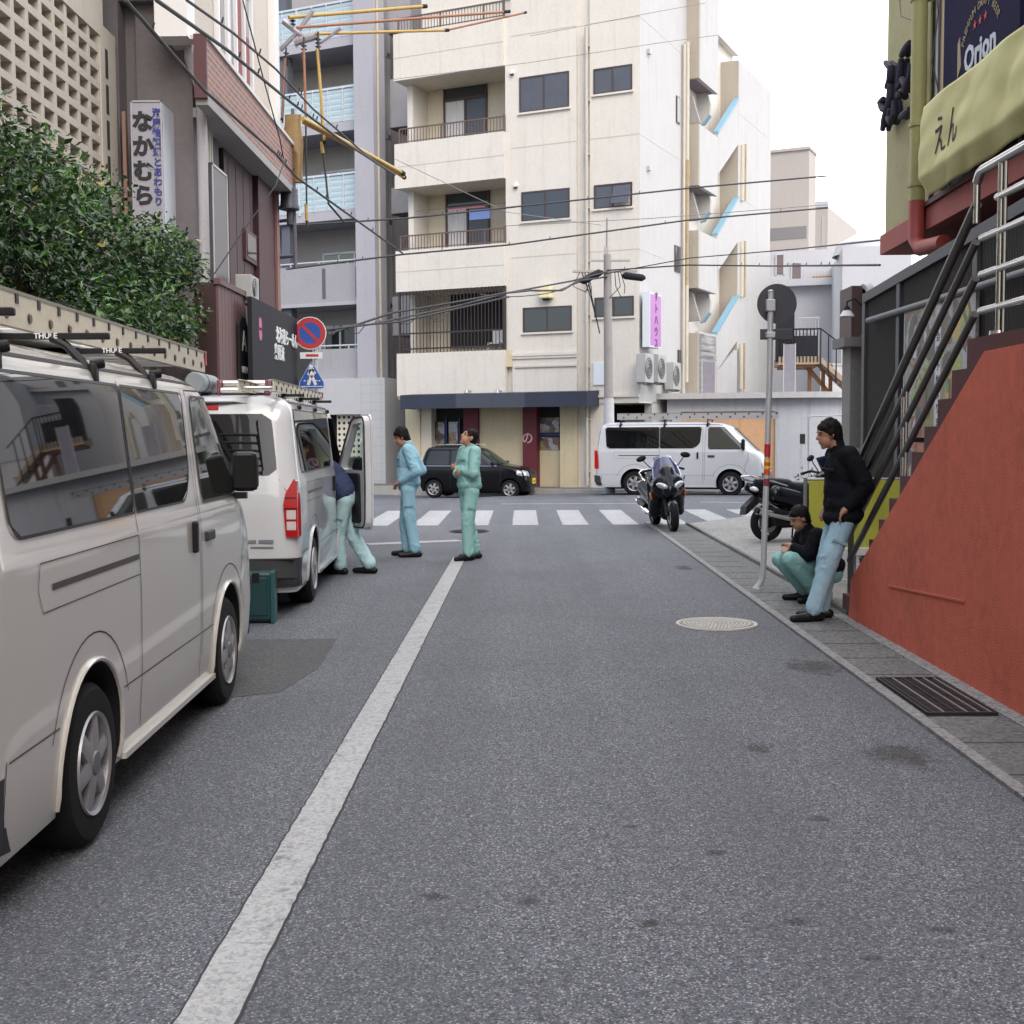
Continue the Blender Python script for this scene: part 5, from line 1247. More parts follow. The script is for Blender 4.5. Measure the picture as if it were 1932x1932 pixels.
# dark mesh screen
MESH = mat('mesh_dark', (.05, .047, .044), .75, var=.12, vs=3)
MST = mat('mesh_frame', (.05, .053, .062), .5, .2)
XM_ = 4.2
ms = thing('mesh_screen', 'dark steel screen of mesh panels behind the hand rail', 'screen', (XM_, 0, 0))
y15 = PXp(1634, 600, XM_).y
def ztop_(y): return 3.29 + (y15 - y) * .045
mb = MB().use(MST)
mb.prism([(1, ztop_(1) - .02), (1, ztop_(1) + .1), (y15, ztop_(y15) + .0), (y15, ztop_(y15) - .11)], -.05, .06, 'x')
for px in (1635, 1700, 1845):
    y = PXp(px, 600, XM_).y; mb.box(-.04, .05, y - .06, y + .06, 0, ztop_(y) - .1)
for y in (9.6, 7.6, 5.4, 3.4): mb.box(-.04, .05, y - .05, y + .05, 0, ztop_(y) - .1)
part('frame', mb, None, ms)
mb = MB().use(mat('screen_pipe', (.14, .145, .155), .4, .6)); a = PXp(1638, 605, XM_ - .08); b_ = PXp(1843, 542, XM_ - .08); s_ = (b_.z - a.z) / (b_.y - a.y)
mb.tube([(-.08, a.y, a.z), (-.08, b_.y, b_.z), (-.08, 1, b_.z + s_ * (1 - b_.y) * .3)], .035, 10); mb.tube([(-.08, a.y, .62), (-.08, 9.5, .7)], .03, 10); part('cross_pipe', mb, None, ms)
mb = MB().use(MESH); yy = 1.0
mb.prism([(1, 0.3), (1, ztop_(1) - .05), (y15, ztop_(y15) - .05), (y15, .3)], .0, .02, 'x'); mb.use(mat('mesh_wire', (.035, .034, .033), .7))
k = 1.0
while k < y15: mb.box(-.006, .0, k, k + .012, .3, ztop_(k) - .06); k += .035
part('mesh_panel', mb, None, ms)
mb = MB().use(mat('base_dark', (.10, .045, .045), .8, var=.2, vs=2)); mb.box(.0, .6, 1, y15, -.1, .3); part('plinth', mb, None, ms)
# food posters hung on the screen
FOOD = [mat('food_' + n_, c_, .4, var=.45, vs=22) for n_, c_ in (('orange', (.42, .15, .03)), ('green', (.09, .22, .03)), ('lime', (.30, .36, .06)), ('white', (.48, .48, .46)), ('pink', (.46, .18, .14)), ('brown', (.16, .07, .03)), ('yellow', (.48, .34, .05)), ('dark', (.04, .035, .035)), ('silver', (.34, .37, .42)))]
FOODR = [mat('food_' + n_, c_, .4, var=.45, vs=22) for n_, c_ in (('tomato', (.48, .07, .025)), ('orange', (.42, .15, .03)), ('white', (.48, .48, .46)), ('dark', (.04, .035, .035)), ('brown', (.16, .07, .03)))]
PM2 = poster_mat('food_photo', [(.30, .12, .04), (.34, .33, .30), (.06, .16, .03), (.34, .07, .05), (.30, .26, .05), (.42, .42, .44), (.10, .06, .05), (.05, .04, .05)], 4.5, 2.0)
PM3 = poster_mat('food_photo_red', [(.55, .09, .05), (.3, .06, .04), (.6, .55, .5), (.62, .18, .06), (.16, .12, .08)], 9, 5.0)
pY0, pY1 = PXp(1708, 650, XM_ - .05).y, PXp(1842, 650, XM_ - .05).y
def poster(px0, px1, z0, z1, m_, label, extra=None):
    ya, yb = PXp(px0, 650, XM_ - .05).y, PXp(px1, 650, XM_ - .05).y; t = thing('poster', label, 'poster', (XM_ - .05, (ya + yb) / 2, (z0 + z1) / 2), 0, 'food posters on the dark screen')
    h = (ya - yb) / 2; mb = MB().use(m_); mb.box(-.012, .02, -h, h, (z0 - z1) / 2, (z1 - z0) / 2)
    if 'food' in m_.name:
        rnd = random.Random(int(px0)); hz_ = (z1 - z0) / 2; pal = FOODR if 'red' in m_.name else FOOD
        for k in range(int(60 * h * hz_) + 9):
            r_ = rnd.uniform(.05, .17); cy, cz = rnd.uniform(-h + r_ * .8, h - r_ * .8), rnd.uniform(-hz_ + r_, hz_ - r_); mb.use(pal[rnd.randrange(len(pal))]); n_ = 16; e_ = rnd.uniform(.45, 1); a_ = rnd.uniform(0, 3.1); q_ = []
            for j in range(n_):
                tt = 2 * math.pi * j / n_; rr_ = r_ * (1 + .25 * noise.noise(Vector((math.cos(tt) * 1.5, math.sin(tt) * 1.5, k * 3.1)))); a2, b2_ = rr_ * math.cos(tt), rr_ * e_ * math.sin(tt)
                q_.append((-.0122 - k * .00015, max(-h, min(h, cy + a2 * math.cos(a_) - b2_ * math.sin(a_))), max(-hz_, min(hz_, cz + a2 * math.sin(a_) + b2_ * math.cos(a_)))))
            mb.add(q_, [list(range(n_))])
    part('sheet', mb, None, t)
    mb = MB().use(mat('poster_edge', (.5, .52, .6), .5)); mb.box(-.015, .02, h, h + .02, (z0 - z1) / 2, (z1 - z0) / 2); part('edge', mb, None, t)
    if extra: extra(t, h)
def strip_letters(t, h):
    link('lettering', text_mesh('宴会御予約承ります', .11, .001, INK, vertical=True, spacing=1.3), t, (-.014, 0, 0), (0, 0, R(-90)))
poster(1709, 1767, 1.55, 2.95, PM2, 'food photo poster left of the white lettered strip on the dark screen')
poster(1768, 1777, 1.28, 2.96, mat('poster_white', (.62, .64, .70), .6), 'narrow white paper strip with small vertical lettering between two food posters', strip_letters)
poster(1778, 1842, 1.9, 2.93, PM2, 'food photo poster right of the white lettered strip, behind the rail posts')
poster(1712, 1741, 1.42, 1.54, mat('poster_white', (.6, .6, .6), .6), 'small white sheet at the foot of the posters by the stair') if False else None
def ex_letters(t, h): link('lettering', text_mesh('En', .26, .001, WHT), t, (-.014, h * .1, -.1), (0, 0, R(-90)))
poster(1800, 1830, 1.62, 1.88, mat('poster_black', (.02, .02, .025), .5), 'black sign with white Latin letters just above the maroon steps', ex_letters)
poster(1778, 1798, 1.5, 1.88, poster_mat('bottle_photo', [(.03, .02, .05), (.05, .03, .06), (.5, .4, .12), (.03, .02, .03)], 5, 9), 'dark poster with a yellow spot beside the maroon steps')
poster(1712, 1752, .95, 1.5, PM3, 'orange red food poster lowest on the dark screen')
# grey pier, slab, round fan housing and lamp at the screen's end
t = thing('pier', 'grey stone pier with a thin slab on top beside the dark screen', 'pier', (0, 0, 0))
f = PYp(1604, 700, 16.0); g_ = PYp(1645, 700, 16.0); mb = MB().use(mat('pier_grey', (.22, .21, .20), .85, var=.15, vs=2, dirt=.3)); mb.box(f.x, g_.x + .8, 16, 16.4, 0, PYp(1600, 655, 16).z); part('shaft', mb, None, t)
mb = MB().use(mat('pier_slab', (.17, .165, .165), .8)); z = PYp(1600, 655, 16).z; mb.box(f.x - .12, g_.x + .8, 15.85, 16.45, z, z + .12); mb.use(mat('pier_line', (.5, .48, .42), .8)); z2 = PYp(1620, 852, 16).z; mb.box(f.x - .012, g_.x, 15.985, 16, z2, z2 + .05); part('slab', mb, None, t)
c = PYp(1620, 590, 16.4); t = thing('round_signboard', 'round dark signboard seen edge on above the slab of the grey pier', 'sign', c)
mb = MB().use(mat('sign_brown', (.08, .05, .045), .6)); mb.box(-.12, .02, -.1, .5, -.36, .34); part('backing', mb, None, t)
mb = MB().use(mat('round_rim', (.35, .33, .33), .5)); mb.lathe([(.30, -.02), (.36, -.02), (.38, .06), (.30, .06)], 30, (.03, -.12, 0), 'x'); mb.use(BLK).lathe([(.001, .02), (.31, .02)], 30, (.03, -.12, 0), 'x'); part('disc', mb, None, t)
c = PYp(1598, 578, 16.2); t = thing('spot_lamp', 'small black spot lamp with white shade beside the round signboard', 'lamp', c)
mb = MB().use(BLK); mb.tube([(.2, 0, -.0), (.1, 0, .1), (0, 0, .06), (0, 0, -.02)], .012, 6); mb.lathe([(.03, 0), (.05, -.05)], 12, (0, 0, 0)); part('arm', mb, None, t)
part('shade', MB().use(mat('lamp_white', (.6, .6, .6), .4)).lathe([(.045, -.05), (.10, -.13), (.09, -.13), (.03, -.05)], 14, (0, 0, 0)), None, t)
# yellow cloth on the low fence of the parking lot
yf = 13.2; a, b_ = PYp(1527, 905, yf), PYp(1700, 905, yf)
lf = thing('low_banner', 'yellow cloth stretched on a low fence behind the crouching man', 'banner', (a.x, yf, 0)); W_ = b_.x - a.x + .02; zt = a.z
mb = MB().use(mat('low_cloth', (.42, .42, .055), .7, var=.08, vs=3, dirt=.15)); mb.grid(lambda u, v: (u * W_, .012 * math.sin(u * 23 + v * 2), .38 + v * (zt - .39)), 60, 6); part('cloth', mb, None, lf)
mb = MB().use(mat('fence_post', (.30, .30, .31), .4, .7))
for x in (-.03, .5, W_): mb.tube([(x, .05, 0), (x, .05, zt + .02)], .022, 8)
mb.tube([(-.03, .05, zt), (W_, .05, zt)], .018, 8); part('post', mb, None, lf)
mb = MB().use(mat('white_base', (.6, .6, .58), .7)); mb.box(.2, W_, -.06, .1, .30, .37); part('base_beam', mb, None, lf)
# white pipe gate frame and steps behind
t = thing('pipe_gate', 'thin white pipe frame standing by the grey wall behind the parked scooters', 'gate', (0, 0, 0)); y = 24.0
p = [PYp(1525, 905, y), PYp(1525, 786, y), PYp(1593, 783, y), PYp(1593, 870, y)]
mb = MB().use(mat('pipe_white', (.58, .6, .62), .45)); mb.tube([(q.x, q.y, q.z) for q in p], .022, 8); mb.tube([(p[3].x, y, p[3].z), (p[3].x, y, 0)], .022, 8); mb.tube([(p[0].x, y, p[0].z), (p[0].x, y, 0)], .022, 8); part('frame', mb, None, t)
c = PG(1520, 905, 0); t = thing('plant', 'small dark shrub growing at the garage corner behind the scooters', 'plant', (PYp(1518, 900, 30).x, 30, -.05)); random.seed(9); mb = MB().use(LEAF)
for k in range(160):
    p_ = Vector((random.gauss(0, .18), random.gauss(0, .15), abs(random.gauss(.2, .25)))); d = Vector((random.gauss(0, 1), random.gauss(0, 1), .5)).normalized() * .1; e = d.cross(Vector((.2, .1, 1))).normalized() * .035
    mb.add([p_ - e, p_ + d - e * .2, p_ + d * 1.3, p_ + e], [(0, 1, 2, 3)])
part('foliage', mb, None, t); part('stem', MB().use(BARK).tube([(0, 0, 0), (0, .02, .4)], .02, 6), None, t)
# unseen buildings added behind the camera and beyond the lot, for shade and glass reflections
for nm, lab, bx, m_ in (('building', 'plain unseen building added to continue the right side of the alley behind the viewer', (4.6, 12, -26, .4, 0, 11), BEIGE), ('building', 'plain unseen building added to continue the left side of the alley behind the viewer', (-13, -5.2, -26, -.5, 0, 12), FAR), ('building', 'unseen white block added beyond the right edge of the parking lot for shade', (9.4, 18, 12, 26, 0, 9.5), FARW)):
    t = thing(nm, lab, 'building', ((bx[0] + bx[1]) / 2, (bx[2] + bx[3]) / 2, 0)); hx, hy = (bx[1] - bx[0]) / 2, (bx[3] - bx[2]) / 2
    part('wall', MB().use(m_).box(-hx, hx, -hy, hy, 0, bx[5]), None, t)
    mb = MB().use(GLASS); sx = -hx - .01 if bx[0] > 0 else hx + .01
    for k in range(int(2 * hy / 3.2)):
        for j in range(3): y = -hy + 1.0 + k * 3.2; z = 1.2 + j * 3.2; mb.box(min(sx, sx * .995), max(sx, sx * .995), y, y + 1.6, z, z + 1.2)
    q = part('window', mb, None, t); q['kind'] = 'stuff'
# ================================================================ vans
VWHITE = mat('van_paint_pearl', (.55, .54, .505), .3, spec=.4, coat=1.0)
VWHITE2 = mat('van_paint_white', (.50, .52, .55), .35, spec=.4, coat=1.0)
VGLASS = mat('van_glass', (.004, .005, .006), .02, spec=.55)
CLEAR = mat('clear_glass', (.75, .9, .82), .0, trans=1.0)
RUB = mat('rubber', (.011, .011, .012), .8, spec=.2, bump=.1, bs=60)
BPL = mat('black_plastic', (.012, .012, .014), .45, spec=.22)
GPL = mat('grey_plastic', (.04, .042, .047), .55, spec=.3)
ALLOY = mat('wheel_silver', (.36, .36, .38), .42, .6)
TLR = mat('tail_red', (.42, .008, .008), .12, coat=1); TLC = mat('tail_clear', (.55, .5, .5), .1, coat=1)
HLG = mat('headlamp_glass', (.42, .44, .46), .06, .3, coat=1)
CHR = mat('chrome', (.7, .7, .72), .08, 1.0)
WELL = mat('wheel_well', (.012, .012, .013), .9)
GAP = mat('panel_gap', (.03, .03, .03), .8)
class Shell:
    """stacked rounded plan outlines: half width, rear and front reach by height"""
    def __init__(s, hw, yr, yf, af=.75, nf=4.2, ar=.3, nr=6.0, zs=None): s.hw, s.yr, s.yf, s.af, s.nf, s.ar, s.nr, s.zs = hw, yr, yf, af, nf, ar, nr, zs
    def x_at(s, y, z):
        hw = clampi(z, s.hw); yf = clampi(z, s.yf); yr = clampi(z, s.yr); ycf = yf - s.af; ycr = yr + s.ar
        if y > ycf: t = min(1, (y - ycf) / s.af); return hw * max(0, 1 - t ** s.nf) ** (1 / s.nf)
        if y < ycr: t = min(1, (ycr - y) / s.ar); return hw * max(0, 1 - t ** s.nr) ** (1 / s.nr)
        return hw
    def yf_at(s, x, z):
        hw = clampi(z, s.hw); yf = clampi(z, s.yf); t = min(1, abs(x) / hw); return yf - s.af + s.af * max(0, 1 - t ** s.nf) ** (1 / s.nf)
    def yr_at(s, x, z):
        hw = clampi(z, s.hw); yr = clampi(z, s.yr); t = min(1, abs(x) / hw); return yr + s.ar - s.ar * max(0, 1 - t ** s.nr) ** (1 / s.nr)
    def ring(s, z, nc=12, ns=26):
        hw = clampi(z, s.hw); yf = clampi(z, s.yf); yr = clampi(z, s.yr); ycf = yf - s.af; ycr = yr + s.ar; pts = []
        for k in range(2 * nc + 1):
            a = math.pi * k / (2 * nc); c, q = math.cos(a), math.sin(a)
            pts.append((hw * math.copysign(abs(c) ** (2 / s.nf), c), ycf + s.af * abs(q) ** (2 / s.nf), z))
        for k in range(1, ns): pts.append((-hw, ycf + (ycr - ycf) * k / ns, z))
        for k in range(2 * nc + 1):
            a = math.pi + math.pi * k / (2 * nc); c, q = math.cos(a), math.sin(a)
            pts.append((hw * math.copysign(abs(c) ** (2 / s.nr), c), ycr - s.ar * abs(q) ** (2 / s.nr), z))
        for k in range(1, ns): pts.append((hw, ycr + (ycf - ycr) * k / ns, z))
        return pts
    def body(s, m):
        mb = MB().use(m); rings = [s.ring(z) for z in s.zs]; n = len(rings[0]); vs = [p for r in rings for p in r]
        fs = [(i * n + k, i * n + (k + 1) % n, (i + 1) * n + (k + 1) % n, (i + 1) * n + k) for i in range(len(rings) - 1) for k in range(n)]
        fs += [list(range(n))[::-1], [(len(rings) - 1) * n + k for k in range(n)]]
        return mb.add(vs, fs, True)
    def side_patch(s, mb, poly, sgn=1, off=.004, rows=10, cols=24):
        zs_ = [p[1] for p in poly]; z0, z1 = min(zs_), max(zs_); vs = []
        for j in range(rows + 1):
            z = z0 + (z1 - z0) * (j / rows); zz = min(max(z, z0 + 1e-4), z1 - 1e-4); cr_ = []
            for (ya, za), (yb, zb) in zip(poly, poly[1:] + poly[:1]):
                if (za - zz) * (zb - zz) < 0: cr_.append(ya + (yb - ya) * (zz - za) / (zb - za))
            a, b = min(cr_), max(cr_)
            for i in range(cols + 1): y = a + (b - a) * i / cols; vs.append((sgn * (s.x_at(y, z) + off), y, z))
        w = cols + 1; fs = [(j * w + i, j * w + i + 1, (j + 1) * w + i + 1, (j + 1) * w + i) for j in range(rows) for i in range(cols)]
        if sgn < 0: fs = [f[::-1] for f in fs]
        return mb.add(vs, fs, True)
    def end_patch(s, mb, poly, front=True, off=.004, rows=10, cols=20):
        zs_ = [p[1] for p in poly]; z0, z1 = min(zs_), max(zs_); vs = []
        for j in range(rows + 1):
            z = z0 + (z1 - z0) * (j / rows); zz = min(max(z, z0 + 1e-4), z1 - 1e-4); cr_ = []
            for (xa, za), (xb, zb) in zip(poly, poly[1:] + poly[:1]):
                if (za - zz) * (zb - zz) < 0: cr_.append(xa + (xb - xa) * (zz - za) / (zb - za))
            a, b = min(cr_), max(cr_)
            for i in range(cols + 1):
                x = a + (b - a) * i / cols; y = (s.yf_at(x, z) + off) if front else (s.yr_at(x, z) - off); vs.append((x, y, z))
        w = cols + 1; fs = [(j * w + i, j * w + i + 1, (j + 1) * w + i + 1, (j + 1) * w + i) for j in range(rows) for i in range(cols)]
        if front: fs = [f[::-1] for f in fs]
        return mb.add(vs, fs, True)
    def ribbon(s, mb, path, sgn=1, wd=.007, off=.0025, sub=14):
        for (ya, za), (yb, zb) in zip(path, path[1:]):
            L = math.hypot(yb - ya, zb - za); n = max(1, int(L / .07)); dy, dz_ = (yb - ya) / L, (zb - za) / L; vs = []
            for i in range(n + 1):
                t = i / n; y = ya + (yb - ya) * t; z = za + (zb - za) * t
                for q in (-.5, .5): yy = y - dz_ * wd * q; zz = z + dy * wd * q; vs.append((sgn * (s.x_at(yy, zz) + off), yy, zz))
            mb.add(vs, [(2 * i, 2 * i + 2, 2 * i + 3, 2 * i + 1) for i in range(n)])
def arch_path(yc, zc, r, a0, a1, n=16): return [(yc + r * math.cos(a0 + (a1 - a0) * k / n), zc + r * math.sin(a0 + (a1 - a0) * k / n)) for k in range(n + 1)]
def wheel(par, x, y, r, sgn, wd=.2, spokes=6, rim=.62, style=0):
    w_ = bpy.data.objects.new('wheel', None); COL.objects.link(w_); w_.parent = par; w_.location = (x, y, r)
    s = sgn; mb = MB().use(RUB)
    pr = [(r * rim, s * .02), (r * .72, s * .025), (r * .9, s * .02), (r * .975, s * -.005), (r, s * -.03), (r, s * (-wd + .03)), (r * .96, s * (-wd)), (r * rim, s * (-wd))]
    mb.lathe(pr, 44, (0, 0, 0), 'x')
    for k in range(5): mb.lathe([(r * 1.001, s * (-.05 - k * .03)), (r * .985, s * (-.055 - k * .03)), (r * 1.001, s * (-.06 - k * .03))], 44, (0, 0, 0), 'x')
    part('tyre', mb, None, w_, recalc=True)
    mb = MB().use(ALLOY); R_ = r * rim
    mb.lathe([(R_ * 1.02, s * .018), (R_ * 1.0, s * .03), (R_ * .93, s * .022), (R_ * .90, s * -.03)], 44, (0, 0, 0), 'x')
    mb.use(mat('wheel_dark', (.05, .05, .055), .5, .4)).lathe([(.001, s * -.035), (R_ * .92, s * -.035)], 40, (0, 0, 0), 'x')
    mb.use(ALLOY)
    for k in range(spokes):
        a = 2 * math.pi * (k + .25) / spokes; ca, sa = math.cos(a), math.sin(a)
        def q(rr, t, h): return (s * h, rr * ca - t * sa, rr * sa + t * ca)
        w0, w1 = R_ * (.20 if style == 0 else .17), R_ * (.17 if style == 0 else .30)
        v = [q(R_ * .12, -w0 * .9, .024), q(R_ * .12, w0 * .9, .024), q(R_ * .95, w1, .012), q(R_ * .95, -w1, .012), q(R_ * .12, -w0 * .9, -.02), q(R_ * .12, w0 * .9, -.02), q(R_ * .95, w1, -.02), q(R_ * .95, -w1, -.02), q(R_ * .5, 0, .034 if style == 0 else .02), q(R_ * .95, 0, .02)]
        mb.add(v, [(0, 8, 3), (3, 8, 9), (0, 1, 8), (1, 2, 8), (8, 2, 9), (0, 3, 7, 4), (1, 5, 6, 2)])
    mb.use(mat('hub_grey', (.16, .16, .17), .45, .5)); mb.lathe([(.001, s * .036), (R_ * .22, s * .034), (R_ * .27, s * .02), (R_ * .28, s * -.02)], 24, (0, 0, 0), 'x')
    part('rim', mb, None, w_, recalc=True)
    return w_
VAN = Shell(hw=[(.2, .80), (.3, .825), (.55, .842), (.9, .8475), (1.18, .842), (1.25, .828), (1.83, .765), (1.88, .745), (1.915, .715), (1.945, .66), (1.97, .58), (1.988, .44), (1.997, .2)],
            yr=[(.2, .06), (.35, .0), (1.05, .01), (1.2, .03), (1.80, .12), (1.90, .17), (1.96, .30), (1.997, .8)],
            yf=[(.2, 4.60), (.3, 4.68), (.55, 4.69), (.75, 4.66), (1.0, 4.60), (1.12, 4.50), (1.19, 4.40), (1.84, 3.74), (1.90, 3.60), (1.94, 3.48), (1.997, 2.9)],
            af=.52, nf=4.2, ar=.22, nr=5.0, zs=[.22, .26, .34, .45, .55, .7, .85, .95, 1.05, 1.10, 1.14, 1.18, 1.21, 1.24, 1.4, 1.6, 1.72, 1.80, 1.85, 1.88, 1.90, 1.92, 1.94, 1.955, 1.97, 1.985, 1.997])
def make_van(name, label, paint, loc, rz, door_open=False, detail=True, lamp=True, group='white work vans with ladders on their roof racks'):
    v = thing(name, label, 'van', loc, rz, group)
    S = VAN
    me = S.body(paint).mesh('body', None, 50); o = link('tmp', me)
    cutters = []
    YR, YF, RW = 1.10, 3.67, .325
    for y in (YR, YF):
        cb_ = MB().use(WELL); cb_.lathe([(.001, -1.2), (.385, -1.2), (.385, -.52), (.001, -.52)], 40, (0, y, RW + .02), 'x', smooth=False); cb_.lathe([(.001, .52), (.385, .52), (.385, 1.2), (.001, 1.2)], 40, (0, y, RW + .02), 'x', smooth=False)
        cutters.append(cb_)
    if door_open:
        dpts = [(3.05, .50), (3.05, 1.80), (3.46, 1.80), (4.05, 1.20), (4.08, .9), (4.02, .82), (3.98, .50)]
        cb_ = MB().use(BPL); cb_.prism(rounded(dpts, .05, 2), .10, 1.3, 'x'); cutters.append(cb_)
    for cb_ in cutters:
        c_ = link('cut', cb_.mesh('cut', None)); b = bmesh.new(); b.from_mesh(c_.data); bmesh.ops.remove_doubles(b, verts=b.verts[:], dist=1e-4); bmesh.ops.recalc_face_normals(b, faces=b.faces[:]); b.to_mesh(c_.data); b.free()
        md = o.modifiers.new('b', 'BOOLEAN'); md.operation = 'DIFFERENCE'; md.object = c_; md.solver = 'EXACT'; md.material_mode = 'TRANSFER'
        me2 = eval_mods(o, 'body'); old = o.data; o.modifiers.clear(); o.data = me2; bpy.data.objects.remove(c_)
    me = o.data; bpy.data.objects.remove(o); me.set_sharp_from_angle(angle=R(35))
    # lines of doors and panels join the body mesh
    g = MB().use(GAP)
    for sgn in (1, -1):
        if not (door_open and sgn == 1): S.ribbon(g, [(2.98, .42), (2.98, 1.15), (3.02, 1.86)], sgn)
        if not (door_open and sgn == 1): S.ribbon(g, [(3.02, 1.86), (3.45, 1.87)], sgn); S.ribbon(g, [(4.12, 1.16), (4.14, .98), (4.06, .84), (4.02, .62)], sgn)
        S.ribbon(g, [(1.78, .30), (1.78, 1.86)], sgn); S.ribbon(g, [(2.94, .30), (2.94, .95), (2.93, 1.86)], sgn, wd=.006)
        S.ribbon(g, [(.22, .56), (.70, .56)], sgn, wd=.005); S.ribbon(g, [(.18, .30), (.20, .57)], sgn)
        S.ribbon(g, [(.10, 1.905), (3.5, 1.905)], sgn, wd=.016)
        # sliding door track
        S.ribbon(g, [(.52, 1.08), (.55, 1.175), (1.77, 1.175)], sgn, wd=.004); S.ribbon(g, [(.52, 1.08), (.56, 1.0), (1.77, 1.0)], sgn, wd=.004)
        g.use(mat('track_shadow', (.06, .055, .05), .6)); S.ribbon(g, [(.66, 1.08), (1.77, 1.08)], sgn, wd=.024); g.use(GAP)
        S.ribbon(g, [(1.50, .545), (3.24, .545)], sgn, wd=.005)
        for yc in (YR, YF): S.ribbon(g, arch_path(yc, RW + .02, .50, R(20), R(160)), sgn, wd=.006, off=.002)
    me = join_mb(me, g, 'body')
    # light swage ridges: thin raised lips around arches and along the sill
    body = link('body', me, v)
    for sgn in (1, -1):
        lip = MB().use(paint)
        for yc in (YR, YF):
            pts = [(sgn * (S.x_at(y, max(.25, z)) + .004), y, z) for y, z in arch_path(yc, RW + .02, .392, R(-14), R(194), 26)]; lip.tube(pts, .011, 6)
        lip.box(*((sgn * .815, sgn * .845) if sgn > 0 else (sgn * .845, sgn * .815)), 1.50, 3.26, .235, .262)
        part('arch_lip', lip, None, v)
    # windows
    gl = MB().use(VGLASS); gw = part
    def win(poly, sgn, nm='side_window', m_=VGLASS, r=.07):
        b = MB().use(m_); S.side_patch(b, rounded(poly, r, 5), sgn, off=.005); q = part(nm, b, None, v)
        rim_ = MB().use(BPL); rp = rounded(poly, r, 5); S.ribbon(rim_, rp + rp[:1], sgn, wd=.012, off=.0065); return q, part('seal', rim_, None, q)
    for sgn in (1, -1):
        win([(.34, 1.275), (1.765, 1.275), (1.765, 1.84), (.30, 1.84)], sgn, r=[.09, .02, .02, .05])
        win([(1.795, 1.275), (2.72, 1.275), (2.86, 1.42), (2.90, 1.84), (1.795, 1.84)], sgn, r=[.02, .09, .06, .05, .02])
        if not (door_open and sgn == 1):
            win([(3.08, 1.25), (4.06, 1.25), (3.50, 1.83), (3.08, 1.83)], sgn, nm='door_window', m_=mat('door_glass', (.02, .026, .024), .02, spec=1.0), r=.04)
    b = MB().use(VGLASS); S.end_patch(b, rounded([(-.66, 1.26), (.66, 1.26), (.60, 1.80), (-.60, 1.80)], .08, 5), False, off=.005); part('rear_window', b, None, v)
    b = MB().use(mat('windscreen', (.03, .04, .04), .02, spec=1.0)); S.end_patch(b, rounded([(-.72, 1.20), (.72, 1.20), (.63, 1.81), (-.63, 1.81)], .05, 5), True, off=.005); part('windscreen', b, None, v)
    # tail lamps
    for sgn in (1, -1):
        t = MB().use(TLR); x0, x1 = (.71, .835)
        q = [(x0 + .02, .72), (x1, .72), (x1, 1.20), (x1 - .03, 1.23), (x0 + .02, 1.10), (x0, 1.0)]
        t.prism([(sgn * a, b) for a, b in q], .004, .09, 'y'); t.use(mat('tail_dark', (.10, .003, .004), .2)); t.box(*sorted((sgn * (x0 + .012), sgn * (x1 - .006))), -.003, .02, .965, .975); t.box(*sorted((sgn * (x0 + .012), sgn * (x1 - .006))), -.003, .02, 1.06, 1.068); t.use(TLR)
        S.side_patch(t, [(.03, .72), (.13, .72), (.11, 1.20), (.05, 1.23)], sgn, off=.008, rows=4, cols=4)
        t.use(TLC); t.box(*sorted((sgn * (x0 + .03), sgn * (x1 - .015))), -.003, .02, .78, .855); t.box(*sorted((sgn * (x0 + .03), sgn * (x1 - .015))), -.003, .02, .875, .955)
        part('tail_lamp', t, None, v)
        h = MB().use(HLG); S.end_patch(h, rounded([(sgn * .54, .70), (sgn * .815, .72), (sgn * .80, .90), (sgn * .58, .84)] if sgn > 0 else [(-.815, .72), (-.54, .70), (-.58, .84), (-.80, .90)], .03, 3), True, off=.012, rows=6, cols=8)
        part('headlamp', h, None, v)
    b = MB().use(BPL); S.end_patch(b, rounded([(-.5, .68), (.5, .68), (.52, .83), (-.52, .83)], .03, 3), True, off=.008); b.use(CHR); S.end_patch(b, [(-.46, .73), (.46, .73), (.46, .78), (-.46, .78)], True, off=.014, rows=2); part('grille', b, None, v)
    # bumpers
    b = MB().use(GPL); 
    for z0, z1, o_ in ((.36, .53, .045), (.27, .36, .03)):
        S2 = S; S.end_patch(b, [(-.84, z0), (.84, z0), (.84, z1), (-.84, z1)], False, off=o_, rows=3, cols=40)
        for sgn in (1, -1): S.side_patch(b, [(-.02 + .04, z0), (.16, z0), (.16, z1), (.02, z1)], sgn, off=.012, rows=3, cols=6)
    b.box(-.80, .80, -.045, .08, .528, .532); part('rear_bumper', b, None, v)
    b = MB().use(GPL); S.end_patch(b, [(-.82, .30), (.82, .30), (.82, .62), (-.82, .62)], True, off=.02, rows=4, cols=40); b.use(BPL); S.end_patch(b, rounded([(-.5, .34), (.5, .34), (.5, .5), (-.5, .5)], .03, 3), True, off=.026, rows=4); part('front_bumper', b, None, v)
    # handles
    for sgn in (1, -1):
        h = MB().use(BPL); x = sgn * (S.x_at(2.8, 1.0) + .012)
        h.M = Matrix.Translation((x, 2.80, 1.08)); h.cbox(-.014, .014, -.025, .025, -.085, .085, .01); part('door_handle', h, None, v)
        if not (door_open and sgn > 0):
            h = MB().use(GPL); x = sgn * (S.x_at(3.2, .99) + .008); h.M = Matrix.Translation((x, 3.16, 1.06)); h.cbox(-.012, .012, -.09, .09, -.028, .028, .008); part('door_handle', h, None, v)
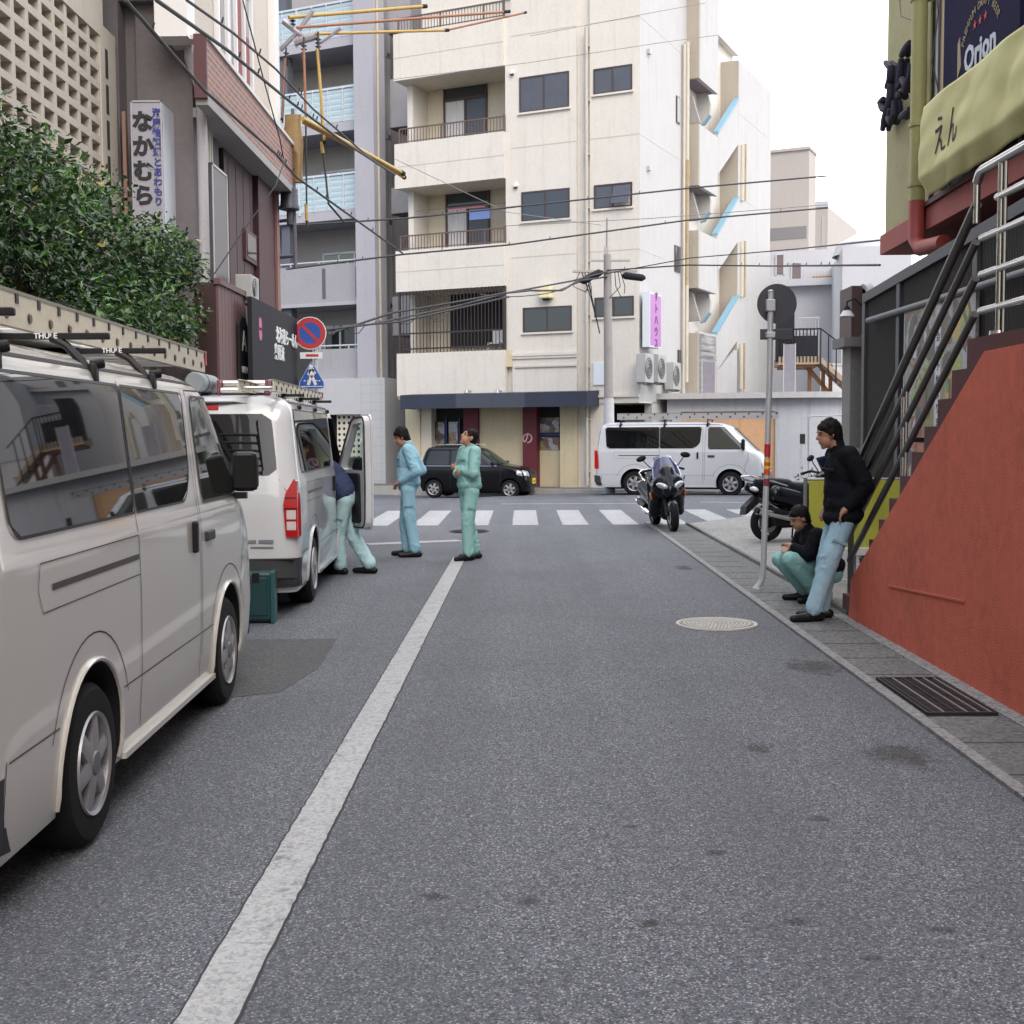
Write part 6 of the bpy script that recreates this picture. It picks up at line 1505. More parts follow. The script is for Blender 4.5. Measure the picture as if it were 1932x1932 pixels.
    # mirrors
    for sgn in (1, -1):
        if door_open and sgn > 0: continue
        m_ = MB().use(BPL); c = (sgn * .89, 4.0, 1.39)
        m_.M = Matrix.Translation(c) @ Matrix.Rotation(sgn * R(12), 4, 'Z'); m_.cbox(-.085, .085, -.045, .045, -.125, .125, .04); m_.M = Matrix.Identity(4)
        m_.box(*sorted((sgn * .76, sgn * .90)), 3.98, 4.03, 1.22, 1.26)
        m_.use(VGLASS); m_.M = Matrix.Translation(c) @ Matrix.Rotation(sgn * R(12), 4, 'Z'); m_.box(-.065, .065, -.049, -.046, -.10, .10); part('mirror', m_, None, v)
    # brake light and plate, wipers
    b = MB().use(TLR); b.M = Matrix.Translation((0, .155, 1.855)) @ Matrix.Rotation(R(-7), 4, 'X'); b.cbox(-.14, .14, -.025, .02, -.022, .022, .006); part('brake_lamp', b, None, v)
    b = MB().use(mat('plate_white', (.62, .64, .62), .5)); b.box(-.165, .165, -.022, .0, .70, .865); b.use(BPL); b.M = Matrix.Translation((0, -.01, .98)); b.cbox(-.2, .2, -.03, .02, -.03, .03, .01); part('number_plate', b, None, v)
    for sgn in (1, -1):
        for y in (YR, YF): wheel(v, sgn * .815, y, RW, sgn, .2, 6 if door_open or not lamp else 6)
    # underside so that no light passes below the body
    b = MB().use(WELL); b.box(-.62, .62, .3, 4.4, .17, .24); b.box(-.7, .7, 1.6, 3.1, .18, .24); part('underbody', b, None, v)
    return v
def roof_rack(v, mtx, ys, label, group='roof racks on the vans'):
    t = thing('roof_rack', label, 'roof rack', mtx.translation, mtx.to_euler().z, group)
    for y in ys:
        b = MB().use(BPL); b.cbox(-.82, .82, y - .016, y + .016, 2.02, 2.048, .006); part('cross_bar', b, None, t)
        lt_ = text_mesh('THULE', .032, .001, mat('rack_letter', (.6, .6, .62), .5), bold=.001); link('lettering', lt_, t, (.56, y - .018, 2.034))
        for s in (1, -1):
            f = MB().use(BPL); f.tube([(s * .58, y, 2.03), (s * .64, y, 1.995), (s * .70, y, 1.93), (s * .735, y, 1.86)], [.022, .018, .020, .024], 8)
            f.M = Matrix.Translation((s * .75, y, 1.90)); f.cbox(-.015, .015, -.028, .028, -.06, .02, .006); f.M = Matrix.Identity(4)
            f.tube([(s * .735, y + .02, 1.915), (s * .775, y + .05, 1.925)], .022, 10); part('foot', f, None, t)
    return t
LADM = mat('ladder_fibre', (.62, .575, .45), .5, var=.1, vs=4, streak=.1)
def ladder(label, loc, rz, length, width, h, m_=LADM, n=None, tip=True, group='ladders tied on the van roofs'):
    t = thing('ladder', label, 'ladder', loc, rz, group)
    for s in (-1, 1):
        b = MB().use(m_); x = s * width / 2
        b.box(x - .004, x + .004, 0, length, 0, h); b.box(*sorted((x, x - s * .035)), 0, length, h - .006, h); b.box(*sorted((x, x - s * .035)), 0, length, 0, .006)
        b.use(mat('ladder_edge', (.22, .20, .16), .5)); b.box(x - .007, x + .007, 0, length, h - .012, h + .004)
        q = part('side_rail', b, None, t)
        if tip: part('end_cap', MB().use(mat('cap_red', (.40, .03, .025), .5)).box(x - .012, x + .012, length - .02, length + .035, h * .35, h + .005), None, q)
        nn = n or int(length / .28)
        for k in range(nn):
            b = MB(); y = (k + .5) * length / nn; b.use(mat('rung_end', (.10, .085, .06), .4, .6)); b.lathe([(.001, s * .012), (.018, s * .012), (.026, s * .005)], 14, (x, y, h * .33), 'x'); b.use(BPL); b.box(x - .009, x + .009, y - .022 + .13, y + .012 + .13, h * .66, h * .93); part('rung_end', b, None, q)
    nn = n or int(length / .28)
    for k in range(nn):
        y = (k + .5) * length / nn; part('rung', MB().use(mat('rung_alu', (.55, .55, .55), .4, .7)).tube([(-width / 2, y, h * .33), (width / 2, y, h * .33)], .015, 8), None, t)
    return t
# --- first van, nearest the camera
V1X, V1Y = -2.505, 3.674; V1R = R(1.8)
v1 = make_van('van', 'pearl white van nearest the camera with a long fibreglass ladder on its roof', VWHITE, (V1X, V1Y, 0), V1R)
roof_rack(v1, Matrix.Translation((V1X, V1Y, 0)) @ Matrix.Rotation(V1R, 4, 'Z'), (.45, 1.50, 2.42), 'black roof rack bars on the nearest van')
ladder('long cream ladder with red end caps on the nearest van', (-2.366, 3.093, 2.085), R(3), 6.2, .60, .155)
mb = MB().use(mat('aluminium_board', (.60, .60, .60), .45, .5)); mb.cbox(-.05, .42, .1, 3.1, 2.05, 2.065, .005); o = part('board', mb); o.location = (V1X - .1, V1Y, 0); tag(o, 'flat pale metal board lying on the rack of the nearest van', 'board')
# --- second van, its right front door open
V2R = R(2.6); v2m = Matrix.Translation((-1.975 - .84, 10.74, 0)) @ Matrix.Rotation(V2R, 4, 'Z')
v2 = make_van('van', 'white van seen from behind with its right front door standing open', VWHITE2, v2m.translation, V2R, door_open=True)
roof_rack(v2, v2m @ Matrix.Translation((0, 0, -.055)), (.7, 1.9, 3.0), 'black roof rack bars on the van with the open door')
lm = v2m @ Matrix.Translation((.50, -.05, 1.995)); ladder('cream ladder lying along the right side of the second van roof', lm.translation, V2R, 3.6, .30, .10)
# opened door
dr = bpy.data.objects.new('door', None); COL.objects.link(dr); dr.parent = v2; dr.location = (.80, 4.06, 0); dr.rotation_euler = (0, 0, R(26))
# door modelled hinged at its front edge: local -y runs to the rear
outl = rounded([(0.02, .52), (-.04, .86), (-.04, 1.18), (-.60, 1.83), (-1.0, 1.85), (-1.02, 1.05), (-1.0, .52)], [.04, .03, .03, .1, .12, .05, .14], 4)
hole = rounded([(-.17, 1.20), (-.60, 1.73), (-.92, 1.75), (-.92, 1.20)], .05, 3)
b = MB().use(VWHITE2); b.prism(outl, .0, .02, 'x'); me = b.mesh('panel'); q = link('tmp', me)
c_ = link('cut', MB().use(BPL).prism(hole, -.2, .3, 'x').mesh('cut')); md = q.modifiers.new('b', 'BOOLEAN'); md.object = c_; md.operation = 'DIFFERENCE'; md.solver = 'EXACT'; me2 = eval_mods(q, 'panel'); bpy.data.objects.remove(q); 
part('outer_panel', me2, None, dr)
inner = [(a * .97 - .012, (z - 1.1) * .975 + 1.1) for a, z in outl]
b = MB().use(VWHITE2); b.prism(inner, -.07, -.001, 'x'); q = link('tmp', b.mesh('i')); md = q.modifiers.new('b', 'BOOLEAN'); md.object = c_; md.operation = 'DIFFERENCE'; md.solver = 'EXACT'; me2 = eval_mods(q, 'inner_frame'); bpy.data.objects.remove(q); bpy.data.objects.remove(c_)
part('inner_frame', me2, None, dr)
b = MB().use(BPL); b.prism(rounded([(-.08, .60), (-.10, 1.16), (-.84, 1.17), (-.86, .60)], .06, 3), -.10, -.072, 'x'); b.cbox(-.15, -.09, -.7, -.3, .86, .92, .015); part('trim', b, None, dr)
b = MB().use(GAP); pts = [(-.074, y, z) for y, z in [((a - .5 * -1) * .95 - .5, (z - 1.15) * .955 + 1.15) for a, z in outl]]; b.tube(pts + pts[:1], .011, 6); part('seal', b, None, dr)
b = MB().use(CLEAR); b.prism(hole, .004, .009, 'x'); part('door_glass', b, None, dr)
b = MB().use(BPL); b.M = Matrix.Translation((.17, -.06, 1.20)); b.cbox(-.085, .085, -.045, .045, -.135, .145, .03); b.M = Matrix.Identity(4); b.box(.02, .12, -.08, -.03, 1.08, 1.12); part('mirror', b, None, dr)
b = MB().use(GPL); b.cbox(.0, .6, 3.2, 3.75, .5, .78, .05); b.cbox(.0, .55, 3.05, 3.25, .7, 1.45, .06); b.tube([(.3, 3.9, .95), (.3, 3.72, 1.1)], .03, 8); b.lathe([(.17, .0), (.19, .02), (.17, .04)], 20, (.38, 3.7, 1.08), 'y'); part('seat', b, None, v2)
# small marks on the rear door and the rack maker's lettering on the front feet
for x0, x1, z in ((.40, .47, .665), (.49, .62, .665), (.42, .62, .625)): part('badge', MB().use(mat('badge_grey', (.16, .17, .20), .5)).box(x0, x1, VAN.yr_at(x0, z) - .007, VAN.yr_at(x0, z) - .002, z, z + (.03 if z > .65 else .012)), None, v2)
part('sticker', MB().use(mat('sticker_blue', (.08, .18, .5), .4)).lathe([(.001, -.012), (.05, -.012)], 20, (.36, VAN.yr_at(.36, 1.31), 1.31), 'y'), None, v2)
# loads on the second van
t = thing('pipe_bundle', 'bundle of silver pipes lying across the roof rack of the second van', 'pipes', (v2m @ Vector((.26, .75, 1.995))), V2R)
for k, (y, z, r) in enumerate(((.0, .035, .034), (.08, .035, .034), (.04, .098, .034), (-.08, .03, .028))):
    part('pipe', MB().use(STN).tube([(-.2, y, z), (.2, y, z)], r, 12), None, t)
for x in (-.22, .22): part('end_frame', MB().use(mat('clamp_red', (.20, .05, .07), .5)).cbox(x - .014, x + .014, -.11, .11, -.01, .13, .012), None, t)
t = thing('cylinder_tank', 'grey round duct drum lying at the left of the second van roof', 'drum', (v2m @ Vector((-.10, .5, 2.09))), V2R)
part('shell', MB().use(mat('duct_grey', (.26, .29, .32), .5, .3, var=.15, vs=6)).lathe([(.001, -.2), (.08, -.2), (.09, -.19), (.09, .5), (.001, .5)], 26, (0, 0, 0), 'y'), None, t, recalc=True)
part('strap', MB().use(BPL).lathe([(.092, -.02), (.092, .02)], 26, (0, 0, 0), 'y'), None, t)
# --- third van across the street
c = PYp(1290, 870, 33.4); v3z = -.085
v3 = make_van('van', 'white van parked across the street in front of the orange shutter', VWHITE2, (c.x - 2.19, 34.55, v3z), R(-90 + (-14)) , lamp=True)
m3 = v3.matrix_basis.copy()
roof_rack(v3, Matrix.Translation(v3.location) @ Matrix.Rotation(v3.rotation_euler.z, 4, 'Z'), (.7, 1.9, 3.05), 'black roof rack bars on the van across the street')
mm = Matrix.Translation(v3.location) @ Matrix.Rotation(v3.rotation_euler.z, 4, 'Z') @ Matrix.Translation((.45, .6, 2.05))
ladder('grey ladder on the van parked across the street', mm.translation, v3.rotation_euler.z, 4.3, .4, .17, m_=mat('ladder_grey', (.40, .40, .42), .45, .4), n=12, tip=False)
# --- green case behind the second van
a, b2 = PYp(468, 1168, 10.8), PYp(527, 1075, 10.8)
t = thing('tool_case', 'dark teal plastic tool case standing on the road behind the second van', 'case', ((b2.x - .285), 10.46, 0), R(3))
TEAL = mat('case_teal', (.008, .042, .05), .45, var=.15, vs=8)
mb = MB().use(TEAL); mb.cbox(-.30, .29, -.0, .17, .02, .445, .025); part('shell', mb, None, t)
mb = MB().use(TEAL); mb.cbox(-.25, .24, -.008, .0, .07, .40, .006); mb.cbox(-.31, -.28, -.01, .18, .02, .45, .008); part('panel', mb, None, t)
mb = MB().use(mat('case_edge', (.015, .08, .09), .4)); mb.cbox(.27, .302, -.012, .18, .0, .45, .01); mb.box(-.3, .3, .075, .09, .445, .452); part('edge', mb, None, t)
mb = MB().use(BPL); mb.tube([(-.1, .085, .44), (-.09, .085, .475), (.07, .085, .475), (.08, .085, .44)], .012, 8); mb.box(-.2, -.14, -.016, 0, .36, .44); mb.box(.12, .18, -.016, 0, .36, .44); part('handle', mb, None, t)
# ================================================================ small black car across the street
KBLK = mat('car_black', (.006, .006, .008), .14, spec=.28)
KEI = Shell(hw=[(.2, .66), (.3, .71), (.6, .737), (.85, .735), (.95, .72), (1.42, .60), (1.50, .54), (1.54, .40), (1.55, .25)],
            yr=[(.2, .06), (.4, .0), (.9, .02), (1.4, .17), (1.5, .26), (1.55, .6)],
            yf=[(.2, 3.32), (.32, 3.38), (.6, 3.39), (.78, 3.34), (.86, 3.24), (.92, 3.0), (.985, 2.62), (1.0, 2.55), (1.40, 1.98), (1.48, 1.80), (1.55, 1.3)],
            af=.5, nf=3.4, ar=.25, nr=4.5, zs=[.2, .26, .34, .5, .65, .76, .82, .86, .89, .92, .95, .985, 1.0, 1.1, 1.25, 1.38, 1.42, 1.46, 1.49, 1.515, 1.535, 1.55])
def make_kei(loc, rz):
    S = KEI; v = thing('car', 'small black car with a yellow number plate parked below the navy awning', 'car', loc, rz)
    o = link('tmp', S.body(KBLK).mesh('body', None, 40)); YR, YF, RW = .50, 2.84, .275
    for y in (YR, YF):
        cb_ = MB().use(WELL); cb_.lathe([(.001, -1.2), (.32, -1.2), (.32, -.42), (.001, -.42)], 36, (0, y, RW + .01), 'x', smooth=False); cb_.lathe([(.001, .42), (.32, .42), (.32, 1.2), (.001, 1.2)], 36, (0, y, RW + .01), 'x', smooth=False)
        c_ = link('cut', cb_.mesh('cut', None)); b = bmesh.new(); b.from_mesh(c_.data); bmesh.ops.remove_doubles(b, verts=b.verts[:], dist=1e-4); bmesh.ops.recalc_face_normals(b, faces=b.faces[:]); b.to_mesh(c_.data); b.free()
        md = o.modifiers.new('b', 'BOOLEAN'); md.operation = 'DIFFERENCE'; md.object = c_; md.solver = 'EXACT'; md.material_mode = 'TRANSFER'; me2 = eval_mods(o, 'body'); o.modifiers.clear(); o.data = me2; bpy.data.objects.remove(c_)
    me = o.data; bpy.data.objects.remove(o); g = MB().use(GAP)
    for s in (1, -1):
        S.ribbon(g, [(1.02, .32), (1.02, 1.4)], s); S.ribbon(g, [(1.75, .3), (1.75, 1.42)], s); S.ribbon(g, [(2.55, .4), (2.6, .98)], s)
    g.use(mat('belt_chrome', (.3, .3, .32), .3, .8))
    for s in (1, -1): S.ribbon(g, [(.2, .955), (2.45, .955)], s, wd=.02, off=.008)
    me = join_mb(me, g, 'body'); link('body', me, v)
    for s in (1, -1):
        for poly, r in (([(.26, .99), (.98, .99), (.98, 1.40), (.36, 1.40)], .05), ([(1.05, .99), (1.72, .99), (1.72, 1.41), (1.05, 1.41)], .03), ([(1.78, .99), (2.44, .99), (1.98, 1.38), (1.78, 1.40)], .03)):
            b = MB().use(VGLASS); S.side_patch(b, rounded(poly, r, 4), s); part('side_window', b, None, v)
        b = MB().use(HLG); S.end_patch(b, rounded([(.40, .64), (.64, .66), (.63, .84), (.42, .82)] if s > 0 else [(-.64, .66), (-.40, .64), (-.42, .82), (-.63, .84)], .03, 3), True, off=.012, rows=6, cols=8); S.side_patch(b, [(3.05, .68), (3.22, .66), (3.2, .82), (3.08, .83)], s, off=.01, rows=4, cols=4); part('headlamp', b, None, v)
        b = MB().use(KBLK); b.M = Matrix.Translation((s * .80, 2.35, 1.02)); b.cbox(-.08, .08, -.04, .04, -.06, .06, .02); part('mirror', b, None, v)
        for y in (1.15, 1.85): b = MB().use(KBLK); b.M = Matrix.Translation((s * (S.x_at(y, .84) + .012), y, .84)); b.cbox(-.012, .012, -.07, .07, -.018, .018, .006); part('door_handle', b, None, v)
        b = MB().use(TLR); S.side_patch(b, [(.02, .75), (.1, .75), (.14, 1.1), (.08, 1.1)], s, off=.008, rows=3, cols=3); part('tail_lamp', b, None, v)
        for y in (YR, YF): wheel(v, s * .70, y, RW, s, .15, 6, .64)
    b = MB().use(mat('kei_windscreen', (.03, .045, .035), .02, spec=1.0)); S.end_patch(b, rounded([(-.60, 1.02), (.60, 1.02), (.52, 1.40), (-.52, 1.40)], .05, 4), True); part('windscreen', b, None, v)
    b = MB().use(VGLASS); S.end_patch(b, rounded([(-.54, .98), (.54, .98), (.46, 1.38), (-.46, 1.38)], .06, 4), False); part('rear_window', b, None, v)
    b = MB().use(BPL); S.end_patch(b, rounded([(-.30, .62), (.30, .62), (.34, .82), (-.34, .82)], .04, 3), True, off=.008); b.use(CHR)
    for k in range(9): x = -.28 + k * .07; S.end_patch(b, [(x - .006, .64), (x + .006, .64), (x + .006, .80), (x - .006, .80)], True, off=.014, rows=1, cols=1)
    part('grille', b, None, v)
    b = MB().use(mat('plate_yellow', (.72, .52, .03), .5)); b.box(-.165, .165, 3.385, 3.405, .42, .585); part('number_plate', b, None, v)
    link('lettering', text_mesh('48-15', .10, .001, INK), part('plate_frame', MB().use(BPL).box(-.17, .17, 3.38, 3.386, .415, .59), None, v), (0, 3.408, .49), (0, 0, R(180)))
    b = MB().use(STEEL_W)
    for s in (1, -1): b.tube([(s * .52, .45, 1.54), (s * .52, .5, 1.575), (s * .52, 1.7, 1.575), (s * .52, 1.75, 1.53)], .014, 6)
    part('roof_rail', b, None, v)
    b = MB().use(WELL); b.box(-.5, .5, .3, 3.0, .15, .22); part('underbody', b, None, v)
    return v
kp = PYp(803, 938, 37.6)
make_kei((kp.x + .02, 37.4, -.295), R(-90 - 15))
# ================================================================ scooters
SBLK = mat('scooter_black', (.006, .008, .013), .14, spec=.35)
SDRK = mat('scooter_matt', (.014, .014, .016), .5, spec=.25)
SCRN = mat('scooter_screen', (.03, .04, .12), .05, spec=1.0)
AMB = mat('amber_lens', (.55, .12, .01), .2, coat=1)
def mtyre(par, y, r, wd, x=0):
    w_ = bpy.data.objects.new('wheel', None); COL.objects.link(w_); w_.parent = par; w_.location = (x, y, r)
    b = MB().use(RUB); b.lathe([(r * .70, -wd * .38), (r * .84, -wd * .5), (r * .95, -wd * .36), (r, 0), (r * .95, wd * .36), (r * .84, wd * .5), (r * .70, wd * .38)], 36, (0, 0, 0), 'x'); part('tyre', b, None, w_, recalc=True)
    b = MB().use(mat('scooter_rim', (.06, .06, .065), .4, .6)); b.lathe([(r * .72, -wd * .36), (r * .66, -wd * .3), (r * .66, wd * .3), (r * .72, wd * .36)], 32, (0, 0, 0), 'x')
    for k in range(5):
        a = 2 * math.pi * k / 5; b.tube([(0, 0, 0), (0, r * .68 * math.cos(a), r * .68 * math.sin(a))], [.022, .016], 6)
    b.lathe([(.001, -.05), (.045, -.05), (.045, .05), (.001, .05)], 14, (0, 0, 0), 'x'); b.use(STEEL_W).lathe([(r * .28, .055), (r * .52, .055), (r * .52, .06), (r * .28, .06)], 24, (0, 0, 0), 'x'); part('rim', b, None, w_, recalc=True)
    return w_
def make_scooter(label, loc, rz, lean=0.0, group='big scooters parked at the mouth of the alley'):
    "front wheel at local y 0, tail at y -1.6; x right"
    v = thing('scooter', label, 'scooter', loc, rz, group); v.rotation_euler = (0, R(lean), rz)
    mtyre(v, 0, .27, .12); mtyre(v, -1.52, .27, .14)
    # front fairing
    blob('fairing', [('e', (0, -.18, .76), (.29, .22, .22)), ('c', (0, -.02, .68), (0, -.22, .95), .14, .15), ('c', (.16, -.20, .72), (.20, -.40, .42), .12, .10), ('c', (-.16, -.20, .72), (-.20, -.40, .42), .12, .10), ('c', (0, -.28, .7), (0, -.42, .3), .16, .14), ('c', (.24, -.36, .80), (.22, -.46, .30), .09, .08), ('c', (-.24, -.36, .80), (-.22, -.46, .30), .09, .08), ('e', (0, -.3, .93), (.27, .19, .11))], .018, SBLK, v, 6)
    blob('front_fender', [('e', (0, .0, .40), (.085, .22, .16)), ('c', (0, -.05, .42), (0, -.18, .55), .07, .06)], .014, SBLK, v, 5)
    b = MB().use(SDRK)
    for s in (1, -1): b.tube([(s * .085, 0, .27), (s * .085, -.14, .62)], .028, 10)
    part('fork', b, None, v)
    b = MB().use(SCRN)
    b.grid(lambda u, w: ((u - .5) * 2 * (.24 - .09 * w * w) , -.13 - .02 * (1 - (2 * u - 1) ** 2) * -4 * .0 + .09 * (1 - (2 * u - 1) ** 2) - .30 * w, .88 + .36 * w - .03 * abs(2 * u - 1) ** 2), 14, 10); q = part('windshield', b, None, v); md = q.modifiers.new('s', 'SOLIDIFY'); md.thickness = .006
    for s in (1, -1):
        h = MB().use(HLG); h.M = Matrix.Translation((s * .135, .035, .765)) @ Matrix.Rotation(R(s * -24), 4, 'Y') @ Matrix.Rotation(R(s * -28), 4, 'Z'); h.ell((0, 0, 0), (.105, .04, .048)); part('headlamp', h, None, v)
        a = MB().use(AMB); a.M = Matrix.Translation((s * .285, -.22, .60)) @ Matrix.Rotation(R(s * 12), 4, 'Y'); a.ell((0, 0, 0), (.018, .025, .07)); part('indicator', a, None, v)
        g = MB().use(CHR); g.M = Matrix.Translation((s * .285, -.24, .82)) @ Matrix.Rotation(R(s * 18), 4, 'Y'); g.ell((0, 0, 0), (.012, .03, .10)); part('side_trim', g, None, v)
        m_ = MB().use(BPL); m_.tube([(s * .18, -.36, 1.0), (s * .30, -.36, 1.14), (s * .34, -.35, 1.19)], .009, 6); m_.M = Matrix.Translation((s * .37, -.35, 1.22)) @ Matrix.Rotation(R(s * 14), 4, 'Y'); m_.ell((0, 0, 0), (.085, .022, .048)); part('mirror', m_, None, v)
        g = MB().use(BPL); g.tube([(s * .10, -.44, .99), (s * .24, -.46, 1.02), (s * .37, -.55, .98)], [.018, .02, .021], 8); g.tube([(s * .25, -.43, 1.02), (s * .37, -.50, .985)], .006, 5); part('handlebar', g, None, v)
    # floor, body, seat, tail
    blob('body', [('c', (0, -.40, .36), (0, -1.0, .40), .15, .17), ('c', (.13, -.75, .52), (.14, -1.45, .68), .14, .14), ('c', (-.13, -.75, .52), (-.14, -1.45, .68), .14, .14), ('c', (0, -1.1, .55), (0, -1.80, .80), .15, .085), ('c', (0, -.7, .5), (0, -.45, .42), .14, .12)], .02, SBLK, v, 6)
    blob('seat', [('c', (0, -.72, .72), (0, -1.12, .74), .13, .14), ('c', (0, -1.15, .80), (0, -1.62, .86), .12, .10), ('e', (0, -1.12, .80), (.14, .10, .09))], .02, SDRK, v, 5)
    b = MB().use(CHR)
    for s in (1, -1): b.tube([(s * .16, -1.25, .80), (s * .19, -1.5, .86), (s * .17, -1.78, .92), (s * .10, -1.86, .96)], .016, 8)
    b.tube([(.10, -1.86, .96), (-.10, -1.86, .96)], .016, 8); part('grab_rail', b, None, v)
    for s in (1, -1):
        t = MB().use(TLR if False else mat('clear_tail', (.50, .48, .50), .1, coat=1)); t.M = Matrix.Translation((s * .10, -1.80, .77)) @ Matrix.Rotation(R(s * 20), 4, 'Y'); t.ell((0, 0, 0), (.085, .06, .035)); part('tail_lamp', t, None, v)
    b = MB().use(SDRK); b.prism([(-1.68, .70), (-1.92, .52), (-1.95, .40), (-1.90, .42), (-1.70, .56)], -.07, .07, 'x'); part('rear_fender', b, None, v)
    b = MB().use(CHR); b.tube([(.19, -.95, .27), (.21, -1.25, .33), (.23, -1.85, .46)], [.03, .055, .062], 14); b.use(BPL).tube([(.23, -1.85, .46), (.232, -1.88, .467)], .045, 12); b.use(BPL).tube([(.20, -1.2, .36), (.225, -1.6, .44)], [.058, .066], 12); part('exhaust', b, None, v)
    b = MB().use(SDRK); b.box(.08, .17, -1.5, -.95, .22, .38); b.box(-.2, -.08, -1.5, -.9, .18, .42); b.tube([(-.16, -.9, .25), (-.26, -.85, .02)], .014, 6); part('engine', b, None, v)
    return v
p = PG(1268, 1006); make_scooter('black scooter facing the camera at the end of the kerb, blue windshield and twin headlamps', (p.x + .06, p.y + .26, 0), R(180 + 5), 5)
p = PG(1447, 1024); s2 = make_scooter('black scooter seen from behind with chrome exhaust between the pole and the crouching man', (p.x + 1.36, p.y + .70, .02), R(-63), -4)
p = PYp(1553, 905, 21.5); make_scooter('black scooter mostly hidden behind the standing man in the dark jacket', (p.x + .5, 21.3, .02), R(180 - 35), 3)
# ================================================================ people
SKIN = mat('skin', (.36, .19, .125), .55, var=.06, vs=14)
HAIR = mat('hair_black', (.008, .007, .007), .6, spec=.15)
WORKB = mat('work_blue', (.24, .44, .56), .85, var=.10, vs=6, bump=.3, bs=30)
WORKG = mat('work_green', (.24, .46, .45), .85, var=.12, vs=6, bump=.3, bs=30)
WORKP = mat('work_pale', (.36, .54, .58), .85, var=.12, vs=6, bump=.3, bs=30)
NAVYJ = mat('navy_jacket', (.018, .03, .09), .8, var=.15, vs=5)
BLACKJ = mat('black_jacket', (.007, .008, .012), .85, spec=.15, var=.2, vs=5)
SHOE = mat('shoe_black', (.008, .008, .009), .45, spec=.25)
def V(*a): return Vector(a)
def hand_prims(wr, d, nrm, curl=.5, side=1):
    "palm, four unequal bent fingers and a thumb from the side of the palm"
    d = d.normalized(); nrm = (nrm - d * nrm.dot(d)).normalized(); s = d.cross(nrm) * side; pr = [('c', wr, wr + d * .05, .026, .030), ('c', wr + d * .04 + s * .018, wr + d * .085 + s * .022, .022, .016), ('c', wr + d * .04 - s * .018, wr + d * .085 - s * .022, .022, .016)]
    for k, L in enumerate((.068, .078, .072, .056)):
        b = wr + d * .088 + s * (.030 - .0195 * k); d2 = (d * math.cos(curl) + nrm * math.sin(curl)); d3 = (d * math.cos(2 * curl) + nrm * math.sin(2 * curl))
        pr += [('c', b, b + d2 * L * .5, .0095, .009), ('c', b + d2 * L * .5, b + d2 * L * .5 + d3 * L * .5, .009, .0075)]
    t = wr + d * .03 + s * .03; td = (d * .6 + s * .7 + nrm * .3).normalized(); pr += [('c', t, t + td * .035, .013, .011), ('c', t + td * .035, t + td * .035 + (d * .9 + nrm * .35).normalized() * .03, .011, .009)]
    return pr
